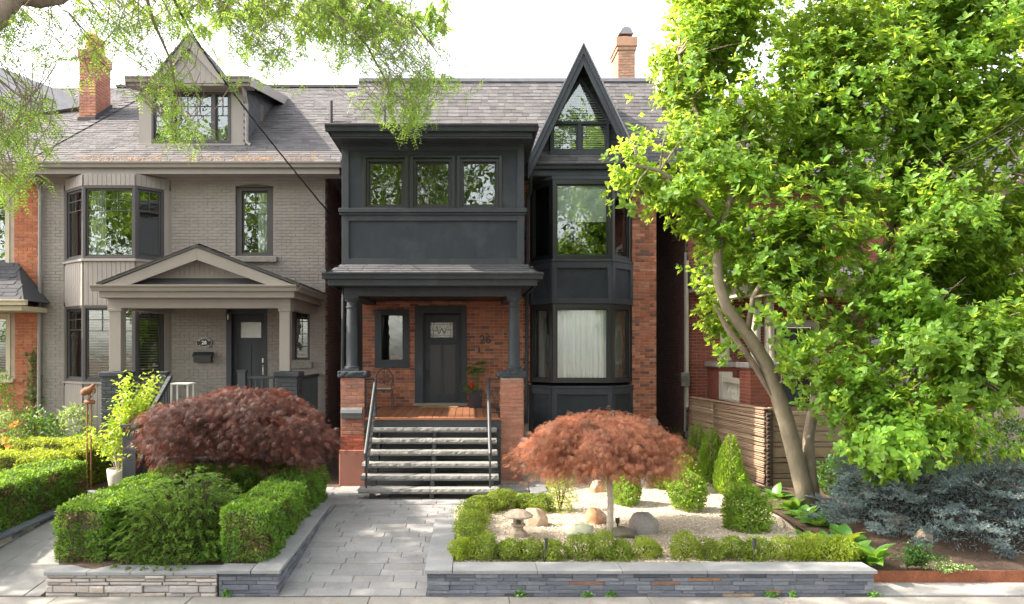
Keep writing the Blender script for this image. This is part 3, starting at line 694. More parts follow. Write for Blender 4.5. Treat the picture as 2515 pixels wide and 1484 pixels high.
for side, (a, b) in enumerate(((gx(837,YP), gx(895,YP)), (gx(1229.5,YP), gx(1286,YP)))):
    dpt = b-a
    pc = MB().box(a+.012, b-.012, YP+.012, YP+dpt-.012, .2, 2.325).build('pier', M['mortar'], H)
    z0 = gz(1105,YP) if side == 0 else .30
    zo = z0+.0735*4-.004
    for f, lo in ((F((a,YP+.011,0)), 0), (F((a+.011,YP+dpt,0),(0,-1,0),(-1,0,0)), 1), (F((b-.011,YP,0),(0,1,0),(1,0,0)), 2)):
        if side == 0 and lo == 0:
            bricks(pc, f, dpt, z0, zo, [], M['brick_new'], L=.25, course=.0735, j=.009, ch=.007, header=0)
            bricks(pc, f, dpt, zo+.003, 2.325, [], M['brick_pier'], L=.215, header=0)
        else: bricks(pc, f, dpt, z0, 2.325, [], M['brick_pier'], L=.215, header=0)
    if side == 0: MB().box(a-.03, b+.012, YP-.02, YP+dpt+.02, .25, gz(1105,YP)-.004).build('plinth', M['red_plaster'], pc, bevel=.012)
    else: MB().box(a-.02, b+.02, YP-.01, YP+dpt+.01, .25, .34).build('plinth', M['granite'], pc, bevel=.012)
    # rough stone cap
    V = []; mb = MB(); cx, cy = (a+b)/2, YP+dpt/2; hw = dpt/2+.055
    mb.box(cx-hw, cx+hw, cy-hw, cy+hw, 2.325, 2.445); cp = mb.build('pier_cap', M['slate_stucco'], pc, bevel=.025)
    sb = cp.modifiers.new('s', 'SUBSURF'); sb.subdivision_type = 'SIMPLE'; sb.levels = sb.render_levels = 4
    tx = bpy.data.textures.new('rough', 'CLOUDS'); tx.noise_scale = .07; dm = cp.modifiers.new('d', 'DISPLACE'); dm.texture = tx; dm.strength = .035; dm.texture_coords = 'LOCAL'
    # turned column
    c = (gx(864.5 if side == 0 else 1262.5, 14.58), 14.58, 0)
    mb = MB(); mb.box(c[0]-.155, c[0]+.155, c[1]-.155, c[1]+.155, 2.445, 2.49)
    cl = mb.build('column', M['slate_paint'], H, bevel=.004)
    sh = MB(); lathe_z(sh, [(.145,2.49),(.15,2.51),(.145,2.535),(.12,2.545),(.118,2.57),(.112,2.60),(.113,2.9),(.110,3.25),(.101,3.62),(.099,3.655),(.118,3.665),(.118,3.685),(.099,3.695),(.099,3.77),(.125,3.80),(.14,3.83),(.14,3.845)], c, 28)
    so = sh.build('shaft', M['slate_paint'], cl, smooth=True); so.modifiers.new('e','EDGE_SPLIT').split_angle = R(40)
    MB().box(c[0]-.15, c[0]+.15, c[1]-.15, c[1]+.15, 3.846, 3.885).build('capital', M['slate_paint'], cl, bevel=.004)
# beam round the porch
BX0, BX1 = gx(846,14.46), gx(1279,14.46)
bm = MB(); bm.box(BX0, BX1, 14.44, 14.72, 3.886, 4.05); bm.box(BX0, BX0+.26, 14.721, YW-.01, 3.886, 4.05); bm.box(BX1-.26, BX1, 14.721, YW-.01, 3.886, 4.05)
beam = bm.build('beam', M['slate_paint'], H, bevel=.006)
MB().box(BX0-.03, BX1+.03, 14.40, 14.70, 4.051, 4.14).build('frieze', M['slate_paint'], beam, bevel=.006)
MB().box(BX0+.26, BX1-.26, 14.72, YW-.01, 3.97, 4.0).build('ceiling', M['black_frame'], H)
# ---- porch skirt roof
GX0, GX1 = gx(796,13.92), gx(1328,13.92); GZ = gz(669,13.88)
MB().box(GX0+.08, GX1-.08, 13.98, YW-.02, GZ-.185, GZ-.17).build('soffit', M['slate_paint'], H)
TX0, TX1, TY, TZ = gx(840,14.4)-.03, gx(1287,14.4)+.03, 14.39, gz(650,14.4)
sk = MB(); e = [Vector((GX0+.02,13.93,GZ-.01)),Vector((GX1-.02,13.93,GZ-.01)),Vector((TX1,TY,TZ)),Vector((TX0,TY,TZ)),Vector((GX0+.02,YW-.03,GZ-.01)),Vector((GX1-.02,YW-.03,GZ-.01)),Vector((TX0,YW-.03,TZ)),Vector((TX1,YW-.03,TZ))]
sk.add(e, [(0,1,2,3),(0,3,6,4),(1,5,7,2)]); skirt = sk.build('porch_roof', M['shingle_dark'], H)
vv = (e[3]-e[0]); vv.x = 0; fS = F((GX0, 13.93, GZ-.008), (1,0,0), Vector((0,-vv.z,vv.y)), vv)
def keep_sk(p):
    t = (p.z-GZ)/(TZ-GZ); return GX0+(TX0-GX0)*t+.05 < p.x < GX1-(GX1-TX1)*t-.05
shingles(skirt, fS, GX1-GX0, vv.length, M['shingle_dark'], keep_sk, .22, .125, 80)
for sx, x0 in ((-1, GX0), (1, GX1)):
    xt = TX0 if sx < 0 else TX1; v = Vector((xt-x0, 0, TZ-GZ)); L_ = v.length; u = Vector((0,1,0)) ; n = Vector((sx*(TZ-GZ), 0, abs(xt-x0)))
    shingles(skirt, F((x0,13.93,GZ-.008), u, n, v), 3.3, L_, M['shingle_dark'], lambda p: p.y-13.93 > (p.z-GZ)/(TZ-GZ)*.47, .22, .125, 20)
fg = F((GX0, 13.98, GZ)); 
def gutter_u(parent, x0, x1, yf, yb, z, mat, right=True, left=True):
    f = F((x0, yf, z)); mb = MB(); mb.prof(f, GUTS, -.1, x1-x0+.1)
    gu = mb.build('gutter', mat, parent, bevel=.004)
    if right: m2 = MB(); m2.prof(F((x1, yf+.003, z-.002), (0,1,0), (1,0,0)), GUTS, .0, yb-yf-.003); m2.build('gutter', mat, parent, bevel=.004)
    if left: m2 = MB(); m2.prof(F((x0, yf+.003, z-.002), (0,1,0), (-1,0,0)), GUTS, .0, yb-yf-.003); m2.build('gutter', mat, parent, bevel=.004)
    fb = MB(); d_ = .03
    fb.box(x0, x1, yf+.002, yf+d_, z-.235, z-.002); fb.box(x0, x0+d_, yf+d_+.001, yb, z-.235, z-.002); fb.box(x1-d_, x1, yf+d_+.001, yb, z-.235, z-.002)
    fb.build('fascia', mat, parent, bevel=.004); return gu
gutter_u(H, GX0+.06, GX1-.06, 13.98, YW-.02, GZ, M['slate_paint'])
# ---- upper box (enclosed sunroom) over the porch
YX = 14.40; BXL, BXR = gx(840,YX), gx(1287,YX); fb_ = F((BXL, YX, 0)); BW = BXR-BXL
z0b, z1b = gz(652,YX), 6.86
wins = [(gx(a,YX)-BXL, gx(b,YX)-BXL) for a, b in ((896,998),(1012,1112.5),(1127,1228))]; wz0, wz1 = gz(512,YX), gz(385,YX)
ops = [(a, b, wz0, wz1) for a, b in wins]
box = wall_cells(fb_, BW, z0b, z1b, ops, .16, 'sunroom_wall', M['slate_stucco'], H)
MB().box(BXL, BXL+.12, YX+.161, YW-.01, z0b, z1b).build('sunroom_side', M['slate_stucco'], box)
MB().box(BXR-.12, BXR, YX+.161, YW-.01, z0b, z1b).build('sunroom_side', M['slate_stucco'], box)
cb = gx(840+17,YX)-BXL
t = .028
def trim(name, a0, a1, c0, c1, b=t): MB().fbox(fb_, a0, a1, .0, b, c0, c1).build(name, M['slate_paint'], box, bevel=.004)
trim('corner_board', 0, cb, z0b, z1b); trim('corner_board', BW-cb, BW, z0b, z1b)
zfr = gz(371,YX); zb1, zb0 = gz(513,YX), gz(529,YX); zl = gz(543,YX); zlb = gz(636,YX)
trim('frieze_board', cb+.001, BW-cb-.001, zfr, gz(358,YX)); trim('frieze_board', cb+.001, BW-cb-.001, gz(358,YX)+.001, z1b, t*1.7)
trim('rail_board', cb+.001, BW-cb-.001, zl, zb0-.001); trim('rail_board', cb+.001, BW-cb-.001, z0b, zlb)
MB().fbox(fb_, -.05, BW+.05, .0, .085, zb0+.045, zb1).build('belt_sill', M['slate_paint'], box, bevel=.006)
MB().fbox(fb_, -.035, BW+.035, .0, .055, zb0, zb0+.044).build('belt_mould', M['slate_paint'], box, bevel=.006)
for i, (a, b) in enumerate(wins):
    wn = window(H, fb_, a+.02, b-.02, wz0+.01, wz1-.02, M['black_frame'], fw=(.05,.05,.05,.07), b0=-.13, b1=-.03, sash=.03, grid=[(2,(.34,.67))] if 0 else None, room=M['room_warm'], rd=1.6)
    cs = MB(); cs.fbox(fb_, a-.035, a+.022, -.03, .022, wz0-.0, wz1+.02); cs.fbox(fb_, b-.022, b+.035, -.03, .022, wz0, wz1+.02); cs.fbox(fb_, a+.022, b-.022, -.03, .022, wz1-.022, wz1+.02); cs.fbox(fb_, a+.022, b-.022, -.03, .03, wz0-.0, wz0+.02)
    cs.build('casing', M['slate_paint'] if 0 else M['black_frame'], wn, bevel=.004)
    # thin inner grille bars
    u = MB(); am = (a+b)/2; bmid = -.098
    u.fbox(fb_, am-.004, am+.004, bmid, bmid+.004, wz0+.08, wz1-.1)
    for q in (.36, .68): z = wz0+.06+(wz1-wz0-.15)*q; u.fbox(fb_, a+.09, b-.09, bmid+.0005, bmid+.0045, z-.004, z+.004)
    u.build('grille', M['bronze'], wn)
# its eaves
UX0, UX1, UZ = gx(803,13.95), gx(1315,13.95), gz(304,13.88)
gutter_u(H, UX0+.07, UX1-.05, 14.0, 16.9, UZ, M['slate_paint'])
MB().box(UX0+.1, UX1-.08, 14.03, 16.9, UZ-.235, UZ-.222).build('soffit', M['slate_paint'], H)
ur = MB(); ur.add([(UX0+.05,13.98,UZ-.01),(UX1-.05,13.98,UZ-.01),(UX1-.05,17.2,UZ+.30),(UX0+.05,17.2,UZ+.30),(UX0+.05,17.2,UZ-.2),(UX1-.05,17.2,UZ-.2),(UX0+.05,13.98,UZ-.2),(UX1-.05,13.98,UZ-.2)], [(0,1,2,3),(0,3,4,6),(1,7,5,2),(6,4,5,7)]); ur.build('sunroom_roof', M['shingle_dark'], H)
# ---- main roof
RY0, RZ0, RY1, RZ1 = 16.72, 6.96, 18.95, 9.63; RX0, RX1 = -2.79, 4.62
fr_, RL = slope_frame(RX0, RY0, RZ0, RY1, RZ1)
rf = MB(); rf.add([(RX0,RY0,RZ0),(RX1,RY0,RZ0),(RX1,RY1,RZ1),(RX0,RY1,RZ1),(RX0,RY0+.2,RZ0-.02),(RX1,RY0+.2,RZ0-.02),(RX1,RY1+.15,RZ1-.1),(RX0,RY1+.15,RZ1-.1)], [(0,1,2,3),(4,7,6,5),(0,3,7,4),(1,5,6,2)]); roof = rf.build('roof', M['shingle'], H)
DXA, DYF, DYW = gx(1433,16.55), 16.55, 17.05; DZA = gz(110,16.55); DHW = 1.22
def keep_r(p):
    if p.z < 7.75 and p.x < 1.2: return False
    sl_ = (DZA-7.02)/DHW; return not (p.y > 17.0 and p.z < DZA-.05-abs(p.x-DXA)*sl_)
shingles(roof, fr_, RX1-RX0, RL, M['shingle'], keep_r, .21, .145, 300)
MB().box(RX0, RX1, RY1-.10, RY1+.2, RZ1-.06, RZ1+.035).build('ridge_flashing', M['flashing'], roof, bevel=.01)
MB().box(RX0+.1, RX1-.1, RY1+.2, 27, RZ1-.4, RZ1-.02).build('flat_roof', M['shingle_dark'], roof)
mb = MB(); mb.prism([(RX0+.02,RY0+.2,RZ0-.15),(RX0+.02,RY1,RZ1-.12),(RX0+.02,27,RZ1-.12),(RX0+.02,27,6.9)], (.04,0,0)); mb.prism([(RX1-.3,RY0+.2,RZ0-.15),(RX1-.3,RY1,RZ1-.12),(RX1-.3,27,RZ1-.12),(RX1-.3,27,6.9)], (.04,0,0)); mb.build('gable_wall', M['slate_paint'], roof)
vp = at(945,298,17.6); MB().tube([(vp.x,17.55,7.8),(vp.x,17.55,8.55)], .035, 10).build('vent_pipe', M['black_iron'], roof)
# main eave to the right of the box
ex0 = UX1-.02
fe = F((ex0, 16.80, gz(401,16.72))); mb = MB(); mb.prof(fe, GUTS, 0, 4.66-ex0); mb.build('gutter', M['slate_paint'], H, bevel=.004)
MB().box(ex0, 4.6, 16.802, 16.83, 6.74, 6.985).build('fascia', M['slate_paint'], H, bevel=.003)
MB().box(ex0, 4.6, 16.832, YW-.002, 6.725, 6.74).build('soffit', M['slate_paint'], H)
# ---- gable dormer
sl_ = (DZA-7.02)/DHW
def gz_at(x, top=DZA): return top-abs(x-DXA)*sl_
barge = MB()
for sgn in (-1, 1):
    for (t0, t1, y0, y1) in ((0.0,.20,DYF-.03,DYF+.05),(.201,.44,DYF,DYF+.05)):
        A_ = [Vector((DXA, y0, DZA-t0)), Vector((DXA+sgn*DHW, y0, 7.02-t0)), Vector((DXA+sgn*DHW, y0, 7.02-t1)), Vector((DXA, y0, DZA-t1))]
        if sgn > 0: A_ = A_[::-1]
        barge.prism(A_, (0, y1-y0, 0))
dorm = barge.build('gable_dormer', M['slate_paint'], H)
for sgn in (-1, 1):
    m2 = MB(); y0 = DYF-.05; o_ = .03
    A_ = [Vector((DXA, y0, DZA+.06)), Vector((DXA+sgn*(DHW+.03), y0, 7.02+.0)), Vector((DXA+sgn*(DHW+.03), y0, 6.96)), Vector((DXA, y0, DZA+.002))]
    m2.prism(A_ if sgn < 0 else A_[::-1], (0, 2.6, 0)); m2.build('dormer_roof', M['flashing'], dorm)
    m3 = MB(); m3.prism([Vector((DXA, DYF+.051, DZA-.06)), Vector((DXA+sgn*DHW, DYF+.051, 7.02-.06)), Vector((DXA+sgn*DHW, DYF+.051, 7.02-.10)), Vector((DXA, DYF+.051, DZA-.10))], (0,.6,0)); m3.build('soffit', M['slate_paint'], dorm)
# siding boards of the gable wall, each a piece, cut to the triangle
fd = F((0, DYW, 0)); zz = 7.14
wx0, wx1 = gx(1350,DYW), gx(1495,DYW); wzb, wzm, wza = gz(377,DYW), gz(301,DYW), gz(205,DYW)
while zz < 9.4:
    z1 = min(zz+.118, 9.45); hw0 = (DZA-.1-zz)/sl_; hw1 = (DZA-.1-z1)/sl_
    mb = MB(); mb.prism([Vector((DXA-hw0, DYW-.012, zz)), Vector((DXA+hw0, DYW-.012, zz)), Vector((DXA+hw1, DYW, z1)), Vector((DXA-hw1, DYW, z1))], (0,.03,0)); mb.build('siding_board', M['slate_paint'], dorm); zz += .12
fdw = F((0, DYW-.02, 0))
dw = MB(); fwd = .075; xm = (wx0+wx1)/2; GA = gx(1425,DYW)
tw = .05
# lower pair
window(H, fdw, wx0, wx1, wzb, wzm, M['black_frame'] if 0 else M['slate_paint'], fw=.06, b0=-.02, b1=.06, mull=(xm,), mw=.09, sash=.035, rd=.02, room=None)
mb = MB(); mb.fbox(fdw, wx0-.06, wx1+.06, .0, .09, wzb-.05, wzb-.002); mb.build('sill', M['slate_paint'], dorm, bevel=.005)
# triangular light
tri = [Vector((GA, 0, wza)), Vector((gx(1360,DYW), 0, wzm)), Vector((2*GA-gx(1360,DYW), 0, wzm))]
def tri_off(d):
    c = (tri[0]+tri[1]+tri[2])/3; return [p+(p-c).normalized()*d for p in tri]
to, ti = tri_off(.12), tri_off(-.0); y0, y1 = DYW-.08, DYW-.01
mb = MB(); vs_ = [Vector((p.x, y0, p.z)) for p in to]+[Vector((p.x, y0, p.z)) for p in ti]+[Vector((p.x, y1, p.z)) for p in to]+[Vector((p.x, y1, p.z)) for p in ti]
fs_ = []
for i in range(3): j = (i+1)%3; fs_ += [(i,j,3+j,3+i),(6+i,9+i,9+j,6+j),(i,6+i,6+j,j),(3+i,3+j,9+j,9+i)]
mb.add(vs_, fs_); tw_ = mb.build('window', M['slate_paint'], H)
mb = MB(); mb.prism([Vector((p.x, DYW-.055, p.z)) for p in tri], (0,.006,0)); mb.build('pane', M['glass'], tw_)
mb = MB(); z = wzm+.04
while z < wza-.08:
    hw = (tri[2].x-GA)*(wza-z)/(wza-wzm); mb.add([(GA-hw,DYW-.045,z),(GA+hw,DYW-.045,z),(GA+hw,DYW-.026,z+.030),(GA-hw,DYW-.026,z+.030)], [(0,1,2,3)]); z += .055
mb.build('blind', M['blind'], tw_)
mb = MB(); mb.prism([Vector((p.x, DYW-.018, p.z)) for p in tri], (0,.004,0)); mb.build('room', M['room'], tw_)
mb = MB(); z = wzb+.09
while z < wzm-.1: mb.add([(wx0+.09,DYW-.02,z),(wx1-.09,DYW-.02,z),(wx1-.09,DYW-.005,z+.026),(wx0+.09,DYW-.005,z+.026)], [(0,1,2,3)]); z += .05
mb.build('blind', M['blind'], tw_)
MB().box(wx0+.05, wx1-.05, DYW-.0035, DYW-.0015, wzb+.05, wzm-.05).build('room', M['room'], tw_)
# ---- rear chimney
CYc = 20.5; c0, c1 = gx(1518,CYc), gx(1560,CYc); zt_ = gz(92,CYc)
ch = MB().box(c0+.01, c1-.01, CYc+.01, CYc+.9, 8.8, zt_).build('chimney', M['mortar'], H)
bricks(ch, F((c0,CYc+.011,0)), c1-c0, 9.0, zt_-.35, [], M['brick_brown'], header=0, indiv=60)
bricks(ch, F((c0+.011,CYc+.9,0),(0,-1,0),(-1,0,0)), .9, 9.0, zt_-.35, [], M['brick_brown'], header=0, indiv=80)
MB().box(c0-.03, c1+.03, CYc-.03, CYc+.93, zt_-.35, zt_-.25).build('corbel', M['brick_brown'], ch, bevel=.01)
MB().box(c0-.06, c1+.06, CYc-.06, CYc+.96, zt_-.249, zt_).build('corbel', M['brick_brown'], ch, bevel=.01)
cc = ((c0+c1)/2, CYc+.25, zt_)
mb = MB(); lathe_z(mb, [(.13,0),(.12,.10),(.10,.10),(.10,0.0)], cc, 14); mb.build('chimney_pot', M['clay'], ch)
mb = MB()
for q in range(4): a = q*math.pi/2+.4; mb.tube([(cc[0]+.1*math.cos(a),cc[1]+.1*math.sin(a),zt_+.1),(cc[0]+.15*math.cos(a),cc[1]+.15*math.sin(a),zt_+.16)], .012, 5)
mb.prism([(cc[0]-.2,cc[1]-.2,zt_+.13),(cc[0]+.2,cc[1]-.2,zt_+.13),(cc[0]+.12,cc[1]-.2,zt_+.29),(cc[0]+.02,cc[1]-.2,zt_+.33),(cc[0]-.10,cc[1]-.2,zt_+.29)], (0,.4,0)); mb.build('cowl', M['flashing'], ch)
# ---- steps
SX0, SX1, SXM = -1.916, .504, -.69; stair = None
for x in (-.70, -1.74, .35):
    pts = []
    for i in range(7):
        yb_ = 14.16-.236*(i-1)+.06; z = 1.57-.186*i-.085
        if i == 0: pts += [Vector((x,14.28,1.40))]
        else: pts += [Vector((x, yb_+.0, z+.186 if i > 1 else 1.40)), Vector((x, yb_, z))] if 0 else [Vector((x, 14.16-.236*(i-1)+.26, z)), Vector((x, 14.16-.236*(i-1)+.05, z))]
    pts += [Vector((x, 12.98+.05, .272)), Vector((x, 13.25, .272)), Vector((x, 14.28, 1.05))]
    sg_ = MB(); sg_.prism(pts, (.075,0,0))
    if stair is None: stair = sg_.build('stair', M['black_iron'], H)
    else: sg_.build('stringer', M['black_iron'], stair)
for i in range(1, 7):
    yf = 14.16-.236*(i-1); z = 1.57-.186*i
    for a, b in ((SX0+random.uniform(-.015,.015), SXM-.003), (SXM+.003, SX1+random.uniform(-.01,.01))):
        # split-faced edge
        nseg = 24; V = []; yb_ = yf+.30
        mb = MB(); top = []
        for k in range(nseg+1):
            x = a+(b-a)*k/nseg; r1, r2, r3 = [random.uniform(-.007,.007) for _ in range(3)]
            V += [(x,yb_,z-.082),(x,yf+.012+r1,z-.082),(x,yf-.004+r2,z-.045),(x,yf+.006+r3,z-.002),(x,yf+.016,z+random.uniform(-.0015,.0015)),(x,yb_,z)]
        Fq = []
        for k in range(nseg):
            for q in range(6): i0 = k*6+q; i1 = k*6+(q+1)%6; Fq.append((i0, i1, i1+6, i0+6))
        Fq += [tuple(range(6))[::-1], tuple(nseg*6+q for q in range(6))]
        mb.add(V, Fq); mb.build('tread', M['tread'], stair)
# ---- iron railings
def rail(side):
    x = -1.80 if side == 0 else .35
    y0, z0, y1, z1 = 13.02, 1.06, 14.42, 2.29
    mb = MB(); mb.tube([(x,y0-.03,z0-.06),(x,y0-.03,z0+.0),(x,y0+.03,z0+.05),(x,y1-.06,z1-.03),(x,y1,z1)], .033, 10)
    # flat cap
    rl = mb.build('handrail', M['black_iron'], H)
    m2 = MB(); m2.tube([(x,13.08,.455),(x,13.08,1.10)], .016, 6); m2.tube([(x,y1,1.57),(x,y1,z1)], .018, 6); m2.build('post', M['black_iron'], rl)
    m2 = MB(); m2.tube([(x,13.1,.62),(x,y1,1.75)], .010, 5)
    nb = 11
    for k in range(1, nb):
        t = k/nb; yy = 13.1+(y1-13.1)*t; m2.tube([(x,yy,.62+1.13*t),(x,yy,1.10+1.17*t)], .008, 5)
    for q in (.2,.4,.6,.8): m2.tube([(x-.004,13.1,.62+.48*q),(x-.004,y1,1.75+.52*q)], .005, 4)
    m2.build('baluster', M['black_iron'], rl)
    # panel with crossed bars between post and pier
    xa, xb = (gx(896,YP)+.005, x) if side == 0 else (x, gx(1229.5,YP)-.005)
    m3 = MB(); m3.tube([(xa,y1,2.29),(xb,y1,2.29)], .018, 6); m3.tube([(xa,y1,1.66),(xb,y1,1.66)], .012, 5); m3.tube([(xa,y1,2.14),(xb,y1,2.14)], .009, 5); m3.tube([(xa+.01,y1,1.6),(xa+.01,y1,2.29)], .012, 5)
    w_ = (xb-xa)/2; q = .24
    for i in range(2):
        for k in range(2):
            xx = xa+i*w_; zz = 1.66+k*q
            m3.tube([(xx,y1-.006,zz),(xx+w_,y1-.006,zz+q)], .007, 4); m3.tube([(xx,y1+.006,zz+q),(xx+w_,y1+.006,zz)], .007, 4)
    m3.build('railing_panel', M['black_iron'], rl)
rail(0); rail(1)
downspout(H, [at(1297,395,16.74), at(1303,425,16.76), at(1303,470,17.1), at(1296,490,17.2), at(1293,1040,17.2)], M['slate_paint'], .04)
downspout(H, [(XL-.04,14.9,4.1),(XL-.06,14.9,2.4),(XL-.06,14.9,.3)], M['slate_paint'], .035)
fix_root(H)
# ---- loose things on the porch
mbx = thing('mailbox', 'grey steel letterbox with curved lid on the left brick pier', 'mailbox', loc=at(864,1027,14.3))
mf = F((gx(839,14.30), 14.33, 0)); w_ = gx(890,14.3)-gx(839,14.3); zb, ztp = gz(1027,14.3), gz(1001,14.3)
mb = MB(); mb.prof(mf, [(0,zb),(.09,zb),(.10,zb+.10),(0,zb+.11)], 0, w_); mb.build('box', M['mailbox_steel'], mbx, bevel=.004)
mb = MB(); mb.prof(mf, [(0,zb+.113),(.112,zb+.085),(.115,zb+.10),(.09,ztp-.04),(.05,ztp-.005),(0,ztp)], -.006, w_+.006); mb.build('lid', M['mailbox_steel'], mbx, bevel=.004); fix_root(mbx)
mt = MB().box(gx(1034,16.9), gx(1126,16.9), 16.72, 17.14, 1.571, 1.588).build('doormat', M['doormat'], bevel=.005); tag(mt, 'thin brown doormat on the deck before the dark front door', 'doormat')
# ================================================================== HOUSE 28: taupe painted brick house
G = thing('grey_house', 'taupe painted brick house with gabled porch, two storey bay and front dormer', 'house', loc=(-6.5,17.3,.25))
Y2 = 17.3; gL, gR = gx(104,Y2), gx(799,Y2); f2 = F((gL, Y2, 0)); W2 = gR-gL
def f2x(dx, Y=Y2): return gx(dx,Y)-gL
o_win = (f2x(579), f2x(671), gz(629,Y2), gz(457,Y2)); o_door = (f2x(557), f2x(655), 1.4, gz(756,Y2)); o_sw = (f2x(713), f2x(761), gz(886,Y2), gz(757,Y2))
o_bay = (f2x(160), f2x(419), .25, 6.9)
wall2 = wall_cells(f2, W2, .2, 7.0, [o_win, o_door, o_sw, o_bay], .25, 'wall', M['taupe_brick'], G)
bricks(wall2, f2, W2, .6, 6.72, [o_win, o_door, o_sw, (f2x(158), f2x(421), .2, 7)], M['taupe_brick'], course=.0725, L=.212, j=.011, proud=.0095, ch=.0055, jit=.0035)
MB().fbox(f2, 0, W2, 0, .05, 6.74, 6.80).build('frieze', M['taupe'], wall2, bevel=.005)
# flank beside the alley
fs2 = F((gR-.011, Y2, 0), (0,1,0), (1,0,0))
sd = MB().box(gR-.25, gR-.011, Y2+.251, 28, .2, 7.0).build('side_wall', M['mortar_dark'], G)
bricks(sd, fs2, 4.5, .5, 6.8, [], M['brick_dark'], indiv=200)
# bay
YB2 = 16.72
b2 = [Vector((gx(158,Y2),Y2,0)), Vector((gx(203,YB2),YB2,0)), Vector((gx(333,YB2),YB2,0)), Vector((gx(420,Y2),Y2,0))]
zt2, zb2 = gz(456,YB2), gz(636,YB2); zt1, zb1_ = gz(751,YB2), gz(938,YB2)
m_ = MB(); ring(m_, offs(b2,-.03), .25, zb1_-.055); bay2 = m_.build('bay', M['taupe'], G)
for z0, z1 in ((zt1+.001, zb2-.055), (zt2+.001, 6.78)):
    m_ = MB(); ring(m_, offs(b2,-.03), z0, z1); m_.build('bay_apron', M['taupe'], bay2)
for z in (zb2, zb1_):
    m_ = MB(); ring(m_, offs(b2,.04), z-.054, z); m_.build('sill', M['taupe'], bay2, bevel=.006)
grids = {0: [(2,(.70,.85))], 1: [(3,(.68,.84))], 2: [(2,(.68,.84))]}
for k in range(3):
    f, W = facet(b2[k], b2[k+1])
    for z0, z1 in ((.3, zb1_-.056), (zt1+.003, zb2-.056), (zt2+.003, 6.76)):
        boards_v(bay2, f, .02, W-.02, z0, z1, M['taupe'], .105, .0)
    for z0, z1, lvl in ((zb2, zt2, 1), (zb1_, zt1, 0)):
        e0 = .05 if k == 0 else .0; e1 = .16 if k == 2 else .0
        if e1:
            MB().fbox(f, W-e1+.002, W, -.08, .01, z0, z1).build('corner_board', M['taupe'], bay2, bevel=.003)
        if e0: MB().fbox(f, 0, e0-.002, -.08, .01, z0, z1).build('corner_board', M['taupe'], bay2, bevel=.003)
        wn = window(G, f, e0+.003, W-e1-.003, z0+.002, z1-.002, M['bronze'], fw=.06, b0=-.09, b1=.0, grid=grids[k], sash=.04, room=None)
        if lvl == 0: blinds(wn, f, e0+.09, W-e1-.09, z0+.1, z1-.1, -.13, M['blind'], .06)
        elif k == 1: curtain(wn, f, .1, .42, z0+.08, z1-.08, -.2, M['blind'], 4, .03)
        elif k == 0: blinds(wn, f, .1, W-.09, z0+.1, z0+(z1-z0)*.66, -.15, M['blind'], .07)
bay_room(G, b2, zb2-.1, zt2+.1, M['room']); bay_room(G, b2, zb1_-.1, zt1+.1, M['room_warm'])
# single upper window with a shallow arch
wn = window(G, f2, o_win[0]+.0, o_win[1]-.0, o_win[2], o_win[3]-.03, M['black_frame'] if 0 else M['bronze'], fw=(.13,.13,.06,.08), b0=-.14, b1=-.03, grid=[(2,(.64,.82))], sash=.035)
ar = MB(); n = 8; w_ = o_win[1]-o_win[0]; base = o_win[3]-.03
poly = [f2.p(o_win[0], -.03, base)]+[f2.p(o_win[0]+w_*i/n, -.03, base+.02+.045*math.sin(math.pi*i/n)) for i in range(n+1)]+[f2.p(o_win[1], -.03, base)]
ar.prism(poly, f2.n*.045); ar.build('arch_head', M['bronze'], wn)
MB().fbox(f2, f2x(575), f2x(682), .0, .10, gz(645,Y2), gz(631,Y2)).build('stone_sill', M['taupe_stone'], wall2, bevel=.015)
curtain(wn, f2, o_win[0]+.45, o_win[1]-.1, o_win[2]+.1, o_win[3]-.1, -.25, M['blind'], 3, .02)
# front door
dz0 = 1.46
cas = MB(); a, b = o_door[0], o_door[1]
cas.fbox(f2, a-.01, a+.11, -.14, .02, dz0, o_door[3]-.02); cas.fbox(f2, b-.07, b+.01, -.14, .02, dz0, o_door[3]-.02); cas.fbox(f2, a+.11, b-.07, -.14, .02, o_door[3]-.14, o_door[3]-.02)
cas.build('door_frame', M['blue_grey'], G, bevel=.005)
n = 8; poly = [f2.p(a-.01, 0, o_door[3]-.02)]+[f2.p(a-.01+(b-a+.02)*i/n, 0, o_door[3]-.015+.04*math.sin(math.pi*i/n)) for i in range(n+1)]+[f2.p(b+.01, 0, o_door[3]-.02)]
mb = MB(); mb.prism(poly, f2.n*.02); mb.build('arch_head', M['blue_grey'], G)
d0, d1, dt = a+.115, b-.075, o_door[3]-.145; g0, g1, h0, h1 = f2x(586), f2x(644), gz(830,Y2), gz(791,Y2)
g1 = min(g1, d1-.09)
dd = MB(); dd.fbox(f2, d0, d1, -.18, -.135, dz0, h0); dd.fbox(f2, d0, g0, -.18, -.135, h0, dt); dd.fbox(f2, g1, d1, -.18, -.135, h0, dt); dd.fbox(f2, g0, g1, -.18, -.135, h1, dt)
door2 = dd.build('door', M['blue_grey'], G)
fr = MB(); fr.fbox(f2, d0, d0+.1, -.135, -.122, dz0, h0-.04); fr.fbox(f2, d1-.1, d1, -.135, -.122, dz0, h0-.04); fr.fbox(f2, (d0+d1)/2-.05, (d0+d1)/2+.05, -.135, -.122, dz0, h0-.16); fr.fbox(f2, d0+.1, d1-.1, -.135, -.122, h0-.15, h0-.04); fr.build('stile', M['blue_grey'], door2, bevel=.003)
MB().fbox(f2, g0, g1, -.165, -.16, h0, h1).build('pane', M['glass_pattern'], door2)
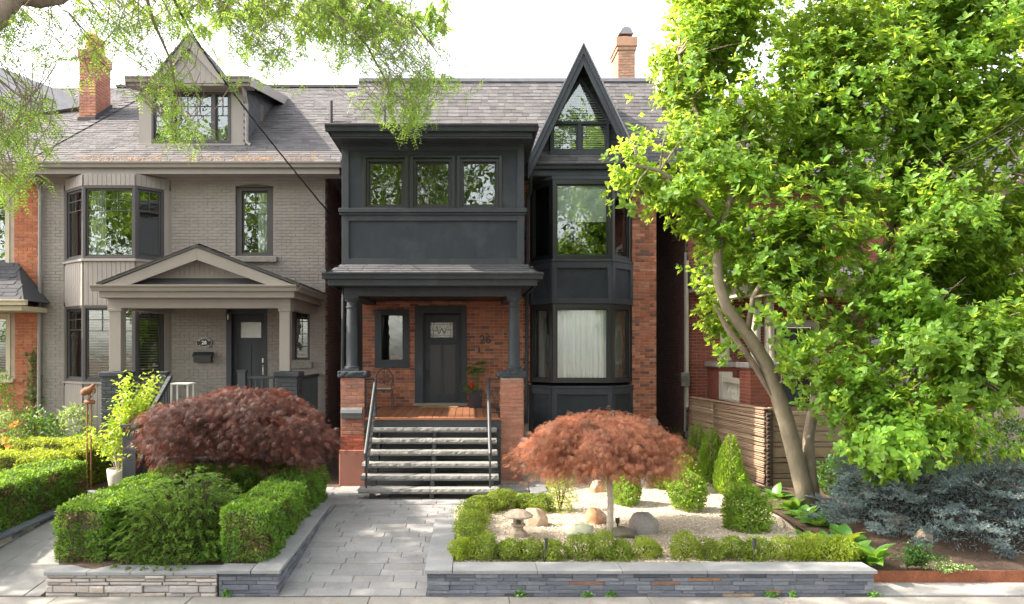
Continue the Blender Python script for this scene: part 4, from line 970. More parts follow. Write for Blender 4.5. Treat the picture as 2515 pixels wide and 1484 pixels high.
hd = MB(); hd.fbox(f2, d1-.055, d1-.015, -.121, -.11, 2.28, 2.50); hd.tube([f2.p(d1-.035,-.11,2.32),f2.p(d1-.035,-.06,2.34),f2.p(d1-.035,-.06,2.46),f2.p(d1-.035,-.11,2.48)], .01, 8); hd.fbox(f2, d1-.06, d1-.012, -.121, -.10, 2.56, 2.66); hd.build('handle', M['brass'], door2)
MB().fbox(f2, a-.3, b+.3, -1.1, -1.09, 1.3, 4).build('hall', M['room'], G)
wn = window(G, f2, *o_sw, M['bronze'], fw=(.10,.04,.04,.06), b0=-.13, b1=-.03, grid=[(2,(.26,.52,.78))], sash=.03)
blinds(wn, f2, o_sw[0]+.1, o_sw[1]-.08, o_sw[2]+.1, o_sw[3]-.1, -.2, M['blind'], .09)
MB().fbox(f2, f2x(713)-.02, f2x(768), .0, .09, gz(905,Y2), gz(889,Y2)).build('stone_sill', M['taupe_stone'], wall2, bevel=.012)
# porch
PYF = 14.5; pz = gz(700,PYF); PX0, PX1 = gx(231,PYF), gx(729,PYF)
fg2 = F((PX0, PYF+.06, pz)); mb = MB(); mb.prof(fg2, GUTS, -.06, PX1-PX0); mb.build('gutter', M['taupe'], G, bevel=.004)
mb = MB(); mb.prof(F((PX1-.06, PYF+.06, pz-.001), (0,1,0), (1,0,0)), GUTS, .003, Y2-PYF-.07); mb.build('gutter', M['taupe'], G, bevel=.004)
mb = MB(); x0, x1 = PX0+.06, PX1-.07
mb.box(x0, x1, PYF+.062, PYF+.10, pz-.24, pz-.03); mb.box(x1-.04, x1, PYF+.101, Y2-.012, pz-.24, pz-.03); mb.box(x0, x0+.04, PYF+.101, Y2-.012, pz-.24, pz-.03); mb.build('fascia', M['taupe'], G, bevel=.004)
BY = 14.78; bx0, bx1 = gx(264,BY), gx(713,BY); bz0, bz1 = gz(757,BY), gz(722,BY)
mb = MB(); mb.box(bx0, bx1, BY, BY+.24, bz0, bz1); mb.box(bx0+.002, bx0+.24, BY+.241, Y2-.012, bz0+.002, bz1); mb.box(bx1-.24, bx1-.002, BY+.241, Y2-.012, bz0+.002, bz1); beam2 = mb.build('beam', M['taupe'], G, bevel=.006)
MB().box(bx0-.05, bx1+.05, BY-.05, BY+.26, bz1+.001, bz1+.07).build('frieze', M['taupe'], beam2, bevel=.005)
MB().box(bx0+.25, bx1-.25, BY+.25, Y2-.014, bz0+.12, bz0+.15).build('ceiling', M['taupe'], G)
MB().box(x0+.05, x1-.05, PYF+.11, Y2-.012, pz-.235, pz-.222).build('soffit', M['taupe'], G)
# porch roof: a gable over a low skirt
ax = gx(483,PYF); az = gz(601,PYF); px0, px1 = gx(245,PYF)+.0, gx(727,PYF)
hl, hr = ax-px0, px1-ax; zf = pz+.03
def roof_slab(x0, z0, x1, z1, yf, yb, th, mat, name, parent):
    mb = MB(); mb.prism([Vector((x0,yf,z0)), Vector((x1,yf,z1)), Vector((x1,yf,z1-th)), Vector((x0,yf,z0-th))], (0,yb-yf,0)); return mb.build(name, mat, parent)
pr = roof_slab(px0-.06, zf-.0, ax, az, PYF-.02, Y2-.012, .05, M['shingle'], 'porch_roof', G)
roof_slab(ax, az, px1+.07, zf-.0, PYF-.02, Y2-.012, .05, M['shingle'], 'porch_roof_slope', pr)
for (xa, za, xb, zb, n_) in ((px0-.06, zf, ax, az, -1), (px1+.07, zf, ax, az, 1)):
    v = Vector((xb-xa, 0, zb-za)); L_ = v.length; nn = Vector((n_*(zb-za), 0, abs(xb-xa)))
    shingles(pr, F((xa, PYF-.03, za+.002), (0,1,0), nn, v), 2.75, L_, M['shingle'], None, .30, .14, 90)
# raking boards
for sgn, xo in ((-1, px0), (1, px1)):
    mb = MB(); th = .24
    A_ = [Vector((ax, PYF, az-.052)), Vector((xo, PYF, zf-.052)), Vector((xo, PYF, zf-.052-.04)), Vector((xo+sgn*-.30, PYF, zf-.09)), Vector((ax, PYF, az-.052-th))]
    A_ = [Vector((ax, PYF, az-.052)), Vector((xo, PYF, zf-.045)), Vector((xo-sgn*.52, PYF, zf-.045)), Vector((ax, PYF, az-.052-th))]
    mb.prism(A_ if sgn < 0 else A_[::-1], (0,.07,0)); mb.build('rake_board', M['taupe'], pr, bevel=.004)
tyy = PYF+.28; mb = MB()
gbx0, gbx1 = gx(345,tyy), gx(660,tyy); gbz = gz(680,tyy); sl2 = (az-zf)/hl
n = 26; bw = (gbx1-gbx0)/n
for i in range(n):
    xa = gbx0+i*bw; xb = xa+bw; top = lambda x: az-.12-abs(x-ax)*sl2
    za, zb = top(xa), top(xb)
    if max(za, zb) <= gbz: continue
    mb = MB(); A_ = [Vector((xa+.002,tyy,gbz)),Vector((xb-.002,tyy,gbz)),Vector((xb-.002,tyy,max(gbz+.005,zb))),Vector((xa+.002,tyy,max(gbz+.005,za)))]; mb.prism(A_, (0,.02,0)); mb.build('gable_board', M['taupe'], pr)
MB().box(gbx0-.3, gbx1+.3, tyy-.012, tyy-.001, gbz-.05, gbz+.03).build('gable_trim', M['taupe'], pr)
mb = MB(); mb.add([(px0+.15,PYF+.08,zf-.03),(px1-.1,PYF+.08,zf-.03),(gbx1+.32,tyy-.013,gbz-.03),(gbx0-.32,tyy-.013,gbz-.03)], [(0,1,2,3)]); mb.build('skirt_roof', M['shingle_dark'], pr)
MB().box(px0+.4, px1-.3, tyy+.021, tyy+.04, zf-.1, az-.3).build('gable_back', M['taupe'], pr) if 0 else None
# porch columns and piers
deck2 = 1.42
for i, (dx0, dx1) in enumerate(((266,298),(684.5,713))):
    xa, xb = gx(dx0,BY+.01), gx(dx1,BY+.01); wd = xb-xa
    cl = MB().box(xa+.012, xb-.012, BY+.012, BY+wd-.012, gz(912,BY), bz0-.001).build('column', M['taupe'], G, bevel=.006)
    MB().box(xa-.01, xb+.01, BY-.008, BY+wd+.01, bz0-.06, bz0-.0015).build('capital', M['taupe'], cl, bevel=.005)
    pxa, pxb = (gx(247,BY-.1), gx(301,BY-.1)) if i == 0 else (gx(676,BY-.1), gx(729,BY-.1))
    cx, cy = (pxa+pxb)/2, BY+.13; hw = (pxb-pxa)/2
    pi_ = MB().box(cx-hw+.012, cx+hw-.012, cy-hw+.012, cy+hw-.012, .2, gz(926,BY)).build('pier', M['blue_grey'], G)
    for f in (F((cx-hw,cy-hw+.011,0)), F((cx+hw-.011,cy-hw,0),(0,1,0),(1,0,0))):
        bricks(pi_, f, 2*hw, .3, gz(926,BY), [], M['blue_grey'], header=0, ch=.005, indiv=70)
    MB().box(cx-hw-.04, cx+hw+.04, cy-hw-.04, cy+hw+.04, gz(926,BY)+.001, gz(913,BY)).build('pier_cap', M['slate_stucco'], pi_, bevel=.02)
MB().box(gx(300,BY), gx(729,BY), BY+.1, Y2-.014, 1.25, deck2).build('deck', M['blue_grey'], G)
zz = .3
while zz < 1.2: MB().box(gx(300,BY), gx(680,BY), BY+.12, BY+.14, zz, zz+.11).build('skirt_board', M['blue_grey'], G, bevel=.003); zz += .12
# railings of the porch
def balustrade(parent, x0, x1, y, z0, z1, mat):
    mb = MB(); mb.box(x0, x1, y-.035, y+.035, z1-.05, z1); r_ = mb.build('railing', mat, parent, bevel=.004); MB().box(x0, x1, y-.025, y+.025, z0, z0+.05).build('bottom_rail', mat, r_, bevel=.004)
    n = max(2, int((x1-x0)/.105)); 
    for i in range(n): x = x0+(i+.5)*(x1-x0)/n; MB().box(x-.018, x+.018, y-.018, y+.018, z0+.05, z1-.05).build('baluster', mat, r_)
    return r_
balustrade(G, gx(602,BY), gx(676,BY), BY+.13, 1.5, gz(925,BY), M['blue_grey'])
MB().box(gx(581,BY), gx(600,BY), BY+.06, BY+.2, 1.42, gz(914,BY)).build('newel', M['blue_grey'], G, bevel=.006)
MB().box(gx(579,BY), gx(602,BY), BY+.05, BY+.21, gz(914,BY)+.001, gz(911,BY)+.01).build('newel_cap', M['blue_grey'], G, bevel=.006)
for y in np.arange(BY+.45, Y2-.1, .115): MB().box(gx(729,BY)-.12, gx(729,BY)-.08, y, y+.04, 1.5, 2.25).build('baluster', M['blue_grey'], G)
MB().box(gx(729,BY)-.14, gx(729,BY)-.06, BY+.4, Y2-.02, 2.25, 2.31).build('railing', M['blue_grey'], G, bevel=.004)
# steps with newels and slanting rails
sx0, sx1 = gx(343,13.6), gx(575,14.5)
st2 = MB()
for i in range(6):
    yf = 14.70-.25*i; z = deck2-.19*(i+1)
    MB().box(sx0, sx1, yf-.27, yf+.02, z-.04, z).build('tread', M['blue_grey'], G, bevel=.006); MB().box(sx0+.02, sx1-.02, yf-.02, yf, z-.19, z-.041).build('riser', M['blue_grey'], G)
nx = gx(326,13.25)
MB().box(nx-.12, nx+.12, 13.1, 13.34, .25, gz(1050,13.2)).build('newel', M['blue_grey'], G, bevel=.01)
MB().box(nx-.14, nx+.14, 13.08, 13.36, gz(1050,13.2)+.001, gz(1046,13.2)+.03).build('newel_cap', M['blue_grey'], G, bevel=.008)
n2 = gx(404,14.75); MB().box(n2-.07, n2+.07, 14.68, 14.82, 1.3, gz(917,14.75)).build('newel', M['blue_grey'], G, bevel=.006); MB().box(n2-.09, n2+.09, 14.66, 14.84, gz(917,14.75)+.001, gz(914,14.75)+.01).build('newel_cap', M['blue_grey'], G, bevel=.006)
mb = MB(); mb.prism([Vector((nx+.05,13.3,1.30)),Vector((nx+.05,14.72,2.28)),Vector((nx+.05,14.72,2.38)),Vector((nx+.05,13.3,1.42))], (.07,0,0)); hr_ = mb.build('stair_rail', M['blue_grey'], G, bevel=.005)
for i in range(11): t = (i+.5)/11; y = 13.35+1.35*t; MB().box(nx+.065, nx+.10, y-.017, y+.017, .45+.95*t, 1.30+.98*t).build('baluster', M['blue_grey'], hr_)
balustrade(G, gx(301,BY)+.01, n2-.075, BY+.13, 1.5, gz(925,BY), M['blue_grey'])
# eaves, roof
ez = gz(397,16.72); ex0, ex1 = gx(42,16.75), gx(838,16.75)
fe2 = F((ex0, 16.82, ez)); mb = MB(); mb.prof(fe2, GUTS, 0, ex1-ex0); mb.build('gutter', M['taupe'], G, bevel=.004)
MB().box(ex0+.05, ex1-.05, 16.822, 16.85, ez-.25, ez-.01).build('fascia', M['taupe'], G, bevel=.004)
MB().box(gL-.1, ex1-.06, 16.851, Y2-.002, ez-.25, ez-.235).build('soffit', M['taupe'], G)
RY0, RZ0 = 16.72, ez+.0; s28 = .68; RY1 = 21.7; RZ1 = RZ0+s28*(RY1-RY0)
rx0, rx1 = -10.15, ex1-.01
fr2, L2 = slope_frame(rx0, RY0, RZ0, RY1, RZ1)
mb = MB(); mb.prism([Vector((rx0,RY0,RZ0)),Vector((rx0,RY1,RZ1)),Vector((rx0,26.7,RZ0)),Vector((rx0,26.7,RZ0-.1)),Vector((rx0,RY1,RZ1-.12)),Vector((rx0,RY0+.02,RZ0-.03))], (rx1-rx0,0,0)); roof2 = mb.build('roof', M['shingle'], G)
def zr2(y): return RZ0+s28*(y-RY0)
dX0, dX1, dYf = gx(341,17.64), gx(600,17.64), 17.64
def keep2(p):
    if dX0 < p.x < dX1 and dYf < p.y < 20.6: return False
    return True
shingles(roof2, fr2, rx1-rx0, L2, M['shingle'], keep2, .22, .142, 300)
MB().box(rx0, rx1, RY1-.12, RY1+.12, RZ1-.03, RZ1+.035).build('ridge_cap', M['shingle'], roof2)
mb = MB(); mb.prism([Vector((gR-.02,Y2,6.9)),Vector((gR-.02,26.5,6.9)),Vector((gR-.02,RY1,RZ1-.15)),Vector((gR-.02,Y2,zr2(Y2)-.1))], (.02,0,0)); mb.build('gable_wall', M['taupe'], roof2)
# hip-like ridge strip between the two roofs
pa = at(67,390,16.9); pb = at(327,237,0.1)
A_ = Vector((-9.9, 16.85, zr2(16.85)+.02)); B_ = Vector((gx(327,20.6), 20.6, zr2(20.6)+.02)); k = 16
for i in range(k):
    p, q = A_.lerp(B_, i/k), A_.lerp(B_, (i+1.15)/k); mb = MB(); d_ = (q-p).normalized(); s_ = d_.cross(fr2.n).normalized()*.11; up = fr2.n*.012
    mb.add([p+s_+up*.3,p-s_+up*.3,q-s_,q+s_,p+s_+up*1.6,p-s_+up*1.6], [(4,5,2,3),(0,1,5,4)]); mb.build('hip_shingle', M['shingle'], roof2)
vp = Vector((gx(813,19.0), 19.0, zr2(19.0))); mb = MB(); mb.tube([vp-Vector((0,0,.1)), vp+Vector((0,0,.55))], .045, 10); mb.build('vent_pipe', M['bronze'], roof2)
# leaf litter along the eaves
n = 1000; px = rng.uniform(rx0+.2, rx1-.2, n); t_ = np.abs(rng.normal(0,.22,n)); keepm = np.sin(px*2.3)+np.sin(px*5.1+1)+rng.normal(0,.5,n) > -.7; px, t_ = px[keepm], t_[keepm]
P = np.stack([px, RY0+t_*.8, RZ0+s28*t_*.8+.02], 1); Ax = rdir(len(P)); Ax[:,2] = Ax[:,1]*s28; V, Q = scatter(T_SM, Q_SM, P, Ax, np.tile(np.array(fr2.n), (len(P),1))+rdir(len(P))*.3, rng.uniform(.03,.075,len(P)), rng.uniform(.3,.7,len(P)))
litter = npmesh('leaf_litter', V, Q, M['litter'], None, 'stuff'); tag(litter, 'dry orange leaf litter lying along the grey house eaves', 'leaf litter', kind='stuff')
# chimney
cy = 19.14; c0, c1 = gx(194,cy), gx(235,cy); ztp = gz(121,cy); dep = .80
ch = MB().box(c0+.012, c1-.012, cy+.012, cy+dep, 8.2, ztp-.01).build('chimney', M['mortar'], G)
for lo, hi, e in ((8.3, ztp-.24, 0), (ztp-.238, ztp, .03)):
    if e: MB().box(c0-e+.012, c1+e-.012, cy-e+.012, cy+dep+e, lo, hi-.01).build('chimney_head', M['mortar'], ch)
    bricks(ch, F((c0-e,cy+.011-e,0)), c1-c0+2*e, lo, hi, [], M['brick_pier'], header=0, L=.21)
    bricks(ch, F((c1-.011+e,cy-e,0),(0,1,0),(1,0,0)), dep+2*e, lo, hi, [], M['brick_pier'], header=0, L=.21)
for y in (cy+.2, cy+.58):
    mb = MB(); lathe_z(mb, [(.15,0),(.14,.38),(.16,.40),(.16,.46),(.12,.46),(.12,.1)], ((c0+c1)/2, y, ztp-.01), 12); mb.build('chimney_pot', M['clay'], ch)
mb = MB(); mb.prism([Vector((c1+.002,cy-.05,zr2(cy)-.05)),Vector((c1+.002,cy+dep+.05,zr2(cy+dep)-.05)),Vector((c1+.002,cy+dep+.05,zr2(cy+dep)+.15)),Vector((c1+.002,cy-.05,zr2(cy)+.12))], (.02,0,0)); mb.box(c0-.02,c1+.02,cy-.04,cy-.002,zr2(cy)-.1,zr2(cy)+.08); mb.build('flashing', M['shingle_dark'], ch)
# dormer
fdm = F((dX0, dYf, 0)); DW = dX1-dX0; dzb, dzt = gz(362,dYf), gz(204,17.4)
wa0, wa1, wb0, wb1 = gx(372,dYf)-dX0, gx(567,dYf)-dX0, gz(352,dYf), gz(227,dYf)
dm_ = wall_cells(fdm, DW, dzb, dzt, [(wa0,wa1,wb0,wb1)], .15, 'dormer', M['taupe'], G)
ma, mb_ = gx(421+8,dYf)-dX0, gx(520,dYf)-dX0
wn = window(G, fdm, wa0, wa1, wb0, wb1, M['bronze'], fw=.055, b0=-.10, b1=.015, mull=(gx(424,dYf)-dX0, gx(525,dYf)-dX0), mw=.09, grid=[(2,(.56,.76)),(3,(.56,.76)),(2,(.56,.76))], sash=.035, rd=1.4, room=M['room_warm'])
MB().fbox(fdm, -.02, DW+.02, .0, .05, dzb, dzb+.075).build('base_board', M['taupe'], dm_, bevel=.005)
dex0, dex1 = gx(309,17.3), gx(616,17.3); dez = gz(190,17.3)
# shed roof rising back to the main roof
bY = 20.75; bZ = zr2(bY)
mb = MB(); mb.prism([Vector((dex0,17.32,dez)),Vector((dex0,bY,bZ+.03)),Vector((dex0,bY,bZ-.06)),Vector((dex0,17.32,dez-.05))], (dex1-dex0,0,0)); dr_ = mb.build('dormer_roof', M['shingle'], dm_)
for x in (dex0-.02, dex1-.005):
    mb = MB(); mb.prism([Vector((x,17.28,dez+.012)),Vector((x,bY,bZ+.05)),Vector((x,bY,bZ-.20)),Vector((x,17.28,dez-.22))], (.03,0,0)); mb.build('rake_board', M['letter_white'] if 0 else M['taupe'], dm_)
for xa, xb in ((dex0+.012, gx(383,17.3)), (gx(552,17.3), dex1-.008)):
    mb = MB(); mb.prof(F((xa,17.32,dez)), GUTS, 0, xb-xa); mb.build('gutter', M['taupe'], dm_, bevel=.003)
MB().box(dex0+.012, dex1-.008, 17.322, 17.36, dez-.19, dez-.006).build('fascia', M['taupe'], dm_, bevel=.003)
MB().box(dex0+.012, dex1-.008, 17.361, dYf-.001, dez-.19, dez-.175).build('soffit', M['taupe'], dm_)
# decorative front gable of the dormer
ax2, az2 = gx(465,17.25), gz(85,17.25); hw2 = .86; zb_ = dez-.16; s2 = (az2-zb_)/hw2
for sgn in (-1,1):
    mb = MB(); A_ = [Vector((ax2,17.22,az2)),Vector((ax2+sgn*hw2,17.22,zb_)),Vector((ax2+sgn*(hw2-.13),17.22,zb_-.0)),Vector((ax2,17.22,az2-.32))]; mb.prism(A_ if sgn < 0 else A_[::-1], (0,.05,0)); mb.build('rake_board', M['taupe'], dm_, bevel=.004)
    mb = MB(); A_ = [Vector((ax2,17.19,az2+.05)),Vector((ax2+sgn*(hw2+.04),17.19,zb_+.02)),Vector((ax2+sgn*(hw2+.02),17.19,zb_-.02)),Vector((ax2,17.19,az2+.002))]; mb.prism(A_ if sgn < 0 else A_[::-1], (0,2.0,0)); mb.build('gable_roof', M['shingle_dark'], dm_)
n = 14
for i in range(n):
    xa = ax2-hw2+i*2*hw2/n; xb = xa+2*hw2/n; tp = lambda x: az2-.1-abs(x-ax2)*s2
    za, zb = tp(xa), tp(xb)
    if max(za,zb) < zb_+.1: continue
    mb = MB(); mb.prism([Vector((xa+.002,17.28,zb_+.02)),Vector((xb-.002,17.28,zb_+.02)),Vector((xb-.002,17.28,max(zb_+.03,zb))),Vector((xa+.002,17.28,max(zb_+.03,za)))], (0,.02,0)); mb.build('gable_board', M['taupe'], dm_)
mb = MB(); mb.box(ax2-hw2+.05, ax2+hw2-.05, 17.30, 17.318, zb_-.03, zb_+.05); mb.build('gable_trim', M['taupe'], dm_)
# shingled cheek of the dormer, diamond slates
chk = MB(); chk.prism([Vector((dX1-.02,dYf+.151,dzb-.1)),Vector((dX1-.02,bY-.2,zr2(bY-.2)-.1)),Vector((dX1-.02,bY-.2,bZ-.1)),Vector((dX1-.02,dYf+.151,dzt))], (.015,0,0)); ck = chk.build('cheek', M['diamond'], dm_)
for r in range(22):
    for c in range(22):
        y = dYf+.02+c*.15+(.075 if r % 2 else 0); z = dzb+r*.075
        if z < zr2(y)+.05 or z > dzt-.1+.2*(y-dYf) or y > bY-.4: continue
        mb = MB(); x = dX1-.004; q = .075
        mb.add([(x,y-q,z),(x+.008,y,z-q),(x,y+q,z),(x-.003,y,z+q)], [(0,1,2,3)]); mb.build('slate', M['diamond'], ck)
MB().box(dX1-.001, dX1+.03, dYf-.012, dYf+.10, dzb, dzt).build('corner_board', M['taupe'], dm_, bevel=.003)
downspout(G, [(dX1+.03,17.36,dez-.1),(dX1+.06,17.5,dez-.35),(dX1+.06,dYf-.01,dez-.5),(dX1+.06,dYf-.01,dzb+.12),(dX1+.16,dYf-.05,dzb+.03)], M['downspout_grey'], .04)
downspout(G, [at(72,410,16.78), at(76,422,16.85), at(97,462,17.2), at(99,480,17.22), at(96,1010,17.22)], M['downspout_grey'], .045)
fix_root(G)
# ---- loose things at number 28
sg = thing('house_sign', 'oval black sign with white border reading MCMASTER 28 AVENUE on grey brick', 'sign', loc=at(503,842,Y2))
sx_, sz_ = f2x(502.7), gz(842,Y2); rx_, rz_ = .182, .136; N_ = 40
def oval(r1, r2): return [f2.p(sx_+r1*math.cos(2*math.pi*i/N_), .02, sz_+r2*math.sin(2*math.pi*i/N_)) for i in range(N_)]
mb = MB(); mb.prism(oval(rx_, rz_), f2.n*.02); mb.build('plate', M['sign_black'], sg)
mb = MB(); A_, B_ = oval(rx_*.965, rz_*.955), oval(rx_*.935, rz_*.915); d_ = f2.n*.0212
mb.add([p+d_ for p in A_]+[p+d_ for p in B_], [(i,(i+1)%N_,N_+(i+1)%N_,N_+i) for i in range(N_)]); mb.build('border', M['letter_white'], sg)
put_text(sg, '28', .115, f2, sx_, sz_-.002, .042, M['letter_white'], 'number', .001, .003)
def arc_text(txt, top):
    mb = MB(); n = len(txt)
    for i, chh in enumerate(txt):
        t = (i-(n-1)/2)/(n-1); an = (math.pi/2-t*2.05) if top else (-math.pi/2+t*1.65)
        V, P_ = text_mesh(chh, .044, .001, .0006); cx, cz = sx_+rx_*.74*math.cos(an), sz_+rz_*.72*math.sin(an)
        ro = (an-math.pi/2) if top else (an+math.pi/2); ro *= .8; c_, s_ = math.cos(ro), math.sin(ro)
        mb.add([f2.p(cx+v.x*c_-v.y*s_, .042+v.z, cz+v.x*s_+v.y*c_) for v in V], P_)
    mb.build('lettering', M['letter_white'], sg)
arc_text('MCMASTER', True); arc_text('AVENUE', False); fix_root(sg)
mx = thing('mailbox', 'dark metal mailbox with sloped lid on grey brick below the oval sign', 'mailbox', loc=at(502,890,Y2))
a, b = f2x(478), f2x(525); z0, z1 = gz(890,Y2), gz(866,Y2)
mb = MB(); mb.prof(f2, [(.015,z0),(.14,z0),(.15,z0+.13),(.015,z0+.15)], a+.02, b-.02); mb.build('box', M['black_iron'], mx, bevel=.004)
mb = MB(); mb.prof(f2, [(.015,z0+.152),(.175,z0+.125),(.175,z0+.15),(.07,z1+.01),(.015,z1+.015)], a, b); mb.build('lid', M['black_iron'], mx, bevel=.004); fix_root(mx)
lm = thing('wall_lantern', 'black wall lantern beside the grey house front door', 'lamp', loc=at(563,775,Y2))
lx, lz = f2x(564), gz(776,Y2); mb = MB(); mb.fbox(f2, lx-.03, lx+.03, .012, .03, lz-.05, lz+.12); mb.tube([f2.p(lx,.03,lz+.10),f2.p(lx,.09,lz+.15),f2.p(lx,.11,lz+.10)], .008, 6); mb.build('bracket', M['black_iron'], lm)
c_ = f2.p(lx,.11,0); mb = MB(); lathe_z(mb, [(.012,lz+.12),(.03,lz+.10),(.065,lz+.06),(.06,lz+.055)], (c_.x,c_.y,0), 6); lathe_z(mb, [(.03,lz-.12),(.045,lz-.105),(.05,lz-.10)], (c_.x,c_.y,0), 6)
for q in range(6): an = q*math.pi/3; mb.tube([(c_.x+.045*math.cos(an),c_.y+.045*math.sin(an),lz-.1),(c_.x+.058*math.cos(an),c_.y+.058*math.sin(an),lz+.06)], .004, 4)
mb.build('cage', M['black_iron'], lm); mb = MB(); lathe_z(mb, [(.02,lz-.09),(.025,lz-.02),(.012,lz+.03)], (c_.x,c_.y,0), 8); mb.build('bulb', M['white_paint'], lm); fix_root(lm)
tb = thing('side_table', 'small white slatted table on the grey house porch behind the purple maple', 'table', loc=at(448,965,15.3))
x0, x1, y0, y1, zt_ = gx(424,15.3), gx(472,15.3), 15.1, 15.5, gz(941,15.3)
for i in range(4): MB().box(x0, x1, y0+i*.1, y0+i*.1+.085, zt_-.025, zt_).build('slat', M['white_paint'], tb)
for x in (x0+.02, x1-.05):
    for y in (y0+.03, y1-.06): MB().box(x, x+.03, y, y+.03, 1.42, zt_-.026).build('leg', M['white_paint'], tb)
fix_root(tb)

# ================================================================== HOUSE 30 (far left) and HOUSE 24 (right, behind the magnolia)
L = thing('orange_brick_house', 'orange brick house with cream window trim at the far left edge', 'house', loc=(-12,17.3,.25))
Y3 = 17.32; f3 = F((-16.0, Y3, 0)); W3 = gx(101,Y3)+16
def f3x(dx): return gx(dx,Y3)+16
ow1 = (f3x(-90), f3x(24), gz(655,Y3), gz(470,Y3)); ow0 = (f3x(-90), f3x(26), gz(930,Y3), gz(770,Y3))
wl = wall_cells(f3, W3-.003, .2, 7.0, [ow1, ow0], .25, 'wall', M['mortar'], L)
f3b = F((-12.2, Y3, 0)); sh_ = 16-12.2
bricks(wl, f3b, W3-sh_-.005, .8, 6.75, [(o[0]-sh_, o[1]-sh_+.10, o[2]-.1, o[3]+.05) for o in (ow1, ow0)], M['brick_orange'], indiv=300)
for (a, b, z0, z1) in (ow1, ow0):
    wn = window(L, f3, a, b, z0, z1, M['cream'], fw=.09, b0=-.12, b1=.02, mull=((a+b)/2,), mw=.1, sash=.05, grid=[(1,(.5,)),(1,(.5,))])
    blinds(wn, f3, a+.12, b-.12, z0+.1, z1-.1, -.16, M['blind'], .06)
    MB().fbox(f3, a-.06, b+.10, .0, .09, z0-.09, z0-.002).build('stone_sill', M['cream'], wl, bevel=.008)
# its porch roof
zr_ = gz(740,16.2); zr_ = gz(738,16.3); ze = 4.85; mb = MB(); mb.add([(-14.6,16.25,zr_),(-9.62,16.25,zr_),(-9.62,Y3-.01,zr_),(-10.38,Y3-.01,ze),(-14.6,Y3-.01,ze),(-14.6,Y3-.01,zr_)], [(0,1,3,4),(1,2,3),(0,5,2,1),(0,4,5)]); pr3 = mb.build('porch_roof', M['shingle_dark'], L)
v3 = Vector((0, Y3-.01-16.25, ze-zr_)); f_ = F((-14.5, 16.25, zr_+.004), (1,0,0), Vector((0,-v3.z,v3.y)), v3); shingles(pr3, f_, 4.88, v3.length, M['shingle_dark'], lambda p: -12.5 < p.x < -9.72-.76*(p.z-zr_)/(ze-zr_), .3, .14, 60)
mb = MB(); mb.prof(F((-14.6,16.26,zr_+.01)), GUTS, 0, 5.06); mb.build('gutter', M['cream'], L, bevel=.004)
MB().box(-14.5, -9.7, 16.3, Y3-.02, zr_-.22, zr_-.113).build('fascia', M['cream'], L, bevel=.004)
mb = MB(); mb.tube([at(46,665,17.2),at(50,690,17.1),at(52,715,17.0),at(44,742,16.9)], .012, 6); mb.build('hose', M['cream'], L)
# eaves and roof
zg = gz(397,16.72); mb = MB(); mb.prof(F((-16,16.84,zg-.02)), GUTS, 0, gx(45,16.75)+16); mb.build('gutter', M['cream'], L, bevel=.004)
MB().box(-16, gx(101,17)-.1, 16.86, Y3-.003, zg-.26, zg-.05).build('soffit', M['cream'], L)
mb = MB(); x1 = -10.155; mb.prism([Vector((-16,16.74,zg-.01)),Vector((-16,21.7,zg-.01+.68*4.96)),Vector((-16,26.7,zg-.01)),Vector((-16,26.7,zg-.1)),Vector((-16,16.76,zg-.04))], (x1+16,0,0)); rf3 = mb.build('roof', M['shingle_dark'], L)
f_, LL = slope_frame(-12.6, 16.74, zg-.008, 21.7, zg-.008+.68*4.96); shingles(rf3, f_, 12.6+x1, LL, M['shingle'], None, .30, .142, 150)
mb = MB(); mb.prism([Vector((-14.5,18.4,8.0)),Vector((-9.9,19.9,9.35)),Vector((-9.9,20.6,9.35)),Vector((-12.2,19.6,10.2)),Vector((-14.5,19.2,10.2))], (0,.5,-.12)); mb.build('side_gable', M['flashing'], L)
fix_root(L)

E = thing('red_brick_house', 'red brick house with cream trim and columned porch behind the magnolia', 'house', loc=(8.5,17.95,.3))
Y4 = 17.95; eL = 5.2; f4 = F((eL, Y4, 0)); W4 = 8.5
def f4x(dx): return gx(dx,Y4)-eL
ou = (f4x(1802), f4x(1992), gz(690,Y4), gz(556,Y4)); ou2 = (f4x(2300), f4x(2430), gz(700,Y4), gz(590,Y4)); od = (f4x(1905), f4x(2010), 1.5, gz(790,Y4)); od2 = (f4x(2130), f4x(2330), 1.9, gz(790,Y4))
wl = wall_cells(f4, W4, .2, 7.0, [ou, ou2, od, od2], .25, 'wall', M['mortar'], E)
bricks(wl, f4, 6.2, 1.0, 6.8, [ou, ou2, od, od2], M['brick_deep'], indiv=300)
MB().box(eL+W4+.002, eL+15, Y4, Y4+.3, .2, 7.0).build('wing_wall', M['brick_deep'], E)
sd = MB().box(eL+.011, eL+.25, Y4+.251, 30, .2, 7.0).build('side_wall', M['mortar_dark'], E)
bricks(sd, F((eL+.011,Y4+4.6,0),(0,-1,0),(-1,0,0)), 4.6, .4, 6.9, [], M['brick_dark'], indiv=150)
for o_, r_ in ((ou, M['room']), (ou2, M['room']), (od2, M['room'])):
    wn = window(E, f4, *o_, M['cream_stone'], fw=.11, b0=-.12, b1=.03, mull=((o_[0]+o_[1])/2,), mw=.12, sash=.05, room=r_, grid=[(1,(.5,)),(1,(.5,))])
    blinds(wn, f4, o_[0]+.13, o_[1]-.13, o_[2]+.15, o_[3]-.12, -.16, M['blind'], .06)
    MB().fbox(f4, o_[0]-.1, o_[1]+.1, .0, .1, o_[2]-.14, o_[2]-.003).build('stone_sill', M['cream_stone'], wl, bevel=.01)
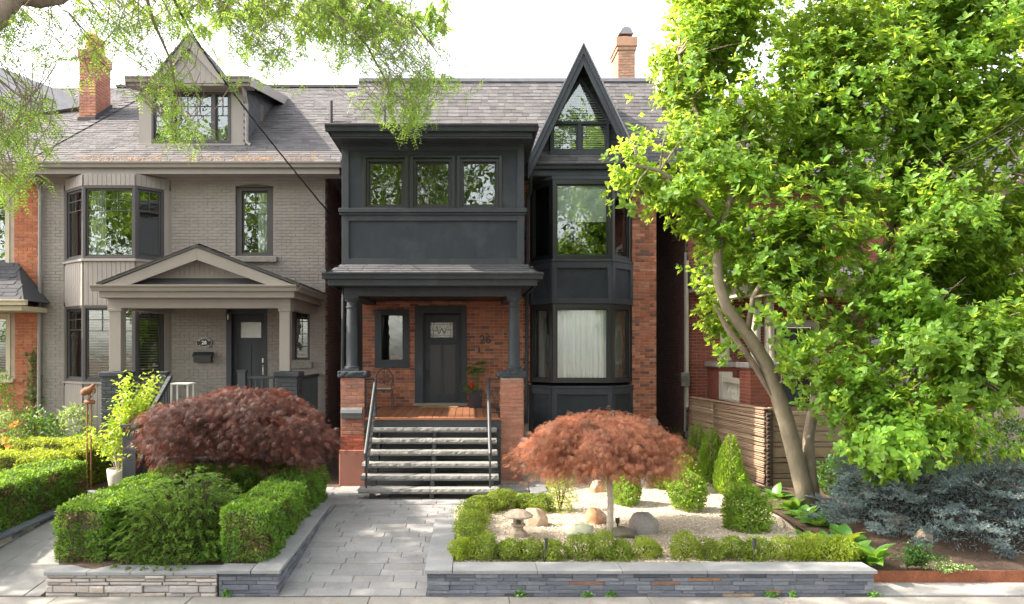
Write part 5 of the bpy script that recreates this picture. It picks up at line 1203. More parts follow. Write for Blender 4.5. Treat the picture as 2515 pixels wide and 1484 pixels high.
mb = MB(); mb.fbox(f4, od[0], od[0]+.14, -.1, .03, od[2], od[3]); mb.fbox(f4, od[1]-.14, od[1], -.1, .03, od[2], od[3]); mb.fbox(f4, od[0]+.14, od[1]-.14, -.1, .03, od[3]-.14, od[3]); mb.build('door_frame', M['cream_stone'], E, bevel=.006)
MB().fbox(f4, od[0]+.145, od[1]-.145, -.16, -.12, od[2], od[3]-.145).build('door', M['blue_grey'], E)
# porch
pX = 5.66; pf = 15.2
def pier4(x, y, w_, z1):
    p_ = MB().box(x+.012, x+w_-.012, y+.012, y+w_-.012, .2, z1).build('pier', M['mortar'], E)
    bricks(p_, F((x,y+.011,0)), w_, .5, z1, [], M['brick_deep'], header=0); bricks(p_, F((x+.011,y+w_,0),(0,-1,0),(-1,0,0)), w_, .5, z1, [], M['brick_deep'], header=0)
    MB().box(x-.06, x+w_+.06, y-.06, y+w_+.06, z1+.001, z1+.12).build('pier_cap', M['granite'], p_, bevel=.02); return p_
pier4(pX, pf, .62, 2.48); pier4(9.6, pf, .62, 2.48)
def col4(x, y):
    mb = MB(); lathe_z(mb, [(.14,2.60),(.14,2.65),(.12,2.67),(.10,2.70),(.10,3.2),(.085,3.78),(.10,3.80),(.12,3.85),(.13,3.92)], (x,y,0), 20); mb.build('column', M['cream_stone'], E, smooth=True)
for x, y in ((pX+.18,pf+.2),(pX+.46,pf+.2),(pX+.2,17.3),(9.8,pf+.2),(10.05,pf+.2)): col4(x, y)
MB().box(pX, pX+.4, 17.1, 17.9, .2, 2.46).build('parapet', M['brick_deep'], E); MB().box(pX-.08, pX+.46, 17.0, 17.93, 2.461, 2.58).build('coping', M['granite'], E, bevel=.02)
MB().box(pX+.03, pX+.2, pf+.62, 17.1, .2, 1.72).build('porch_wall', M['brick_deep'], E)
b_ = MB(); b_.box(pX+.02, pX+.20, pf+.63, 17.09, 2.13, 2.24); b_.box(pX+.04, pX+.18, pf+.63, 17.09, 1.721, 1.77); b_.box(pX-.01, pX+.23, 16.88, 17.1, 1.73, 2.36); bal = b_.build('balustrade', M['cream_stone'], E, bevel=.008)
yy = pf+.72
while yy < 16.85:
    mb = MB(); lathe_z(mb, [(.045,1.77),(.05,1.80),(.03,1.82),(.055,1.90),(.05,1.95),(.028,2.05),(.04,2.09),(.045,2.13)], (pX+.11,yy,0), 10); mb.build('baluster', M['cream_stone'], bal, smooth=True); yy += .16
MB().box(pX, 10.5, pf+.1, Y4, 1.2, 1.5).build('deck', M['old_board'], E)
mb = MB(); mb.box(5.45, 10.7, 15.0, 15.25, 3.93, 4.2); mb.box(5.45, 5.7, 15.251, Y4-.01, 3.93, 4.2); mb.build('beam', M['cream_stone'], E, bevel=.01)
mb = MB(); mb.box(5.2, 10.9, 14.75, Y4-.01, 4.201, 4.32); mb.build('eaves', M['cream_stone'], E, bevel=.02)
mb = MB(); mb.prism([Vector((5.15,14.7,4.321)),Vector((5.15,Y4-.01,4.85)),Vector((5.15,Y4-.01,4.321))], (5.8,0,0)); mb.build('porch_roof', M['shingle_dark'], E)
downspout(E, [at(1688,640,17.85), at(1688,1000,17.85)], M['cream_stone'], .04)
downspout(E, [at(1683,620,17.9), at(1683,1060,17.9)], M['downspout_grey'], .03)
mb = MB(); mb.prism([Vector((4.85,17.4,6.95)),Vector((4.85,22,10.2)),Vector((4.85,26,6.95))], (16,0,0)); r4 = mb.build('roof', M['shingle_dark'], E)
v4 = Vector((0,4.6,3.25)); shingles(r4, F((4.85,17.4,6.955),(1,0,0),Vector((0,-3.25,4.6)),v4), 9.4, v4.length, M['shingle_dark'], None, .3, .14, 120)
MB().box(4.85, 14, 17.42, 17.5, 6.75, 6.95).build('gutter', M['cream_stone'], E, bevel=.02)
fix_root(E)
mt_ = thing('electric_meter', 'round glass electric meter on grey box by the dark alley', 'meter', loc=at(1678,940,17.8))
p_ = at(1684,932,17.75); MB().box(p_.x-.09, p_.x+.09, 17.72, 17.84, p_.z-.16, p_.z+.16).build('box', M['downspout_grey'], mt_, bevel=.01)
mb = MB(); mb.tube([(p_.x-.05,17.72,p_.z+.03),(p_.x-.05,17.62,p_.z+.03)], [.075,.07], 16); mb.build('dial', M['mailbox_steel'], mt_); fix_root(mt_)
# ================================================================== GARDEN WALLS, FENCES, SMALL THINGS
def ledge(parent, f, W, z0, z1f, mat, rust, h=(.035,.065), ln=(.14,.42), th=.10, prot=.022, name='stone', ch=.004, rustp=.06, zbase=None, gap=.0015):
    """stacked split stones, each a piece. z1f(a) top height"""
    z = z0; zt = max(z1f(0), z1f(W))
    while z < zt-.012:
        hh = random.uniform(*h)
        if zt-(z+hh) < h[0]*.7: hh = zt-z
        a = -random.uniform(0,.2)
        while a < W:
            l = random.uniform(*ln); a0, a1 = max(0,a), min(W,a+l); a += l
            if a1-a0 < .03: continue
            top = min(z+hh, min(z1f(a0), z1f(a1))); bot = z if not zbase else max(z, max(zbase(a0), zbase(a1))-.03)
            if top-bot < .012: continue
            mb = MB(); mb.frus(f, a0+gap, a1-gap, bot+gap*.8, top-gap*.8, -th*.5, random.uniform(0,prot), ch)
            # slight irregularity of the face
            mb.v[8:12] = [tuple(Vector(q)+f.n*random.uniform(-.003,.003)+f.v*random.uniform(-.0015,.0015)) for q in mb.v[8:12]]
            mb.build(name, rust if random.random() < rustp else mat, parent)
        z += hh
def caps(parent, f, W, zf, d0, d1, th, mat, ln=.85, name='cap_stone', miter=0):
    n = max(1, round(W/ln)); w_ = W/n
    for i in range(n):
        a0, a1 = i*w_+.0025, (i+1)*w_-.0025; mb = MB(); z0, z1 = zf(a0), zf(a1)
        mb.add([f.p(a0,d1,z0-th),f.p(a1,d1,z1-th),f.p(a1,d0,z1-th),f.p(a0,d0,z0-th),f.p(a0,d1,z0),f.p(a1,d1,z1),f.p(a1,d0,z1),f.p(a0,d0,z0)], [(0,3,2,1),(4,5,6,7),(0,1,5,4),(1,2,6,5),(2,3,7,6),(3,0,4,7)])
        mb.build(name, mat, parent, bevel=.006)
# right slate wall
RW = thing('slate_wall', 'long low slate ledgestone wall with pale grey caps along the gravel bed', 'garden wall', loc=(2,8.9,0))
rx0, rx1 = -.50, 4.69
core = MB(); core.box(rx0+.03, rx1-.03, 8.78, 9.05, -.05, .25); core.box(rx0+.03, rx0+.26, 9.051, 11.4, -.05, .25); core = core.build('core', M['mortar_dark'], RW)
ledge(RW, F((rx0,8.755,0)), rx1-rx0, -.03, lambda a: .258, M['slate_ledge'], M['slate_rust'], rustp=.05)
ledge(RW, F((rx0+.02,11.4,0),(0,-1,0),(-1,0,0)), 2.65, -.03, lambda a: .258, M['slate_ledge'], M['slate_rust'], zbase=lambda a: zpath(11.4-a))
caps(RW, F((rx0+.30,8.71,0)), rx1+.03-rx0-.30, lambda a: .30, -.36, 0, .042, M['cap'], .9)
caps(RW, F((rx0-.025,11.42,0),(0,-1,0),(-1,0,0)), 2.71, lambda a: .30, -.32, 0, .042, M['cap'], .9)
fix_root(RW)
# left slate wall
LW = thing('slate_wall', 'slate ledgestone wall with grey caps on the left side of the path', 'garden wall', loc=(-2.5,9,0))
lx1 = -2.22; lx0 = gx(541,8.8)
zc = lambda a: .30+.13*a/3.2
core = MB(); core.box(lx0+.03, lx1-.03, 8.78, 9.0, -.05, .25); core.box(lx1-.26, lx1-.03, 9.001, 11.95, -.05, .30); core.build('core', M['mortar_dark'], LW)
ledge(LW, F((lx0,8.755,0)), lx1-lx0, -.03, lambda a: .258, M['slate_ledge'], M['slate_rust'], rustp=.05)
ledge(LW, F((lx1-.02,8.76,0),(0,1,0),(1,0,0)), 3.2, -.03, lambda a: zc(a)-.043, M['slate_ledge'], M['slate_rust'], zbase=lambda a: zpath(8.76+a))
caps(LW, F((lx0-.02,8.71,0)), lx1-.30-lx0, lambda a: .30, -.30, 0, .042, M['cap'], .5)
caps(LW, F((lx1+.02,8.712,0),(0,1,0),(1,0,0)), 3.25, zc, -.33, 0, .042, M['cap'], .8)
fix_root(LW)
# tan stone wall
TW = thing('stone_wall', 'low wall of pale tan stacked stone under the spreading juniper', 'garden wall', loc=(-4,8.9,0))
tx0, tx1 = gx(118,8.8), lx0-.02
MB().box(tx0+.03, tx1-.01, 8.80, 9.05, -.05, .22).build('core', M['mortar_dark'], TW)
ledge(TW, F((tx0,8.77,0)), tx1-tx0, -.03, lambda a: .232, M['tan_stone'], M['tan_stone'], h=(.04,.095), ln=(.14,.5), prot=.045, ch=.010, gap=.004)
ledge(TW, F((tx0+.02,11.8,0),(0,-1,0),(-1,0,0)), 3.0, -.03, lambda a: .232, M['tan_stone'], M['tan_stone'], h=(.05,.10), ln=(.18,.5), prot=.03, ch=.01, gap=.004, zbase=lambda a: zpath(11.8-a))
caps(TW, F((tx0-.02,8.735,0)), tx1-tx0+.02, lambda a: .275, -.3, 0, .042, M['cap'], .55); fix_root(TW)
FW = thing('stone_wall', 'dark capped stone wall beside the walkway at far left', 'garden wall', loc=(-6.5,10,0))
MB().box(-6.7, -6.45, 8.75, 13.2, -.05, .20).build('core', M['mortar_dark'], FW)
ledge(FW, F((-6.43,8.76,0),(0,1,0),(1,0,0)), 4.4, -.03, lambda a: .21+.03*a, M['tan_stone'], M['slate_ledge'], h=(.035,.06), ln=(.2,.5), rustp=.4, zbase=lambda a: zpath(8.76+a))
caps(FW, F((-6.38,8.74,0),(0,1,0),(1,0,0)), 4.5, lambda a: .255+.03*a, -.32, 0, .04, M['slate_ledge'], .9); fix_root(FW)
ce = thing('metal_edging', 'rusty steel edging strip holding the bed under the blue spruce', 'edging', loc=(6.5,9.2,0))
MB().box(4.74, 30, 9.195, 9.205, -.02, .155).build('strip', M['corten'], ce); fix_root(ce)
# little kerb of the inner gravel bed by the porch pier
kb = thing('stone_kerb', 'pale stone kerb leading back to the right brick pier', 'kerb', loc=(1.2,13.4,.27))
for i in range(3): MB().box(1.06+i*.02, 1.36+i*.02, 12.75+i*.52, 13.26+i*.52, .2, .36).build('kerb_stone', M['cap'], kb, bevel=.008)
MB().box(.55, 1.06, 13.55, 13.9, .2, .34).build('step_block', M['concrete_grey'], kb, bevel=.01); fix_root(kb)
# bamboo screen
BF = thing('bamboo_fence', 'horizontal bamboo cane screen fence lit by the sun beside the cedars', 'fence', loc=(5.2,15.3,.3))
P0, P1 = Vector((5.03,17.2,0)), Vector((5.38,13.72,0)); u = (P1-P0).normalized(); LL = (P1-P0).length; nB = Vector((u.y,-u.x,0)); nB = nB if nB.x < 0 else -nB
fB_ = F(P0, u, nB); mid = LL*.38; nc = 44
MB().fbox(fB_, 0, LL, -.05, -.02, .3, 1.72).build('back_board', M['old_board'], BF)
for (a0, a1, bb) in ((.0, mid+.03, .0), (mid, LL+.02, .018)):
    nx_ = 10; mesh = None
    for i in range(nc):
        z = .32+i*(1.44/nc); r = 1.44/nc*.47
        mb = MB(); p = fB_.p(a0+random.uniform(-.01,.01), bb+.01, z); q = fB_.p(a1+random.uniform(-.012,.012), bb+.01, z+random.uniform(-.012,.012))
        pts = []; rad = []; k = 6
        ph = random.random()
        for j in range(k+1):
            t = j/k; c = p.lerp(q, t)+Vector((0,0,random.uniform(-.004,.004))); pts.append(c); rad.append(r*random.uniform(.8,1.08))
        mb.tube(pts, rad, 6); mb.build('cane', M['bamboo'], BF, smooth=True)
MB().fbox(fB_, -.0, LL+.03, -.10, .05, 1.765, 1.79).build('rail', M['bamboo'], BF, bevel=.005)
MB().fbox(fB_, LL-.06, LL+.02, -.14, -.055, .2, 1.76).build('post', M['bark_dark'], BF)
fix_root(BF)
# slatted fence facing the street
SF = thing('slat_fence', 'weathered fence of wide and narrow horizontal boards behind the magnolia trunk', 'fence', loc=(6.4,13.8,.3))
fx0, fx1 = 5.46, 7.35; z = .32; i = 0
while z < 1.75:
    h = .175 if i % 2 == 0 else .068
    MB().box(fx0, fx1, 13.75, 13.775, z, min(z+h,1.76)).build('board', M['old_board'], SF, bevel=.003); z += h+.022; i += 1
for x in (fx0+.02, fx1-.14): MB().box(x, x+.09, 13.776, 13.86, .2, 1.8).build('post', M['old_board'], SF)
for k in range(18): MB().tube([(5.39+random.uniform(-.004,.004),13.70,.33+k*.079),(5.47,13.72,.335+k*.079)], .036, 6).build('cane_end', M['bark_dark'], SF)
fix_root(SF)

# boulders
def boulder(name, label, loc, r, mat, seed, ang=0.0):
    n1, n2 = 44, 28; V = []; Q = []
    rs = np.random.default_rng(seed); cuts = [(Vector(unit(rs.normal(size=(1,3)))[0]), rs.uniform(.66,.95)) for _ in range(20)]
    for j in range(n2+1):
        th = math.pi*j/n2
        for i in range(n1):
            ph = 2*math.pi*i/n1; d = Vector((math.sin(th)*math.cos(ph), math.sin(th)*math.sin(ph), math.cos(th))); k = 1.0
            for c, h in cuts:
                q = d.dot(c)
                if q > 0 and k*q > h: k = h/q
            k *= 1+.025*math.sin(5*ph+seed)*math.sin(3*th)+.016*math.sin(13*ph+seed*2)*math.sin(11*th)+.01*math.sin(23*ph)*math.sin(19*th+seed); p = d*k
            V.append((p.x*r[0]*math.cos(ang)-p.y*r[1]*math.sin(ang), p.x*r[0]*math.sin(ang)+p.y*r[1]*math.cos(ang), p.z*r[2]))
    for j in range(n2):
        for i in range(n1): a = j*n1+i; b = j*n1+(i+1)%n1; Q.append((a, a+n1, b+n1, b))
    o = npmesh(name, V, Q, mat, smooth=True); o.location = loc; return tag(o, label, 'rock', 'boulders in the gravel bed')
def bo(label, dx, dy, w_, h_, mat, seed, dep=.8, ang=0):
    p = onground(dx, dy, .275); s = K/p.y; r = (w_/s/2*1.02, w_/s/2*dep, h_/s*.85); boulder('boulder', label, (p.x, p.y+r[1]*.8, .275+r[2]*.12), r, mat, seed, ang)
bo('rounded grey granite boulder right of the red maple trunk', 1588, 1310, 84, 54, M['granite'], 3)
bo('low dark mossy rock at the foot of the red maple', 1537, 1320, 72, 22, M['rock_moss'], 5)
bo('pale greenish flat rock left of the red maple trunk', 1425, 1322, 84, 40, M['rock_green'], 8)
bo('orange tan boulder behind the red maple trunk', 1467, 1284, 58, 36, M['rock_orange'], 12)
bo('large tan boulder behind the stone lantern', 1314, 1294, 82, 48, M['rock_tan'], 15)
bo('tan rock farther back under the left side of red maple crown', 1468, 1212, 46, 32, M['rock_orange'], 21)
bo('grey rock at the edge of the hostas', 2220, 1300, 80, 34, M['granite'], 25)
bo('pale rock beside hosta leaves at the gravel edge', 2275, 1325, 46, 26, M['rock_tan'], 31)
# stone lantern
p = onground(1274, 1322, .275); p.y += .1; s = K/p.y; LN = thing('stone_lantern', 'small stone garden lantern with wide mushroom roof on gravel', 'lantern', loc=p); lz = p.z-.03
def lring(prof, n, name, mat=M['lantern_stone'], rot=0.0):
    mb = MB(); base = len(mb.v)
    for r, z in prof:
        for k in range(n): a = 2*math.pi*k/n+rot; mb.v.append((p.x+r*math.cos(a), p.y+r*math.sin(a), lz+z))
    for i in range(len(prof)-1):
        for k in range(n): a = i*n+k; b = i*n+(k+1)%n; mb.f.append((a,b,b+n,a+n))
    mb.f.append(tuple(range(n))[::-1]); mb.f.append(tuple((len(prof)-1)*n+k for k in range(n)))
    return mb.build(name, mat, LN, bevel=.004)
lring([(.135,0),(.125,.09),(.085,.12)], 6, 'base'); lring([(.075,.12),(.07,.16),(.10,.18),(.10,.21)], 6, 'pedestal')
mb = MB()
for k in range(4): a = k*math.pi/2+.785; mb.tube([(p.x+.07*math.cos(a),p.y+.07*math.sin(a),lz+.21),(p.x+.07*math.cos(a),p.y+.07*math.sin(a),lz+.29)], .022, 5)
mb.build('fire_box', M['lantern_stone'], LN); lring([(.04,.211),(.04,.289)], 6, 'core', M['rock_moss'])
lring([(.10,.285),(.205,.305),(.21,.325),(.12,.385),(.03,.405),(.015,.41)], 12, 'roof'); fix_root(LN)
# path lights
for i, (dx, dy, lab) in enumerate(((1340,1378,'thin black path light among the boxwoods near the stone lantern'),(1851,1378,'thin black path light near the right end of the boxwood row'))):
    q = Vector((gx(dx,9.2), 9.2, .27)); T = thing('path_light', lab, 'path light', 'black path lights by the wall', loc=q)
    mb = MB(); mb.tube([(q.x-.01,q.y,.24),(q.x+.005,q.y,.50)], .014, 8); mb.build('stake', M['black_iron'], T)
    mb = MB(); mb.tube([(q.x+.005,q.y,.46),(q.x+.008,q.y,.535)], .021, 10); mb.tube([(q.x+.008,q.y,.535),(q.x+.008,q.y,.548)], .028, 12); mb.build('head', M['black_iron'], T); fix_root(T)
q = onground(1517,1305,.275); T = thing('spot_light', 'small black garden spotlight right of the red maple trunk', 'spotlight', loc=q)
mb = MB(); mb.tube([(q.x,q.y,.25),(q.x,q.y,.38)], .010, 6); mb.build('stake', M['black_iron'], T); mb = MB(); mb.tube([(q.x,q.y,.38),(q.x,q.y+.01,.41),(q.x,q.y+.015,.46)], [.018,.03,.033], 12); mb.build('head', M['black_iron'], T); fix_root(T)
q = onground(1917,1242,.275); 
# square planter with grass and geranium
PL = thing('planter', 'glossy black square planter with feathery grass and a red geranium by the door', 'planter', loc=(gx(1167,16.75),16.75,1.57))
x0, x1 = gx(1150,16.6), gx(1185.5,16.6); y0 = 16.58; y1 = y0+(x1-x0); z1 = 1.57+.40
mb = MB(); c = .03; cx, cy = (x0+x1)/2, (y0+y1)/2; h0 = (x1-x0)/2
def sq(h, z): return [(cx-h,cy-h,z),(cx+h,cy-h,z),(cx+h,cy+h,z),(cx-h,cy+h,z)]
V = sq(h0*.86,1.572)+sq(h0,z1)+sq(h0*.88,z1)+sq(h0*.86,z1-.05)
mb.add(V, [(3,2,1,0)]+[(r*4+k, r*4+(k+1)%4, r*4+4+(k+1)%4, r*4+4+k) for r in range(3) for k in range(4)]); mb.build('pot', M['pot_dark'], PL, bevel=.008)
MB().box(cx-h0*.84,cx+h0*.84,cy-h0*.84,cy+h0*.84,z1-.06,z1-.045).build('soil', M['soil'], PL)
n = 26; P = []; Dv = []
stm = MB(); tips = []
for i in range(n):
    a = random.uniform(0,6.28); l = random.uniform(.35,.62); t = Vector((cx+.18*math.cos(a)*random.random()*1.6, cy+.15*math.sin(a), z1+l)); stm.tube([(cx+.06*math.cos(a),cy+.06*math.sin(a),z1-.05), ((cx+t.x)/2,(cy+t.y)/2,z1+l*.6), t], .003, 4); tips.append(t)
stm.build('stem', M['palm_leaf'], PL)
Pp = np.repeat(np.array([tuple(t) for t in tips]), 34, 0); Ax = rdir(len(Pp)); Ax[:,2] = np.abs(Ax[:,2])*.5-.25; V, Q = scatter(T_ND, Q_SM, Pp, Ax, rdir(len(Pp)), rng.uniform(.09,.17,len(Pp)), .05); npmesh('blade', V, Q, M['palm_leaf'], PL, 'stuff')
gpx = np.array([cx-.10, y0-.02, z1+.06])+rng.normal(size=(220,3))*np.array([.09,.07,.06]); V, Q = scatter(T_SM, Q_SM, gpx, rdir(220), rdir(220)+[0,-.6,.8], rng.uniform(.03,.06,220), 1.2); npmesh('geranium_leaf', V, Q, M['shrub_leaf'], PL, 'stuff')
fl = np.array([gx(1158,16.5), 16.5, gz(945,16.5)])+rng.normal(size=(70,3))*.026; V, Q = scatter(T_SM, Q_SM, fl, rdir(70), rdir(70)+[0,-1,.5], .035, 1.4); npmesh('flower', V, Q, M['petal_red'], PL, 'stuff'); fix_root(PL)
# iron bistro chair
CHR = thing('chair', 'black iron bistro chair in the dark left corner of the porch', 'chair', loc=(gx(938,16.0),16.1,1.57))
cx, cy = gx(940,16.0), 16.15; zs = 2.0
mb = MB(); mb.tube([(cx-.19,cy-.17,zs),(cx+.19,cy-.17,zs),(cx+.19,cy+.17,zs),(cx-.19,cy+.17,zs),(cx-.19,cy-.17,zs)], .012, 6)
for k in range(9): x = cx-.18+k*.045; mb.tube([(x,cy-.17,zs),(x,cy+.17,zs)], .006, 4)
mb.build('seat', M['black_iron'], CHR)
MB().box(cx-.18, cx+.18, cy-.165, cy+.165, zs+.012, zs+.035).build('cushion', M['cream_stone'], CHR, bevel=.01)
for sx_, sy_ in ((-1,-1),(1,-1),(-1,1),(1,1)):
    mb = MB(); mb.tube([(cx+sx_*.17,cy+sy_*.15,zs),(cx+sx_*.19,cy+sy_*.17,1.8),(cx+sx_*.21,cy+sy_*.2,1.572)], .011, 6); mb.build('leg', M['black_iron'], CHR)
mb = MB(); pts = [(cx+.19*math.cos(a), cy+.18, zs+.18+.27*math.sin(a)) for a in np.linspace(-.4, math.pi+.4, 16)]; mb.tube(pts, .012, 6)
for a in np.linspace(.35, math.pi-.35, 7): mb.tube([(cx,cy+.18,zs+.12),(cx+.19*math.cos(a),cy+.18,zs+.18+.27*math.sin(a))], .006, 4)
for k in range(5): an = k*1.257; mb.tube([(cx+.09*math.cos(an)+.045*math.cos(t),cy+.18,zs+.22+.09*math.sin(an)+.045*math.sin(t)) for t in np.linspace(0,6.283,10)], .006, 4)
mb.build('backrest', M['black_iron'], CHR)
mb = MB(); mb.tube([(cx-.19,cy+.17,zs+.22),(cx-.22,cy,zs+.22),(cx-.19,cy-.15,zs+.15),(cx-.18,cy-.16,zs)], .009, 6); mb.tube([(cx+.19,cy+.17,zs+.22),(cx+.22,cy,zs+.22),(cx+.19,cy-.15,zs+.15),(cx+.18,cy-.16,zs)], .009, 6); mb.build('armrest', M['black_iron'], CHR); fix_root(CHR)
# rusty bird sculpture on two rods
sp = at(219,1115,13.6); SC = thing('bird_sculpture', 'rusty metal bird garden sculpture on two thin rods above the hedge', 'sculpture', loc=(sp.x,13.6,.3))
bx, bz = gx(216,13.6), gz(962,13.6); s = K/13.6
def bpnt(dx, dy): return Vector((gx(dx,13.6), 13.6, gz(dy,13.6)))
mb = MB(); mb.tube([bpnt(199,968),bpnt(203,966),bpnt(211,961),bpnt(220,958),bpnt(226,951),bpnt(230,945),bpnt(233,942)], [.02,.055,.075,.065,.04,.025,.012], 12); mb.build('body', M['rust_iron'], SC, smooth=True)
mb = MB(); mb.tube([bpnt(222,950),bpnt(229,952),bpnt(233,958),bpnt(232,965),bpnt(229,967)], [.02,.026,.022,.018,.01], 8); mb.build('neck', M['rust_iron'], SC, smooth=True)
mb = MB(); mb.tube([bpnt(219,968),bpnt(222,975),bpnt(216,982),bpnt(224,986)], [.03,.025,.03,.03], 8); mb.tube([bpnt(208,988),bpnt(232,988)], [.035,.035], 8); mb.build('foot', M['rust_iron'], SC, smooth=True)
for a, b in ((214,213),(224,223)):
    mb = MB(); mb.tube([bpnt(a,990), Vector((bpnt(b,1115).x,13.6,.3))], .014, 6); mb.build('rod', M['rust_iron'], SC)
fix_root(SC)
# pale pot with lime shrub
pp = Vector((gx(290,13.55),13.55,.3)); PT = thing('potted_shrub', 'lime green leafy shrub in a pale round pot beside the grey steps', 'plant', loc=pp)
mb = MB(); lathe_z(mb, [(.08,.27),(.11,.29),(.155,.42),(.18,.60),(.185,.72),(.17,.72),(.16,.60),(.15,.55)], (pp.x,pp.y,0), 24); mb.build('pot', M['pot_pale'], PT, smooth=True)
stm = MB(); tips = []
for i in range(26):
    a = random.uniform(0,6.28); h = random.uniform(.45,1.75); r = .78*math.sqrt(random.random())*(1.25-h*.45)
    t = Vector((gx(338,13.5)+(pp.x-gx(338,13.5))*(1-h/1.7)+r*math.cos(a), pp.y-.05+r*.7*math.sin(a), .62+h)); stm.tube([(pp.x,pp.y,.6),(pp.x*.6+t.x*.4,pp.y*.5+t.y*.5,.62+h*.55),t], [.010,.007,.003], 5); tips.append((Vector((pp.x,pp.y,.62)), t))
stm.build('stem', M['bark_pale'], PT)
P = []
for i in range(2600):
    b, t = random.choice(tips); q = b.lerp(t, random.uniform(.45,1.05)); P.append((q.x+random.gauss(0,.075), q.y+random.gauss(0,.075), q.z+random.gauss(0,.06)))
P = np.array(P); Ax = rdir(len(P)); Ax[:,2] = Ax[:,2]*.5-.25; V, Q = scatter(T_OV, Q_OV, P, Ax, rdir(len(P))*.7+[0,-.3,1], rng.uniform(.06,.10,len(P)), .8); npmesh('foliage', V, Q, M['lime_leaf'], PT, 'stuff'); fix_root(PT)
# overhead cables
def cable(name, label, pts, r, tw=0):
    mb = MB(); P_ = [Vector(q) for q in pts]; a, b, sag = P_[0], P_[-1], pts and 0
    def cur(t):
        # quadratic through three points
        return P_[0]*(1-t)*(1-2*t)+P_[1]*4*t*(1-t)+P_[2]*t*(2*t-1)
    n = 60
    if tw:
        for q in range(3): mb.tube([cur(i/n)+Vector((r*1.3*math.cos(q*2.09+i*.8), 0, r*1.3*math.sin(q*2.09+i*.8))) for i in range(n+1)], r, 5)
    else: mb.tube([cur(i/n) for i in range(n+1)], r, 6)
    return tag(mb.build(name, M['cable']), label, 'cable')
cable('overhead_cable', 'twisted black service cable sagging down past the dormer to the grey house corner', [at(420,-50,8.0), at(545,190,12.6), at(811,527,17.45)], .008, 1)
cable('overhead_cable', 'upper black cable passing through the magnolia at right', [at(2560,238,8.6), at(2180,442,12.0), at(1650,592,17.25)], .009)
cable('overhead_cable', 'lower black cable passing through the magnolia at right', [at(2560,265,8.6), at(2180,480,12.0), at(1700,604,17.8)], .009)
# ================================================================== PLANTS
UP = np.array([0,0,1.0])
def wob(P, k=5.0, s=0.0):
    return (np.sin(P[:,0]*k+s)*np.sin(P[:,1]*k*1.1+2*s+1)+np.sin(P[:,2]*k*1.7+s*3)*np.sin((P[:,0]+P[:,1])*k*.7+s))*.5
def hedge(label, boxes, mat, dens=2600, size=(.026,.044), brown=.0, bump=.035, seed=0, group=None, name='hedge'):
    T = thing(name, label, 'hedge', group, loc=((boxes[0][0]+boxes[0][1])/2, (boxes[0][2]+boxes[0][3])/2, boxes[0][4]))
    core = MB(); PP = []; NN = []
    for (x0,x1,y0,y1,z0,z1) in boxes:
        i = .07; core.box(x0+i, x1-i, y0+i, y1-i, z0, z1-i)
        faces = [((x0,y0,z0),(x1-x0,0,0),(0,0,z1-z0),(0,-1,0)), ((x0,y1,z0),(x1-x0,0,0),(0,0,z1-z0),(0,1,0)),
                 ((x0,y0,z0),(0,y1-y0,0),(0,0,z1-z0),(-1,0,0)), ((x1,y0,z0),(0,y1-y0,0),(0,0,z1-z0),(1,0,0)), ((x0,y0,z1),(x1-x0,0,0),(0,y1-y0,0),(0,0,1))]
        for o_, a, b, n in faces:
            o_, a, b, n = map(np.array, (o_, a, b, n)); ar = np.linalg.norm(np.cross(a, b)); m_ = int(ar*dens*(.35 if n[1] > 0 else 1))
            p = o_+rng.random((m_,1))*a+rng.random((m_,1))*b
            c = np.array([(x0+x1)/2,(y0+y1)/2,(z0+z1)/2]); h = np.array([(x1-x0)/2,(y1-y0)/2,(z1-z0)/2])
            # round the edges a little
            q = (p-c)/h; rr = np.linalg.norm(q*np.array([1,1,1]), axis=1, keepdims=True); e = np.sort(np.abs(q), axis=1)[:,1:2]; p = p-(p-c)*(np.clip(e-.72,0,1)**2*2.6)*np.minimum(1,.15/h.max()*3)
            p = p+n*(wob(p, 4.2, seed+2)*bump*1.1+wob(p, 12, seed)*bump*1.3+wob(p, 26, seed+1)*bump*.9-np.abs(rng.normal(0,.032,m_)))[:,None]
            ins = np.zeros(m_, bool)
            for (a0,a1,b0,b1,c0,c1) in boxes:
                if (a0,b0,c0,a1) != (x0,y0,z0,x1): ins |= (p[:,0] > a0+.05)&(p[:,0] < a1-.05)&(p[:,1] > b0+.05)&(p[:,1] < b1-.05)&(p[:,2] < c1-.04)
            p = p[~ins]; PP.append(p); NN.append(np.tile(n, (len(p),1)))
    P = np.concatenate(PP); N = np.concatenate(NN)
    core.build('branches', M['bark_dark'], T)
    A = rdir(len(P))+N*.6+UP*.7; V, Q = scatter(T_SM, Q_SM, P, A, N+rdir(len(P))*.75+UP*.3, rng.uniform(*size,len(P))*np.clip(rng.lognormal(0,.22,len(P)),.6,1.7), rng.uniform(.8,1.15,len(P)))
    if brown:
        sel = (wob(P, 6, seed+4)+rng.normal(0,.35,len(P)) > .55-brown)&(P[:,2] < np.max(P[:,2])-.12)
        Qb = Q[np.repeat(sel, 1)]; Q = Q[~sel]; 
        npmesh('bare_leaf', V.copy(), Qb, M['hedge_brown'], T, 'stuff')
    npmesh('foliage', V, Q, mat, T, 'stuff'); fix_root(T); return T
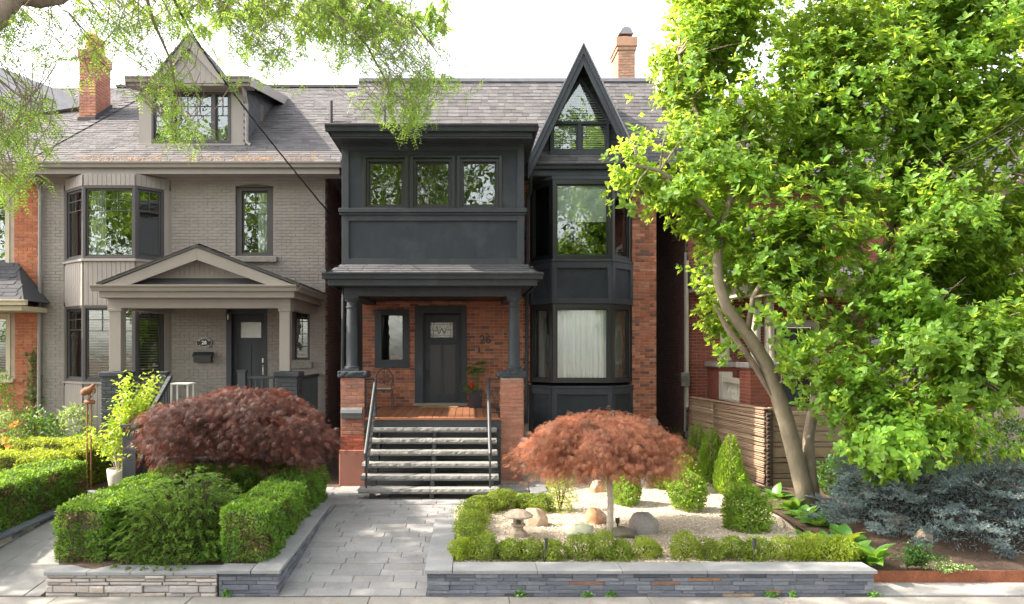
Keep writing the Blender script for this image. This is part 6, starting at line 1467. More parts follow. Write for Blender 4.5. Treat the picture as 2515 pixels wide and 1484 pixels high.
def ball(label, c, r, mat, n, size=(.03,.045), name='shrub', cat='shrub', group=None, seed=0, T_=T_SM, Q_=Q_SM, up=.6, wd=1.0, amp=.25, mat2=None):
    """rounded shrub; c is the base centre on the ground"""
    T = thing(name, label, cat, group, loc=c); d = rdir(n); amp = .55 if name == 'boxwood' else amp; d[:,2] = np.where(d[:,2] < -.75, -d[:,2], d[:,2])
    k = lumpy(d, 18, amp, 7, seed)*np.clip(1-np.abs(rng.normal(0,.20,n))+rng.normal(0,.04,n), .25, 1.15); r = np.array(r)
    P = np.array([c[0],c[1],c[2]+r[2]*.60])+d*r*np.array([1,1,.84])*k[:,None]*np.array([1,1,1]); P[:,2] = np.maximum(P[:,2], c[2]+.01)
    A = rdir(n)*1.1+d*.3+UP*up*.7; V, Q = scatter(T_, Q_, P, A, d+rdir(n)*.7, rng.uniform(*size,n), rng.uniform(.8,1.15,n)*wd)
    npmesh('foliage', V, Q, mat, T, 'stuff')
    st = MB()
    for i in range(7): a = i*.9; st.tube([(c[0],c[1],c[2]-.02),(c[0]+r[0]*.3*math.cos(a),c[1]+r[1]*.3*math.sin(a),c[2]+r[2]*.5),(c[0]+r[0]*.6*math.cos(a),c[1]+r[1]*.6*math.sin(a),c[2]+r[2]*.9)], [.012,.008,.004], 5)
    st.build('stem', M['bark_dark'], T); fix_root(T); return T

# ---- hedges round the left bed
hz = .93
hedge('bright green clipped boxwood hedge framing the juniper bed', [(-3.02,-2.40,9.03,12.75,.27,hz),(-5.08,-4.42,9.12,12.75,.22,hz),(-4.43,-3.01,12.15,12.78,.25,hz)], M['hedge_leaf'], 5200, (.024,.042), brown=-.08, seed=1, bump=.045)
hedge('dark fronted boxwood hedge along the walkway at lower left', [(-7.35,-6.55,8.9,13.0,.22,.95)], M['hedge_leaf'], 4200, (.026,.044), brown=.1, seed=3)
hedge('yellow green boxwood hedge behind the lower left hedge', [(-9.0,-7.15,13.35,13.95,.28,1.0),(-7.9,-7.3,13.0,13.36,.28,.98)], M['hedge_yellow'], 3000, (.028,.046), seed=5)
hedge('yellow green boxwood hedge below the rusty bird sculpture', [(-11.5,-7.05,14.6,15.2,.28,1.08),(-7.62,-7.05,13.9,14.61,.28,1.04)], M['hedge_yellow'], 2600, (.028,.046), seed=7)

for i, (x, y, w_, h_, lab) in enumerate(((7.7,12.9,.8,.95,'dark leafy shrub directly behind the blue spruce'),(9.1,12.7,.8,1.0,'dark leafy shrub behind the right end of the blue spruce'),(6.6,13.0,.55,.55,'low dark shrub between slat fence and blue spruce'))):
    ball(lab, (x,y,.3), (w_,w_*.8,h_), M['shrub_leaf'], 1900, (.05,.10), 'shrub', 'shrub', 'shrubs behind the blue spruce', 30+i, T_OV, Q_OV, .7, .75)
# ---- feathery sprays (juniper)
def feather(P, D, L, n, leaf, w_, droop=.15, spread=.7, flat=.5):
    m_ = len(P); t = rng.random((m_, n)); L = np.broadcast_to(np.asarray(L), (m_,))
    D = unit(D); S = unit(np.cross(D, UP)); Nn = unit(np.cross(S, D))
    pos = P[:,None]+D[:,None]*(t*L[:,None])[...,None]-UP*(droop*(t*t)*L[:,None])[...,None]
    sg = rng.choice([-1,1], (m_, n))*rng.uniform(.3,1,(m_,n))*spread; up = rng.normal(0,flat,(m_,n))
    A = D[:,None]+S[:,None]*sg[...,None]+Nn[:,None]*up[...,None]-UP*(droop*t)[...,None]
    sz = leaf*(1.15-.6*t)*rng.uniform(.7,1.2,(m_,n))
    N = Nn[:,None]+rng.normal(0,.5,(m_,n,3))
    return scatter(T_ND, Q_SM, pos.reshape(-1,3), A.reshape(-1,3), N.reshape(-1,3), sz.ravel(), w_)
J = thing('juniper', 'spreading dark green juniper spilling over the tan stone wall', 'shrub', loc=(-3.7,9.6,.28))
n = 1300; u_ = rng.random((n,2)); ang = rng.uniform(0,2*math.pi,n); rr = np.sqrt(rng.random(n))
cx = -3.72+rr*np.cos(ang)*1.0; cy = 9.86+rr*np.sin(ang)*1.0; hgt = .30+.80*(1-rr**2.2)*(1+.18*np.sin(cx*5)*np.sin(cy*4))+rng.normal(0,.06,n)
back = n//4; cx[:back] = -3.45+rng.normal(0,.32,back); cy[:back] = rng.uniform(10.5,11.9,back); hgt[:back] = .55+rng.normal(0,.10,back)
P = np.stack([cx, cy, np.maximum(hgt,.30)], 1); D = np.stack([np.cos(ang)*.8+rng.normal(0,.28,n), np.sin(ang)*.8-.3+rng.normal(0,.28,n), rng.uniform(.0,.35,n)], 1); D[:back,2] += .3; P[:,2] = .30+np.round((P[:,2]-.30)/.11)*.11+rng.normal(0,.015,n)
V, Q = feather(P, D, rng.uniform(.11,.20,n), 44, .044, .28, .30, .8, .35); m2 = 15000; a2 = rng.uniform(0,2*math.pi,m2); r2 = np.sqrt(rng.random(m2)); x2 = -3.70+r2*np.cos(a2)*.95; y2 = 9.95+r2*np.sin(a2)*.95; z2 = .28+(.72*(1-r2**2.2))*rng.random(m2)**.35
V2, Q2 = scatter(T_ND, Q_SM, np.stack([x2,y2,z2],1), rdir(m2)+np.stack([np.cos(a2),np.sin(a2)-.3,0*a2+.3],1)*.8, rdir(m2), rng.uniform(.04,.07,m2), .26)
V = np.concatenate([V,V2]); Q = np.concatenate([Q,Q2+len(V)-len(V2)]); npmesh('foliage', V, Q, M['juniper'], J, 'stuff')
st = MB()
for i in range(0, n, 3): st.tube([(-3.7+.4*(P[i,0]+3.7),10.1+.5*(P[i,1]-10.1),.3), (P[i,0]-.05,P[i,1]+.05,P[i,2]-.10), tuple(P[i]+D[i]/np.linalg.norm(D[i])*.16)], [.014,.008,.002], 4)
st.build('branch', M['bark_dark'], J); fix_root(J)

# ---- laceleaf maples
def laceleaf(label, base, trunk_top, centre, r, mat, nclust, per, leaf, bark, seed, lean=0.0):
    T = thing('japanese_maple', label, 'tree', 'laceleaf maples', loc=base); global rng
    rs = np.random.default_rng(seed)
    d = unit(rs.normal(size=(nclust*3,3))); d = d[d[:,2] > -.80][:nclust]; k = lumpy(d, 30, .24, 10, seed)
    depth = np.where(rs.random(len(d)) < .7, rs.uniform(.90,1.02,len(d)), rs.uniform(.55,.9,len(d)))
    rim = np.sqrt(d[:,0]**2+d[:,1]**2); C = np.array(centre)+d*np.array(r)*(k*depth)[:,None]; C[:,2] -= (rim**6)*r[2]*.10
    c_ = np.repeat(C, per, 0); dd = np.repeat(d, per, 0); m_ = len(c_)
    hor = unit(np.stack([dd[:,0], dd[:,1], np.zeros(m_)], 1)+1e-6)
    P = c_+rs.normal(size=(m_,3))*np.array([.15,.15,.028]); out = np.sum((P-c_)*hor, 1); P[:,2] -= np.maximum(out,0)*.55
    A = hor*rs.uniform(.5,1,(m_,1))+rs.normal(size=(m_,3))*.30-UP*rs.uniform(.15,.75,(m_,1)); N = dd*.6+UP*.7+rs.normal(size=(m_,3))*.6
    TL, QL = lobed(5, 85, .028); V, Q = scatter(TL, QL, P, A, N, rs.uniform(.75,1.25,m_)*leaf); npmesh('crown', V, Q, mat, T, 'stuff')
    tk = MB(); b = Vector(base); tp = Vector(trunk_top); mid = b.lerp(tp, .5)+Vector((lean,0,0))
    tk.tube([b-Vector((0,0,.05)), b.lerp(tp,.15)+Vector((lean*.4,0,0)), mid, tp], [.062,.050,.045,.042], 10); tk.build('trunk', bark, T, smooth=True)
    br = MB()
    for i in range(46):
        c = C[int(rs.integers(len(C)))]; q = Vector(c)*.96+tp*.04; m1 = tp.lerp(q,.45); m1.z = max(tp.z, q.z)+.12; br.tube([tp-Vector((0,0,.05)), m1, q], [.022,.012,.004], 5)
    br.build('branch', M['bark_dark'], T); fix_root(T)
b = onground(1497,1312,.272); s = K/b.y
laceleaf('coppery red laceleaf maple on a slim pale trunk in the gravel bed', b, (b.x-.01,b.y,1.14), (gx(1492,b.y), b.y+.05, 1.56), (.88,.80,.38), M['maple_red'], 250, 76, .112, M['bark_pale'], 41, .02)
by = 12.3
laceleaf('broad dark purple laceleaf maple behind the boxwood hedge at left', (gx(598,by),by,.26), (gx(603,by),by,1.0), (gx(585,by), by+.05, 1.60), (1.35,1.02,.46), M['maple_purple'], 350, 76, .122, M['bark_pale'], 43, .03)

# ---- cones, globes and low boxwoods in the gravel bed
def cone(label, c, r, h, mat, n, group='small upright cedars', seed=0):
    T = thing('cedar', label, 'shrub', group, loc=c); t = 1-np.sqrt(rng.random(n)); an = rng.uniform(0,2*math.pi,n)
    R_ = r*((1-t)**.75*.92+.08)*np.where(t < .12, .65+t*3, 1)*(1+.14*np.sin(an*3+t*9+seed)+.1*np.sin(an*7-t*17+seed*2))*np.clip(1-np.abs(rng.normal(0,.13,n)), .4, 1)
    P = np.stack([c[0]+R_*np.cos(an), c[1]+R_*np.sin(an), c[2]+t*h+rng.normal(0,.012,n)], 1); O = np.stack([np.cos(an), np.sin(an), np.zeros(n)], 1)
    A = O*rng.uniform(.25,.9,(n,1))+UP+rdir(n)*.35; N = np.cross(O, UP)+rdir(n)*.8
    V, Q = scatter(T_SM, Q_SM, P, A, N, rng.uniform(.035,.062,n), rng.uniform(.5,.8,n)); npmesh('foliage', V, Q, mat, T, 'stuff')
    MB().tube([(c[0],c[1],c[2]-.03),(c[0],c[1],c[2]+h*.85)], [.022,.005], 6).build('trunk', M['bark_dark'], T); fix_root(T)
def cn(label, dx, dytop, dybase, wpx, mat, n, seed, z=.28):
    p = onground(dx, dybase, z); s_ = K/p.y; cone(label, (p.x,p.y,z), wpx/s_/2*1.22, (dybase-dytop)/s_, mat, n, seed=seed)
cn('tallest bright cone cedar nearest the bamboo fence end', 1793, 1066, 1213, 72, M['cedar'], 5200, 1)
cn('second bright cone cedar from the end of the bamboo fence', 1748, 1048, 1190, 66, M['cedar'], 4600, 2)
cn('third cone cedar along the bamboo fence', 1712, 1036, 1165, 56, M['cedar'], 3600, 3)
cn('dark green cone cedar beside the grey pipe by the alley', 1693, 1034, 1120, 42, M['cedar_dark'], 2200, 4)
cn('small dark cone cedar at the back left of the bamboo fence', 1670, 1030, 1110, 36, M['cedar_dark'], 2000, 5)
cn('lone small cone cedar against the dark bay base', 1334, 1020, 1085, 30, M['cedar_dark'], 1500, 6)
def gl(label, dx, dytop, dybase, wpx, mat, n, seed, size=(.035,.06)):
    p = onground(dx, dybase, .275); s_ = K/p.y; h = (dybase-dytop)/s_; w_ = wpx/s_/2
    ball(label, (p.x,p.y+w_*.3,.275), (w_,w_,h*.66), mat, n, size, 'globe_cedar', 'shrub', 'globe cedars on the gravel', seed, up=.9, wd=.75)
gl('round globe cedar just right of the red maple trunk', 1541, 1156, 1240, 74, M['cedar'], 3600, 1)
gl('bright globe cedar in the middle of the gravel', 1695, 1160, 1255, 88, M['cedar'], 4200, 2)
gl('yellow green globe cedar partly behind the middle one', 1675, 1125, 1208, 80, M['hedge_yellow'], 3000, 3)
gl('darker globe cedar nearest the hostas', 1834, 1192, 1305, 106, M['cedar'], 5600, 4)
gl('low globe cedar under the right rim of the red maple', 1632, 1150, 1200, 62, M['cedar'], 2200, 5)
bx = [(1133,46),(1192,58),(1244,50),(1295,58),(1358,56),(1424,64),(1478,52),(1525,58),(1590,66),(1684,72),(1748,58),(1806,56),(1860,60),(1935,72),(1984,66),(2036,64),(2075,50)]
names = ['at the left corner of the wall','second from the left','third from the left','left of the first path light','just right of the first path light','fifth plant in front of the stone lantern gap','in front of the greenish rock','in front of the mossy rock','with yellow tips near the gap','right of the gravel gap','in the middle of the right half','left of the right path light','at the right path light','right of the right path light','third from the right end','second from the right end','at the right end by the hostas']
for i, ((dx, w_), nm) in enumerate(zip(bx, names)):
    y = 9.34; s_ = K/y; r = w_/s_/2; yel = i in (0,8,9,13,14,15,16)
    ball('low boxwood in the front row '+nm, (gx(dx,y), y+rng.uniform(-.03,.03), .27), (r*rng.uniform(1.0,1.25),.19,.155+rng.uniform(-.03,.03)), M['hedge_yellow'] if yel else M['box_small'], 2200, (.020,.032), 'boxwood', 'shrub', 'low boxwoods edging the gravel bed', 50+i)
side = [(.02,9.75),(.02,10.05),(.03,10.35),(.02,10.65),(.03,10.95),(.05,11.25),(.05,11.55)]
sn = ['nearest the front corner','second from the corner','third from the corner','halfway along','past halfway','next to last','last before the corner']
for i, (x, y) in enumerate(side):
    ball('low yellow green boxwood in the left side row '+sn[i], (x,y,.27), (.19,.19,.19+rng.uniform(-.03,.03)), M['box_small'], 2200, (.022,.034), 'boxwood', 'shrub', 'low boxwoods edging the gravel bed', 80+i)
bk = [(1178,1262,60,50),(1212,1256,54,44),(1248,1250,58,44),(1290,1252,52,40),(1328,1258,50,42)]
bn = ['at its left end','second from left','in its middle','fourth from left','next to the tall one']
for i, (dx, dy, w_, h_) in enumerate(bk):
    p = onground(dx, dy, .27); s_ = K/p.y; ball('low boxwood in the back row behind the lantern '+bn[i], (p.x,p.y+.1,.27), (w_/s_/2*1.1,.2,h_/s_*.62), M['box_small'], 2200, (.024,.036), 'boxwood', 'shrub', 'low boxwoods edging the gravel bed', 90+i)
p = onground(1378,1258,.27); ball('tall bright yellow boxwood at the right end of the back row', (p.x,p.y+.1,.27), (.20,.20,.52), M['hedge_yellow'], 1700, (.026,.042), 'boxwood', 'shrub', 'low boxwoods edging the gravel bed', 99)

# ---- hostas
def hosta_mesh(mat, curl):
    nx, ny = 6, 4; V = []; Q = []
    for i in range(nx+1):
        t = i/nx; w_ = .30*math.sin(math.pi*min(1,t*.93+.07))**.8*(1-.15*t); z = .30*math.sin(t*1.9)*.6-curl*t*t*.45
        for j in range(ny+1): s_ = j/ny*2-1; V.append((t, s_*w_, z+.10*abs(s_)*w_*2+.008*math.cos(j*math.pi)))
    for i in range(nx):
        for j in range(ny): a = i*(ny+1)+j; Q.append((a, a+1, a+ny+2, a+ny+1))
    me = bpy.data.meshes.new('leaf'); me.from_pydata(V, [], Q); me.update(); me.materials.append(mat); me.polygons.foreach_set('use_smooth', [True]*len(Q)); return me
HM = [hosta_mesh(M['hosta'], c) for c in (.3,.7,1.0)]; HM2 = [hosta_mesh(M['lime_leaf'], c) for c in (.4,.8)]
def hosta(label, dx, dy, n, l, z=.27, pale=False, name='hosta'):
    p = onground(dx, dy, z); T = thing(name, label, 'plant', 'hostas under the magnolia', loc=(p.x,p.y,z))
    for i in range(n):
        o = bpy.data.objects.new('leaf', random.choice(HM2 if pale and random.random() < .5 else HM)); col.objects.link(o); o.parent = T
        a = 2.4*i+random.uniform(-.3,.3); el = random.uniform(.15,1.05); o.location = (.03*math.cos(a), .03*math.sin(a), .02); o.rotation_euler = (random.uniform(-.25,.25), -el, a); q = l*random.uniform(.75,1.2); o.scale = (q,q,q)
hosta('hosta clump at the near end of the bamboo fence', 1905, 1232, 13, .30)
hosta('hosta clump left of the magnolia trunk foot', 1945, 1262, 15, .30)
hosta('hosta with upright leaves against the magnolia trunk', 1978, 1282, 12, .30)
hosta('glossy hosta right of the magnolia trunk foot', 2010, 1298, 15, .32)
hosta('pale hosta between the rocks and spruce', 2020, 1352, 12, .28, .25, True)
hosta('pale hosta beside the blue spruce tips', 2075, 1342, 13, .30, .22, True)
hosta('large dark hosta at the wall end', 2140, 1392, 16, .33, .18)
hosta('tall leaved hosta behind the last boxwood', 2100, 1372, 10, .30, .2)
hosta('small hosta among the pale rocks', 1975, 1330, 8, .2)
# ---- blue spruce
S_ = thing('blue_spruce', 'low spreading blue spruce with frosted blue needles under the magnolia', 'shrub', loc=(6.4,10.6,.2))
n = 860; P = []; D = []
for i in range(n):
    if i % 6: 
        q_ = random.gauss(0,.10); P.append((P[i//6*6][0]+random.gauss(0,.11), P[i//6*6][1]+random.gauss(0,.10), P[i//6*6][2]+random.gauss(0,.03)-abs(q_)*.1)); D.append((D[i//6*6][0]+random.gauss(0,.3), D[i//6*6][1]+random.gauss(0,.3), random.uniform(0,.3))); continue
    a = random.uniform(math.pi*.72, math.pi*2.28); lay = random.random(); rr_ = (.65+.4*random.random()); X = 7.25+2.0*rr_*math.cos(a)*(1-.22*lay); Yy = 10.95+1.5*rr_*math.sin(a)*(1-.35*lay)
    z = .24+1.02*round(lay*6)/6*(1-.12*abs(X-7))+random.gauss(0,.035); P.append((X,Yy,z)); D.append((math.cos(a)*1.0, math.sin(a)*1.1-.15, random.uniform(-.02,.28)))
P = np.array(P); D = unit(np.array(D))
# each spray: a flat fan of shoots covered in needles
sh_n = 9; t = np.linspace(.0,1,sh_n); base = P[:,None]+D[:,None]*(t*.16)[None,:,None]; S2 = unit(np.cross(D, UP)); sg = np.where(np.arange(sh_n)%2 == 0, 1, -1)
sd_ = D[:,None]*.6+S2[:,None]*(sg*rng.uniform(.5,1.0,(len(P),sh_n)))[...,None]+UP*rng.normal(.25,.32,(len(P),sh_n))[...,None]; sd_[:,-1] = D
sb = base.reshape(-1,3); sd_ = unit(sd_.reshape(-1,3)); ln_ = np.tile(.12-.04*t, len(P))*rng.uniform(.7,1.2,len(sb))
k = 17; tt = rng.random((len(sb),k)); pos = sb[:,None]+sd_[:,None]*(tt*ln_[:,None])[...,None]; rad = rng.normal(size=(len(sb),k,3)); A = sd_[:,None]*.75+rad*.55+UP*.18
V, Q = scatter(T_ND, Q_SM, pos.reshape(-1,3), A.reshape(-1,3), rng.normal(size=(len(sb)*k,3)), rng.uniform(.020,.032,len(sb)*k), .36); m2 = 26000; lay = rng.random(m2); a2 = rng.uniform(0,2*math.pi,m2); r2 = np.sqrt(rng.random(m2))*.92
x2 = 7.25+1.85*r2*np.cos(a2)*(1-.25*lay); y2 = 11.0+1.35*r2*np.sin(a2)*(1-.3*lay); z2 = .22+1.0*np.round(lay*7)/7+rng.normal(0,.04,m2)
V2, Q2 = scatter(T_ND, Q_SM, np.stack([x2,y2,z2],1), rdir(m2)+np.stack([np.cos(a2),np.sin(a2),0*a2+.2],1)*.8, rdir(m2), rng.uniform(.03,.055,m2), .28)
V = np.concatenate([V,V2]); Q = np.concatenate([Q,Q2+len(V)-len(V2)]); npmesh('needles', V, Q, M['spruce'], S_, 'stuff')
br = MB()
for i in range(0, n, 5): br.tube([(6.8+.25*(P[i,0]-6.8),11.3,.22+.6*(P[i,2]-.22)), tuple((P[i]*.6+np.array([6.8,11.3,P[i,2]-.05])*.4)), tuple(P[i]+D[i]*.3)], [.03,.014,.004], 5)
br.build('branch', M['bark_dark'], S_); br = MB().tube([(6.8,11.3,.1),(6.8,11.35,1.1)], [.08,.03], 8); br.build('trunk', M['bark_dark'], S_); fix_root(S_)
# mulch chips
n = 3500; px = rng.uniform(4.75,9.5,n); py = rng.uniform(9.25,12.5,n); pz = .12+np.minimum(.23,(py-9.2)*.12)+.03*np.sin(px*2.1)*np.sin(py*1.7)+.012; P = np.stack([px,py,pz],1)
A = rdir(n); A[:,2] *= .25; V, Q = scatter(T_SM, Q_SM, P, A, UP+rdir(n)*.4, rng.uniform(.02,.06,n), .5); o = npmesh('mulch', V, Q, M['mulch'], kind='stuff'); tag(o, 'brown bark mulch around the blue spruce', 'mulch')
# ---- trailing plant over the edging, weeds
def trail(label, dx, dy, Y, w_, h_, n, mat, name='trailing_plant', z0=.2, leaf=(.018,.03), cat='plant', group=None):
    T = thing(name, label, cat, group, loc=(gx(dx,Y),Y,z0)); stm = MB(); P = []
    for i in range(n):
        a = random.uniform(0,6.28); r = random.random()*w_; x0 = gx(dx,Y)+random.uniform(-.3,.3)*w_; t = Vector((gx(dx,Y)+r*math.cos(a), Y-abs(r*.5*math.sin(a)), z0+h_*random.uniform(.2,1)*(1-r/w_*.8))); b_ = Vector((x0,Y,z0-.02)); m1 = b_.lerp(t,.5)+Vector((0,0,h_*.35))
        stm.tube([b_,m1,t], .003, 4)
        for k in range(26): q = random.random(); c = b_*(1-q)**2+m1*2*q*(1-q)+t*q*q; P.append((c.x+random.gauss(0,.014), c.y+random.gauss(0,.014), c.z+random.gauss(0,.014)))
    stm.build('stem', M['shrub_leaf'], T); P = np.array(P); V, Q = scatter(T_SM, Q_SM, P, rdir(len(P)), rdir(len(P))+[0,-.6,.8], rng.uniform(*leaf,len(P)), 1.3); npmesh('foliage', V, Q, mat, T, 'stuff'); fix_root(T)
trail('trailing green plant with small leaves spilling over the rusty edging', 2250, 1380, 9.32, .42, .36, 60, M['shrub_leaf'])
trail('pale variegated trailing stems hanging over the rusty edging', 2330, 1400, 9.2, .42, .12, 22, M['pale_leaf'], z0=.17)
for i, (dx, w_, lab) in enumerate(((1278,.09,'small weed at the foot of the slate wall near its left end'),(1446,.11,'weed with several leaves at the slate wall foot below the lantern'),(1500,.07,'tiny weed right of the leafy weed at the wall foot'),(1897,.10,'weed at the slate wall foot below the right path light'),(1948,.08,'last weed at the slate wall foot near its right end'),(556,.08,'weed at the corner of the left slate wall'),(2142,.10,'grassy weed at the right end of the slate wall'))):
    trail(lab, dx, 1460, 8.72, w_, .07, 5, M['hosta'], 'weed', 0.0, (.02,.04), 'weed', 'weeds along the wall foot')
# ---- shrubs by the left houses
def sh(label, dx, dytop, Y, w_, h_, mat, n, size, seed, z=.28, name='shrub'):
    ball(label, (gx(dx,Y),Y,z), (w_,w_*.8,h_), mat, n, size, name, 'shrub', 'shrubs along the left house fronts', seed, T_OV, Q_OV, .7, .75)
sh('pale tipped shrub in front of the grey bay base', 178, 965, 15.9, .5, .95, M['pale_leaf'], 900, (.06,.11), 4)
sh('dark leafy shrub below the pale tipped shrub', 205, 1010, 15.5, .55, .6, M['shrub_leaf'], 1200, (.05,.09), 5)
sh('dark shrub in front of the downspout at left', 100, 985, 15.8, .55, .85, M['shrub_leaf'], 1400, (.05,.09), 6)
sh('pale shrub at the far left edge near the orange brick', 8, 975, 15.2, .45, .95, M['pale_leaf'], 900, (.06,.10), 7)
sh('tall green shrub at the far left edge below the cream window', -8, 870, 16.2, .5, 1.5, M['hedge_leaf'], 1400, (.05,.08), 8)
sh('low green shrub right of the bird sculpture rods', 236, 1040, 15.3, .4, .6, M['shrub_leaf'], 900, (.04,.07), 9)
DL = thing('daylily', 'orange daylily flowers on thin stalks at lower far left', 'plant', loc=(-8.4,13.2,.3)); mb = MB(); fp = []
for dx, dy in ((28,1050),(44,1042),(14,1085),(20,1100)):
    t = at(dx,dy,14.3); mb.tube([(t.x+.15,14.35,.35),(t.x+.05,14.3,t.z-.2),t], .006, 4); fp += [np.array(t)+rng.normal(size=3)*.01 for _ in range(8)]
mb.build('stalk', M['lime_leaf'], DL); fp = np.array(fp); V, Q = scatter(T_SM, Q_SM, fp, rdir(len(fp))+[0,-.3,.6], rdir(len(fp)), .11, .6); npmesh('flower', V, Q, M['petal_orange'], DL, 'stuff'); fix_root(DL)
IV = thing('ivy', 'green ivy climbing the orange brick beside the grey downspout', 'plant', loc=(gx(80,17.2),17.25,.3))
n = 420; zz = .5+2.4*rng.random(n)**1.6; P = np.stack([gx(80,17.25)+rng.normal(0,.13,n)*(1.3-zz*.3), 17.27-rng.random(n)*.05, zz], 1); V, Q = scatter(T_OV, Q_OV, P, rdir(n)+[0,0,-.6], rdir(n)*.4+[0,-1,.2], rng.uniform(.05,.09,n), 1.1); npmesh('foliage', V, Q, M['shrub_leaf'], IV, 'stuff')
mb = MB(); mb.tube([(gx(80,17.25)+.05,17.28,.3),(gx(82,17.25),17.285,1.4),(gx(80,17.25),17.285,2.7)], .012, 5); mb.build('stem', M['bark_dark'], IV); fix_root(IV)
# ================================================================== MAGNOLIA
MG = thing('magnolia_tree', 'large bright green magnolia with smooth curving trunk at right', 'tree', loc=at(1990,1245,12.0))
def A3(*q): return [at(*p) for p in q]
limbs = [
 (A3((1990,1255,12.0),(1968,1180,12.0),(1948,1100,12.0),(1930,1030,11.95),(1912,975,11.9),(1880,890,11.85),(1835,820,11.8),(1785,755,11.7),(1764,690,11.65),(1762,640,11.65),(1772,560,11.6),(1800,470,11.6),(1820,380,11.6),(1840,260,11.7)), [.18,.155,.15,.145,.14,.125,.11,.10,.09,.085,.075,.06,.045,.025]),
 (A3((2000,1250,12.05),(1988,1150,12.1),(1985,1080,12.15),(1998,1000,12.2),(2040,900,12.2),(2090,800,12.2),(2150,690,12.2),(2190,560,12.2),(2210,430,12.2),(2250,280,12.2)), [.14,.11,.10,.095,.09,.085,.08,.07,.055,.03]),
 (A3((2150,700,12.2),(2100,600,12.0),(2060,480,11.9),(2030,380,11.9),(2040,240,12.0)), [.075,.06,.05,.04,.02]),
 (A3((2090,800,12.2),(2200,680,11.6),(2290,590,11.2),(2400,520,10.9),(2530,435,10.7),(2700,330,10.5)), [.05,.05,.048,.046,.044,.04]),
 (A3((1835,820,11.8),(1850,730,11.4),(1900,640,11.2),(1980,560,11.0)), [.05,.04,.03,.015]),
 (A3((1772,560,11.6),(1700,470,11.5),(1620,420,11.5),(1540,400,11.5)), [.05,.04,.03,.015]),
 (A3((1800,470,11.6),(1730,330,11.9),(1680,200,12.1),(1660,100,12.2)), [.05,.04,.03,.015]),
 (A3((2000,1000,12.2),(2080,1000,11.4),(2160,1010,10.8),(2220,1060,10.4)), [.05,.04,.03,.015]),
 (A3((2150,690,12.2),(2250,760,11.2),(2330,860,10.7),(2400,960,10.4)), [.05,.045,.03,.015]),
 (A3((2250,280,12.2),(2330,150,12.2),(2400,0,12.2)), [.05,.035,.02]),
 (A3((2210,430,12.2),(2330,330,12.2),(2450,260,12.2)), [.045,.03,.018])]
tk = MB()
for i, (pts, rad) in enumerate(limbs[:2]): tk.tube(pts, [q*.88 for q in rad], 14)
tk.build('trunk', M['bark_mag'], MG, smooth=True)
# split bark strip along the leaning stem
tk = MB(); tk.tube([p+Vector((-.09,-.03,-.06)) for p in A3((1905,960,11.9),(1860,880,11.85),(1800,800,11.8),(1768,740,11.7))], [.03,.05,.05,.02], 7); tk.build('dead_bark', M['rust_iron'] if 0 else M['bark_loc'], MG)
for pts, rad in limbs[2:]:
    m_ = MB(); m_.tube(pts, rad, 9); m_.build('limb', M['bark_mag'], MG, smooth=True)
ell = [(1900,200,12.3,1.9,1.5,1.5),(1640,400,11.8,1.15,1.0,.62),(1560,470,11.5,.85,.7,.40),(2200,230,12.0,2.4,1.8,2.1),(1830,470,11.7,1.3,1.2,.95),(2150,600,11.3,1.7,1.4,1.2),(2200,900,10.7,1.25,1.0,1.0),(2230,1100,10.3,.80,.6,.62),(2020,890,11.2,.5,.5,.5),(2440,850,10.9,1.6,1.3,1.8),(2520,400,11.8,1.9,1.6,2.2),(1980,800,11.0,.75,.7,.75),(1740,120,12.4,1.0,1.0,1.2),(2060,1010,10.9,.55,.6,.5),(1740,840,11.9,.35,.5,.75),(2400,60,12,2.2,1.8,2.0),(2000,-120,12.2,2.4,1.8,1.6),(2620,700,11.4,1.6,1.5,2.0),(2400,1030,10.4,.9,.7,.55),(2350,760,10.8,1.1,.9,1.0),(1725,720,12.5,.4,.3,.9),(1850,650,12.3,.6,.35,.6),(1790,560,12.2,.7,.5,.45),(2180,1140,10.2,.55,.5,.36),(2190,1150,10.1,.5,.45,.33),(2120,1080,10.5,.5,.45,.4),(2330,1090,10.2,.6,.5,.36),(1725,860,12.4,.35,.3,.6),(1820,610,11.5,.8,.55,.6),(1700,590,11.8,.5,.4,.45),(1920,700,11.3,.7,.5,.6),(1960,600,11.3,.8,.6,.7),(1720,800,12.3,.35,.3,.6)]
XM = [(-400,1640),(0,1645),(160,1570),(260,1505),(370,1445),(420,1500),(500,1440),(540,1540),(600,1625),(690,1685),(800,1690),(900,1750),(1000,1895),(1100,2035),(1200,2140),(1240,2200)]
YM = [(1400,2000),(2030,1130),(2100,1180),(2200,1215),(2280,1175),(2400,1135),(2520,1160),(2700,1200)]
def interp(tab, v):
    xs_, ys_ = zip(*tab); return np.interp(v, xs_, ys_)
tline = np.array([(1990,1245),(1948,1100),(1912,975),(1880,890),(1785,755),(1764,690),(1765,600)])
def near_trunk(px_, py_):
    d = 1e9
    for a, b in zip(tline[:-1], tline[1:]):
        ab = b-a; t = np.clip(((np.array([px_,py_])-a)@ab)/(ab@ab), 0, 1); d = min(d, np.hypot(*(a+ab*t-(px_,py_))))
    return d
allp = [(p, r) for pts, rad in limbs for a, b in zip(range(len(pts)-1), range(1, len(pts))) for t in (0,.33,.66) for p, r in ((pts[a].lerp(pts[b], t), rad[a]),)]
LPn = np.array([tuple(p) for p, r in allp])
wh = []; tw = MB(); vols = np.array([e[3]*e[4]*e[5] for e in ell])**.80; vols /= vols.sum()
nb = 0
